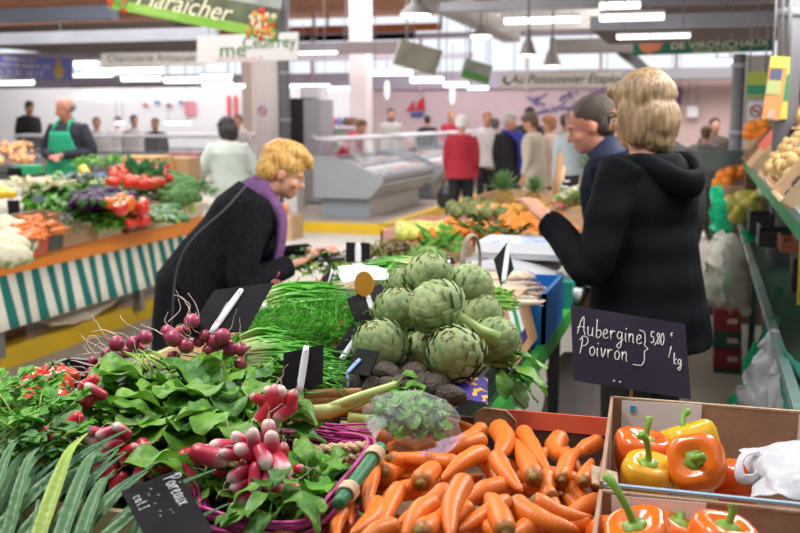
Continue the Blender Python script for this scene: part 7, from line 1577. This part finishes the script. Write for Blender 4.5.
# pears / pomelo
PR = thing('pear', 'large green-yellow pear', 'pear'); b = MB(); b.lathe([(.005, -.06), (.035, -.055), (.048, -.03), (.045, 0), (.03, .035), (.018, .06), (.006, .07)], 14); b.build('skin', mat('pear_skin', (.42, .42, .06), .4, (.52, .46, .10), 14), PR); MB().tube([(0, 0, .068), (.004, 0, .095)], [.003], 5).build('stalk', crown_m, PR)
for (x, y, s, r) in [(744, 206, 1.5, (.9, .9, 0)), (748, 200, 1.4, (.3, 1.2, 0)), (738, 212, 1.3, (1.2, .2, 0)), (736, 203, 1.2, (1, 1, 1)), (752, 207, 1.2, (.5, -1, 1))]: place(PR, PY(x, y, 7.0), r, s * 1.15, 'green-yellow pear on the lower right shelf', 'pears on the right stall')
tag(MB().tube(smoothpath([PY(752, 198, 6.9), PY(758, 194, 6.9), PY(765, 190, 7.0)], 4), [.02, .03, .012], 8).build('banana', mat('green_banana', (.5, .5, .08), .5)), 'greenish banana pointing up right of the pears', 'banana')
# dark crates, bags and bits on the lower shelf
for (x, y, w, h, Y_, lab, m) in [(762, 222, 22, 22, 5.1, 'black mesh crate on the lower shelf, the further one', black_pl), (778, 238, 34, 20, 4.7, 'black mesh crate on the lower shelf under the green rail', black_pl), (768, 190, 18, 18, 6.0, 'white bag on the lower shelf behind the pears', white_bag), (790, 246, 14, 14, 4.4, 'reddish goods crate at the right edge', mat('rust_crate', (.25, .08, .04), .8))]:
    p = PY(x, y, Y_); d = proj(p)[2]; W, Hh = w / FPX * d, h / FPX * d
    r = thing('plastic_crate' if 'crate' in lab else 'plastic_bag', lab, 'crate' if 'crate' in lab else 'bag', p + V((0, .12, -Hh / 2)))
    if 'bag' in lab: MB().ball((0, 0, Hh / 2), (W / 2, .1, Hh / 2), 18, 12, fn=lambda q: 1 + .2 * noise.noise(V(q) * 4)).build('pouch', m, r)
    else:
        for sx in (-1, 1): MB().box((sx * W / 2, 0, Hh / 2), (.01, .24, Hh)).build('side_panel', m, r, smooth=False); MB().box((0, sx * .12, Hh * .4), (W, .01, Hh * .8)).build('end_panel', m, r, smooth=False)
        MB().box((0, 0, .005), (W, .24, .01)).build('base_board', m, r, smooth=False)
wc = crate('wooden_crate', 'small pale wooden crate of brown potatoes at the right edge', .42, .62, 3.45, 3.95, .835, 1.02, wood_m); R.seed(620)
for k in range(18): place(pot, (rnd(.45, .59), rnd(3.5, 3.9), .90 + rnd(0, .06)), (rnd(0, 6), rnd(0, 6), 0), 1.2, 'brown potato in the small crate', 'potatoes in the small crate')
o = MB().box(PX(797, 275, .42), (.05, .10, .16)).build('black_holder', black_pl, smooth=False); tag(o, 'black upright holder in front of the small potato crate', 'holder')
tag(MB().slab(PX(797, 305, .34), cR * .1, V((0, .04, .26)), .004).build('yellow_card', mat('yellow_card', (.75, .6, .05), .6), smooth=False), 'yellow card at the very right edge', 'card')
# hanging bags
def hbag(label, pts, m, seed, name='plastic_bag', amp=.02, cat='bag'):
    o = crumple(name, label, cat, pts, m, seed, .003, 9, amp); return o
grb = mat('green_bag_film', (.0, .36, .15), .35, (.01, .45, .2), 12); gry = mat('greyish_bag_film', (.52, .50, .42), .5, (.42, .42, .36), 8)
hbag('shiny green plastic bag hanging beside the black coat', [[PY(712, 186, 6.2), PY(722, 188, 6.3)], [PY(709, 205, 6.1), PY(727, 206, 6.2)], [PY(711, 228, 6.1), PY(730, 232, 6.2)], [PY(712, 242, 6.1), PY(722, 246, 6.2)]], grb, 31, amp=.03)
wb2 = hbag('grey-white plastic bag with green printing hanging behind the black coat', [[PY(712, 236, 5.6), PY(732, 230, 5.7), PY(742, 240, 5.7)], [PY(705, 262, 5.5), PY(724, 262, 5.45), PY(748, 270, 5.6)], [PY(702, 298, 5.5), PY(722, 300, 5.4), PY(750, 306, 5.6)], [PY(706, 306, 5.5), PY(724, 310, 5.5), PY(746, 312, 5.6)]], gry, 32, amp=.035)
b = MB(); q0 = PY(709, 282, 5.36); [b.bar(q0 + V((.0, 0, -.02 * k)), q0 + V((.12, -.02, .07 - .02 * k)), .012, .004) for k in range(5)]; b.build('printed_lines', mat('print_green2', (.05, .32, .12), .6), wb2, smooth=False)
hbag('green plastic bag hanging behind the white one', [[PY(772, 318, 3.9), PY(776, 318, 3.95)], [PY(756, 340, 3.85), PY(778, 340, 3.9)], [PY(742, 370, 3.8), PY(780, 370, 3.9)], [PY(732, 406, 3.8), PY(790, 410, 3.9)]], grb, 33, amp=.03)
hbag('white plastic carrier bag hanging from the lower rail', [[PY(774, 332, 3.65), PY(780, 330, 3.66)], [PY(752, 356, 3.6), PY(786, 352, 3.62)], [PY(740, 385, 3.55), PY(790, 390, 3.58)], [PY(734, 412, 3.55), PY(790, 415, 3.58)]], white_bag, 34, amp=.03)
hbag('pale grey bag with blue shading right of the white one', [[PY(778, 348, 3.5), PY(782, 348, 3.5)], [PY(768, 374, 3.45), PY(786, 376, 3.46)], [PY(766, 410, 3.45), PY(790, 412, 3.45)]], mat('blue_white_film', (.55, .60, .66), .4, (.7, .72, .75), 10), 35, amp=.02)
hbag('thin green film hanging below the lower rail at the right edge', [[PY(784, 345, 3.3), PY(802, 372, 3.1)], [PY(784, 380, 3.3), PY(806, 396, 3.1)], [PY(784, 415, 3.3), PY(808, 420, 3.1)]], mat('teal_film', (.05, .28, .20), .35), 36, amp=.02)
hbag('green plastic bag lying on the lower shelf', [[PY(740, 232, 5.2), PY(756, 228, 5.3)], [PY(744, 244, 5.1), PY(762, 240, 5.2)]], grb, 37, amp=.03)
# red and green boxes stacked on the floor
for k, (y0, y1, c) in enumerate([(311, 331, 'red'), (332, 349, 'green'), (349, 369, 'red'), (369, 386, 'green')]):
    Y_ = 6.3; a, c_ = PY(713, y1, Y_), PY(742, y0, Y_); m = mat('box_' + c, (.17, .008, .016) if c == 'red' else (.008, .05, .028), .6)
    r = thing('cardboard_box', 'flat dark %s box in the stack below the hanging bag, number %s from the top' % (c, ['one', 'two', 'three', 'four'][k]), 'box', ((a.x + c_.x) / 2, Y_ + .2, a.z)); r['label'] = ['topmost red', 'upper dark green', 'lower red', 'bottom dark green'][k] + ' flat box in the stack below the hanging bag'
    MB().box((0, 0, (c_.z - a.z) / 2), (c_.x - a.x, .4, c_.z - a.z - .006)).build('body', m, r, smooth=False); MB().box((.03, -.202, (c_.z - a.z) / 2), (.06, .004, .03)).build('printed_mark', mat('mark_pale', (.5, .35, .35), .6), r, smooth=False)
# ================================================================ light and view
sc = bpy.context.scene
w = bpy.data.worlds.new('world'); sc.world = w; w.use_nodes = True
w.node_tree.nodes['Background'].inputs['Color'].default_value = (.90, .94, 1.0, 1); w.node_tree.nodes['Background'].inputs['Strength'].default_value = WORLD_S
lamp('stall_fill', (-1.7, 1.5, 3.2), .5, 60, (1, .96, .90), sy=1.6)  # unseen area light added over the near table for contrast
lamp('stall_fill', (.5, 2.9, 3.2), .4, 24, (1, .97, .92), sy=1.4)  # second unseen area light, added near the pepper boxes
sc.view_settings.view_transform = 'Standard'; sc.view_settings.look = 'None'; sc.view_settings.gamma = 1; sc.view_settings.exposure = EXPO
sc.view_settings.use_curve_mapping = False
sc.cycles.use_denoising = True
sc.cycles.max_bounces = 6; sc.cycles.transparent_max_bounces = 12

# ================================================================ labels that single things out
ORD = ['', 'first', 'second', 'third', 'fourth', 'fifth', 'sixth', 'seventh', 'eighth', 'ninth', 'tenth', 'eleventh', 'twelfth', 'thirteenth', 'fourteenth', 'fifteenth', 'sixteenth', 'seventeenth', 'eighteenth', 'nineteenth', 'twentieth']
def finalize():
    bpy.context.view_layer.update(); by = {}
    for o in bpy.data.objects:
        if o.parent is None and o.get('label') and o.get('kind') is None: by.setdefault(o['label'], []).append(o)
        if 'used' in o: del o['used']
    def ctr(o):
        ms = [c for c in [o] + list(o.children_recursive) if c.type == 'MESH']
        if not ms: return proj(o.matrix_world.translation)
        m = ms[0]; return proj(m.matrix_world @ (sum((V(q) for q in m.bound_box), V()) / 8))
    def nm(i, n, a, z):
        if i == 0: return a
        if i == n - 1: return z
        return ORD[i + 1] + ' from left' if z == 'rightmost' else ORD[i + 1] + ' from top'
    for lab, os_ in by.items():
        n = len(os_)
        if n < 2 or n > 170: continue
        if not os_[0].get('group'):
            for o in os_: o['group'] = lab.split(',')[0][:60]
        P = sorted([(ctr(o), o) for o in os_], key=lambda q: q[0][1])
        words = len(lab.split())
        if n <= 7:
            P.sort(key=lambda q: q[0][0])
            for i, (c, o) in enumerate(P): o['label'] = lab + ', ' + nm(i, n, 'leftmost', 'rightmost') + (' of the ' + ['', '', 'two', 'three', 'four', 'five', 'six', 'seven'][n])
            continue
        rows = max(2, round(math.sqrt(n) * .75)); per = math.ceil(n / rows); k = 0
        rowsL = [P[i:i + per] for i in range(0, n, per)]
        for ri, row in enumerate(rowsL):
            row.sort(key=lambda q: q[0][0])
            rn = 'top row' if ri == 0 else ('bottom row' if ri == len(rowsL) - 1 else ORD[ri + 1] + ' row down')
            for i, (c, o) in enumerate(row):
                o['label'] = lab + ', ' + rn + ', ' + nm(i, len(row), 'leftmost', 'rightmost')
finalize()
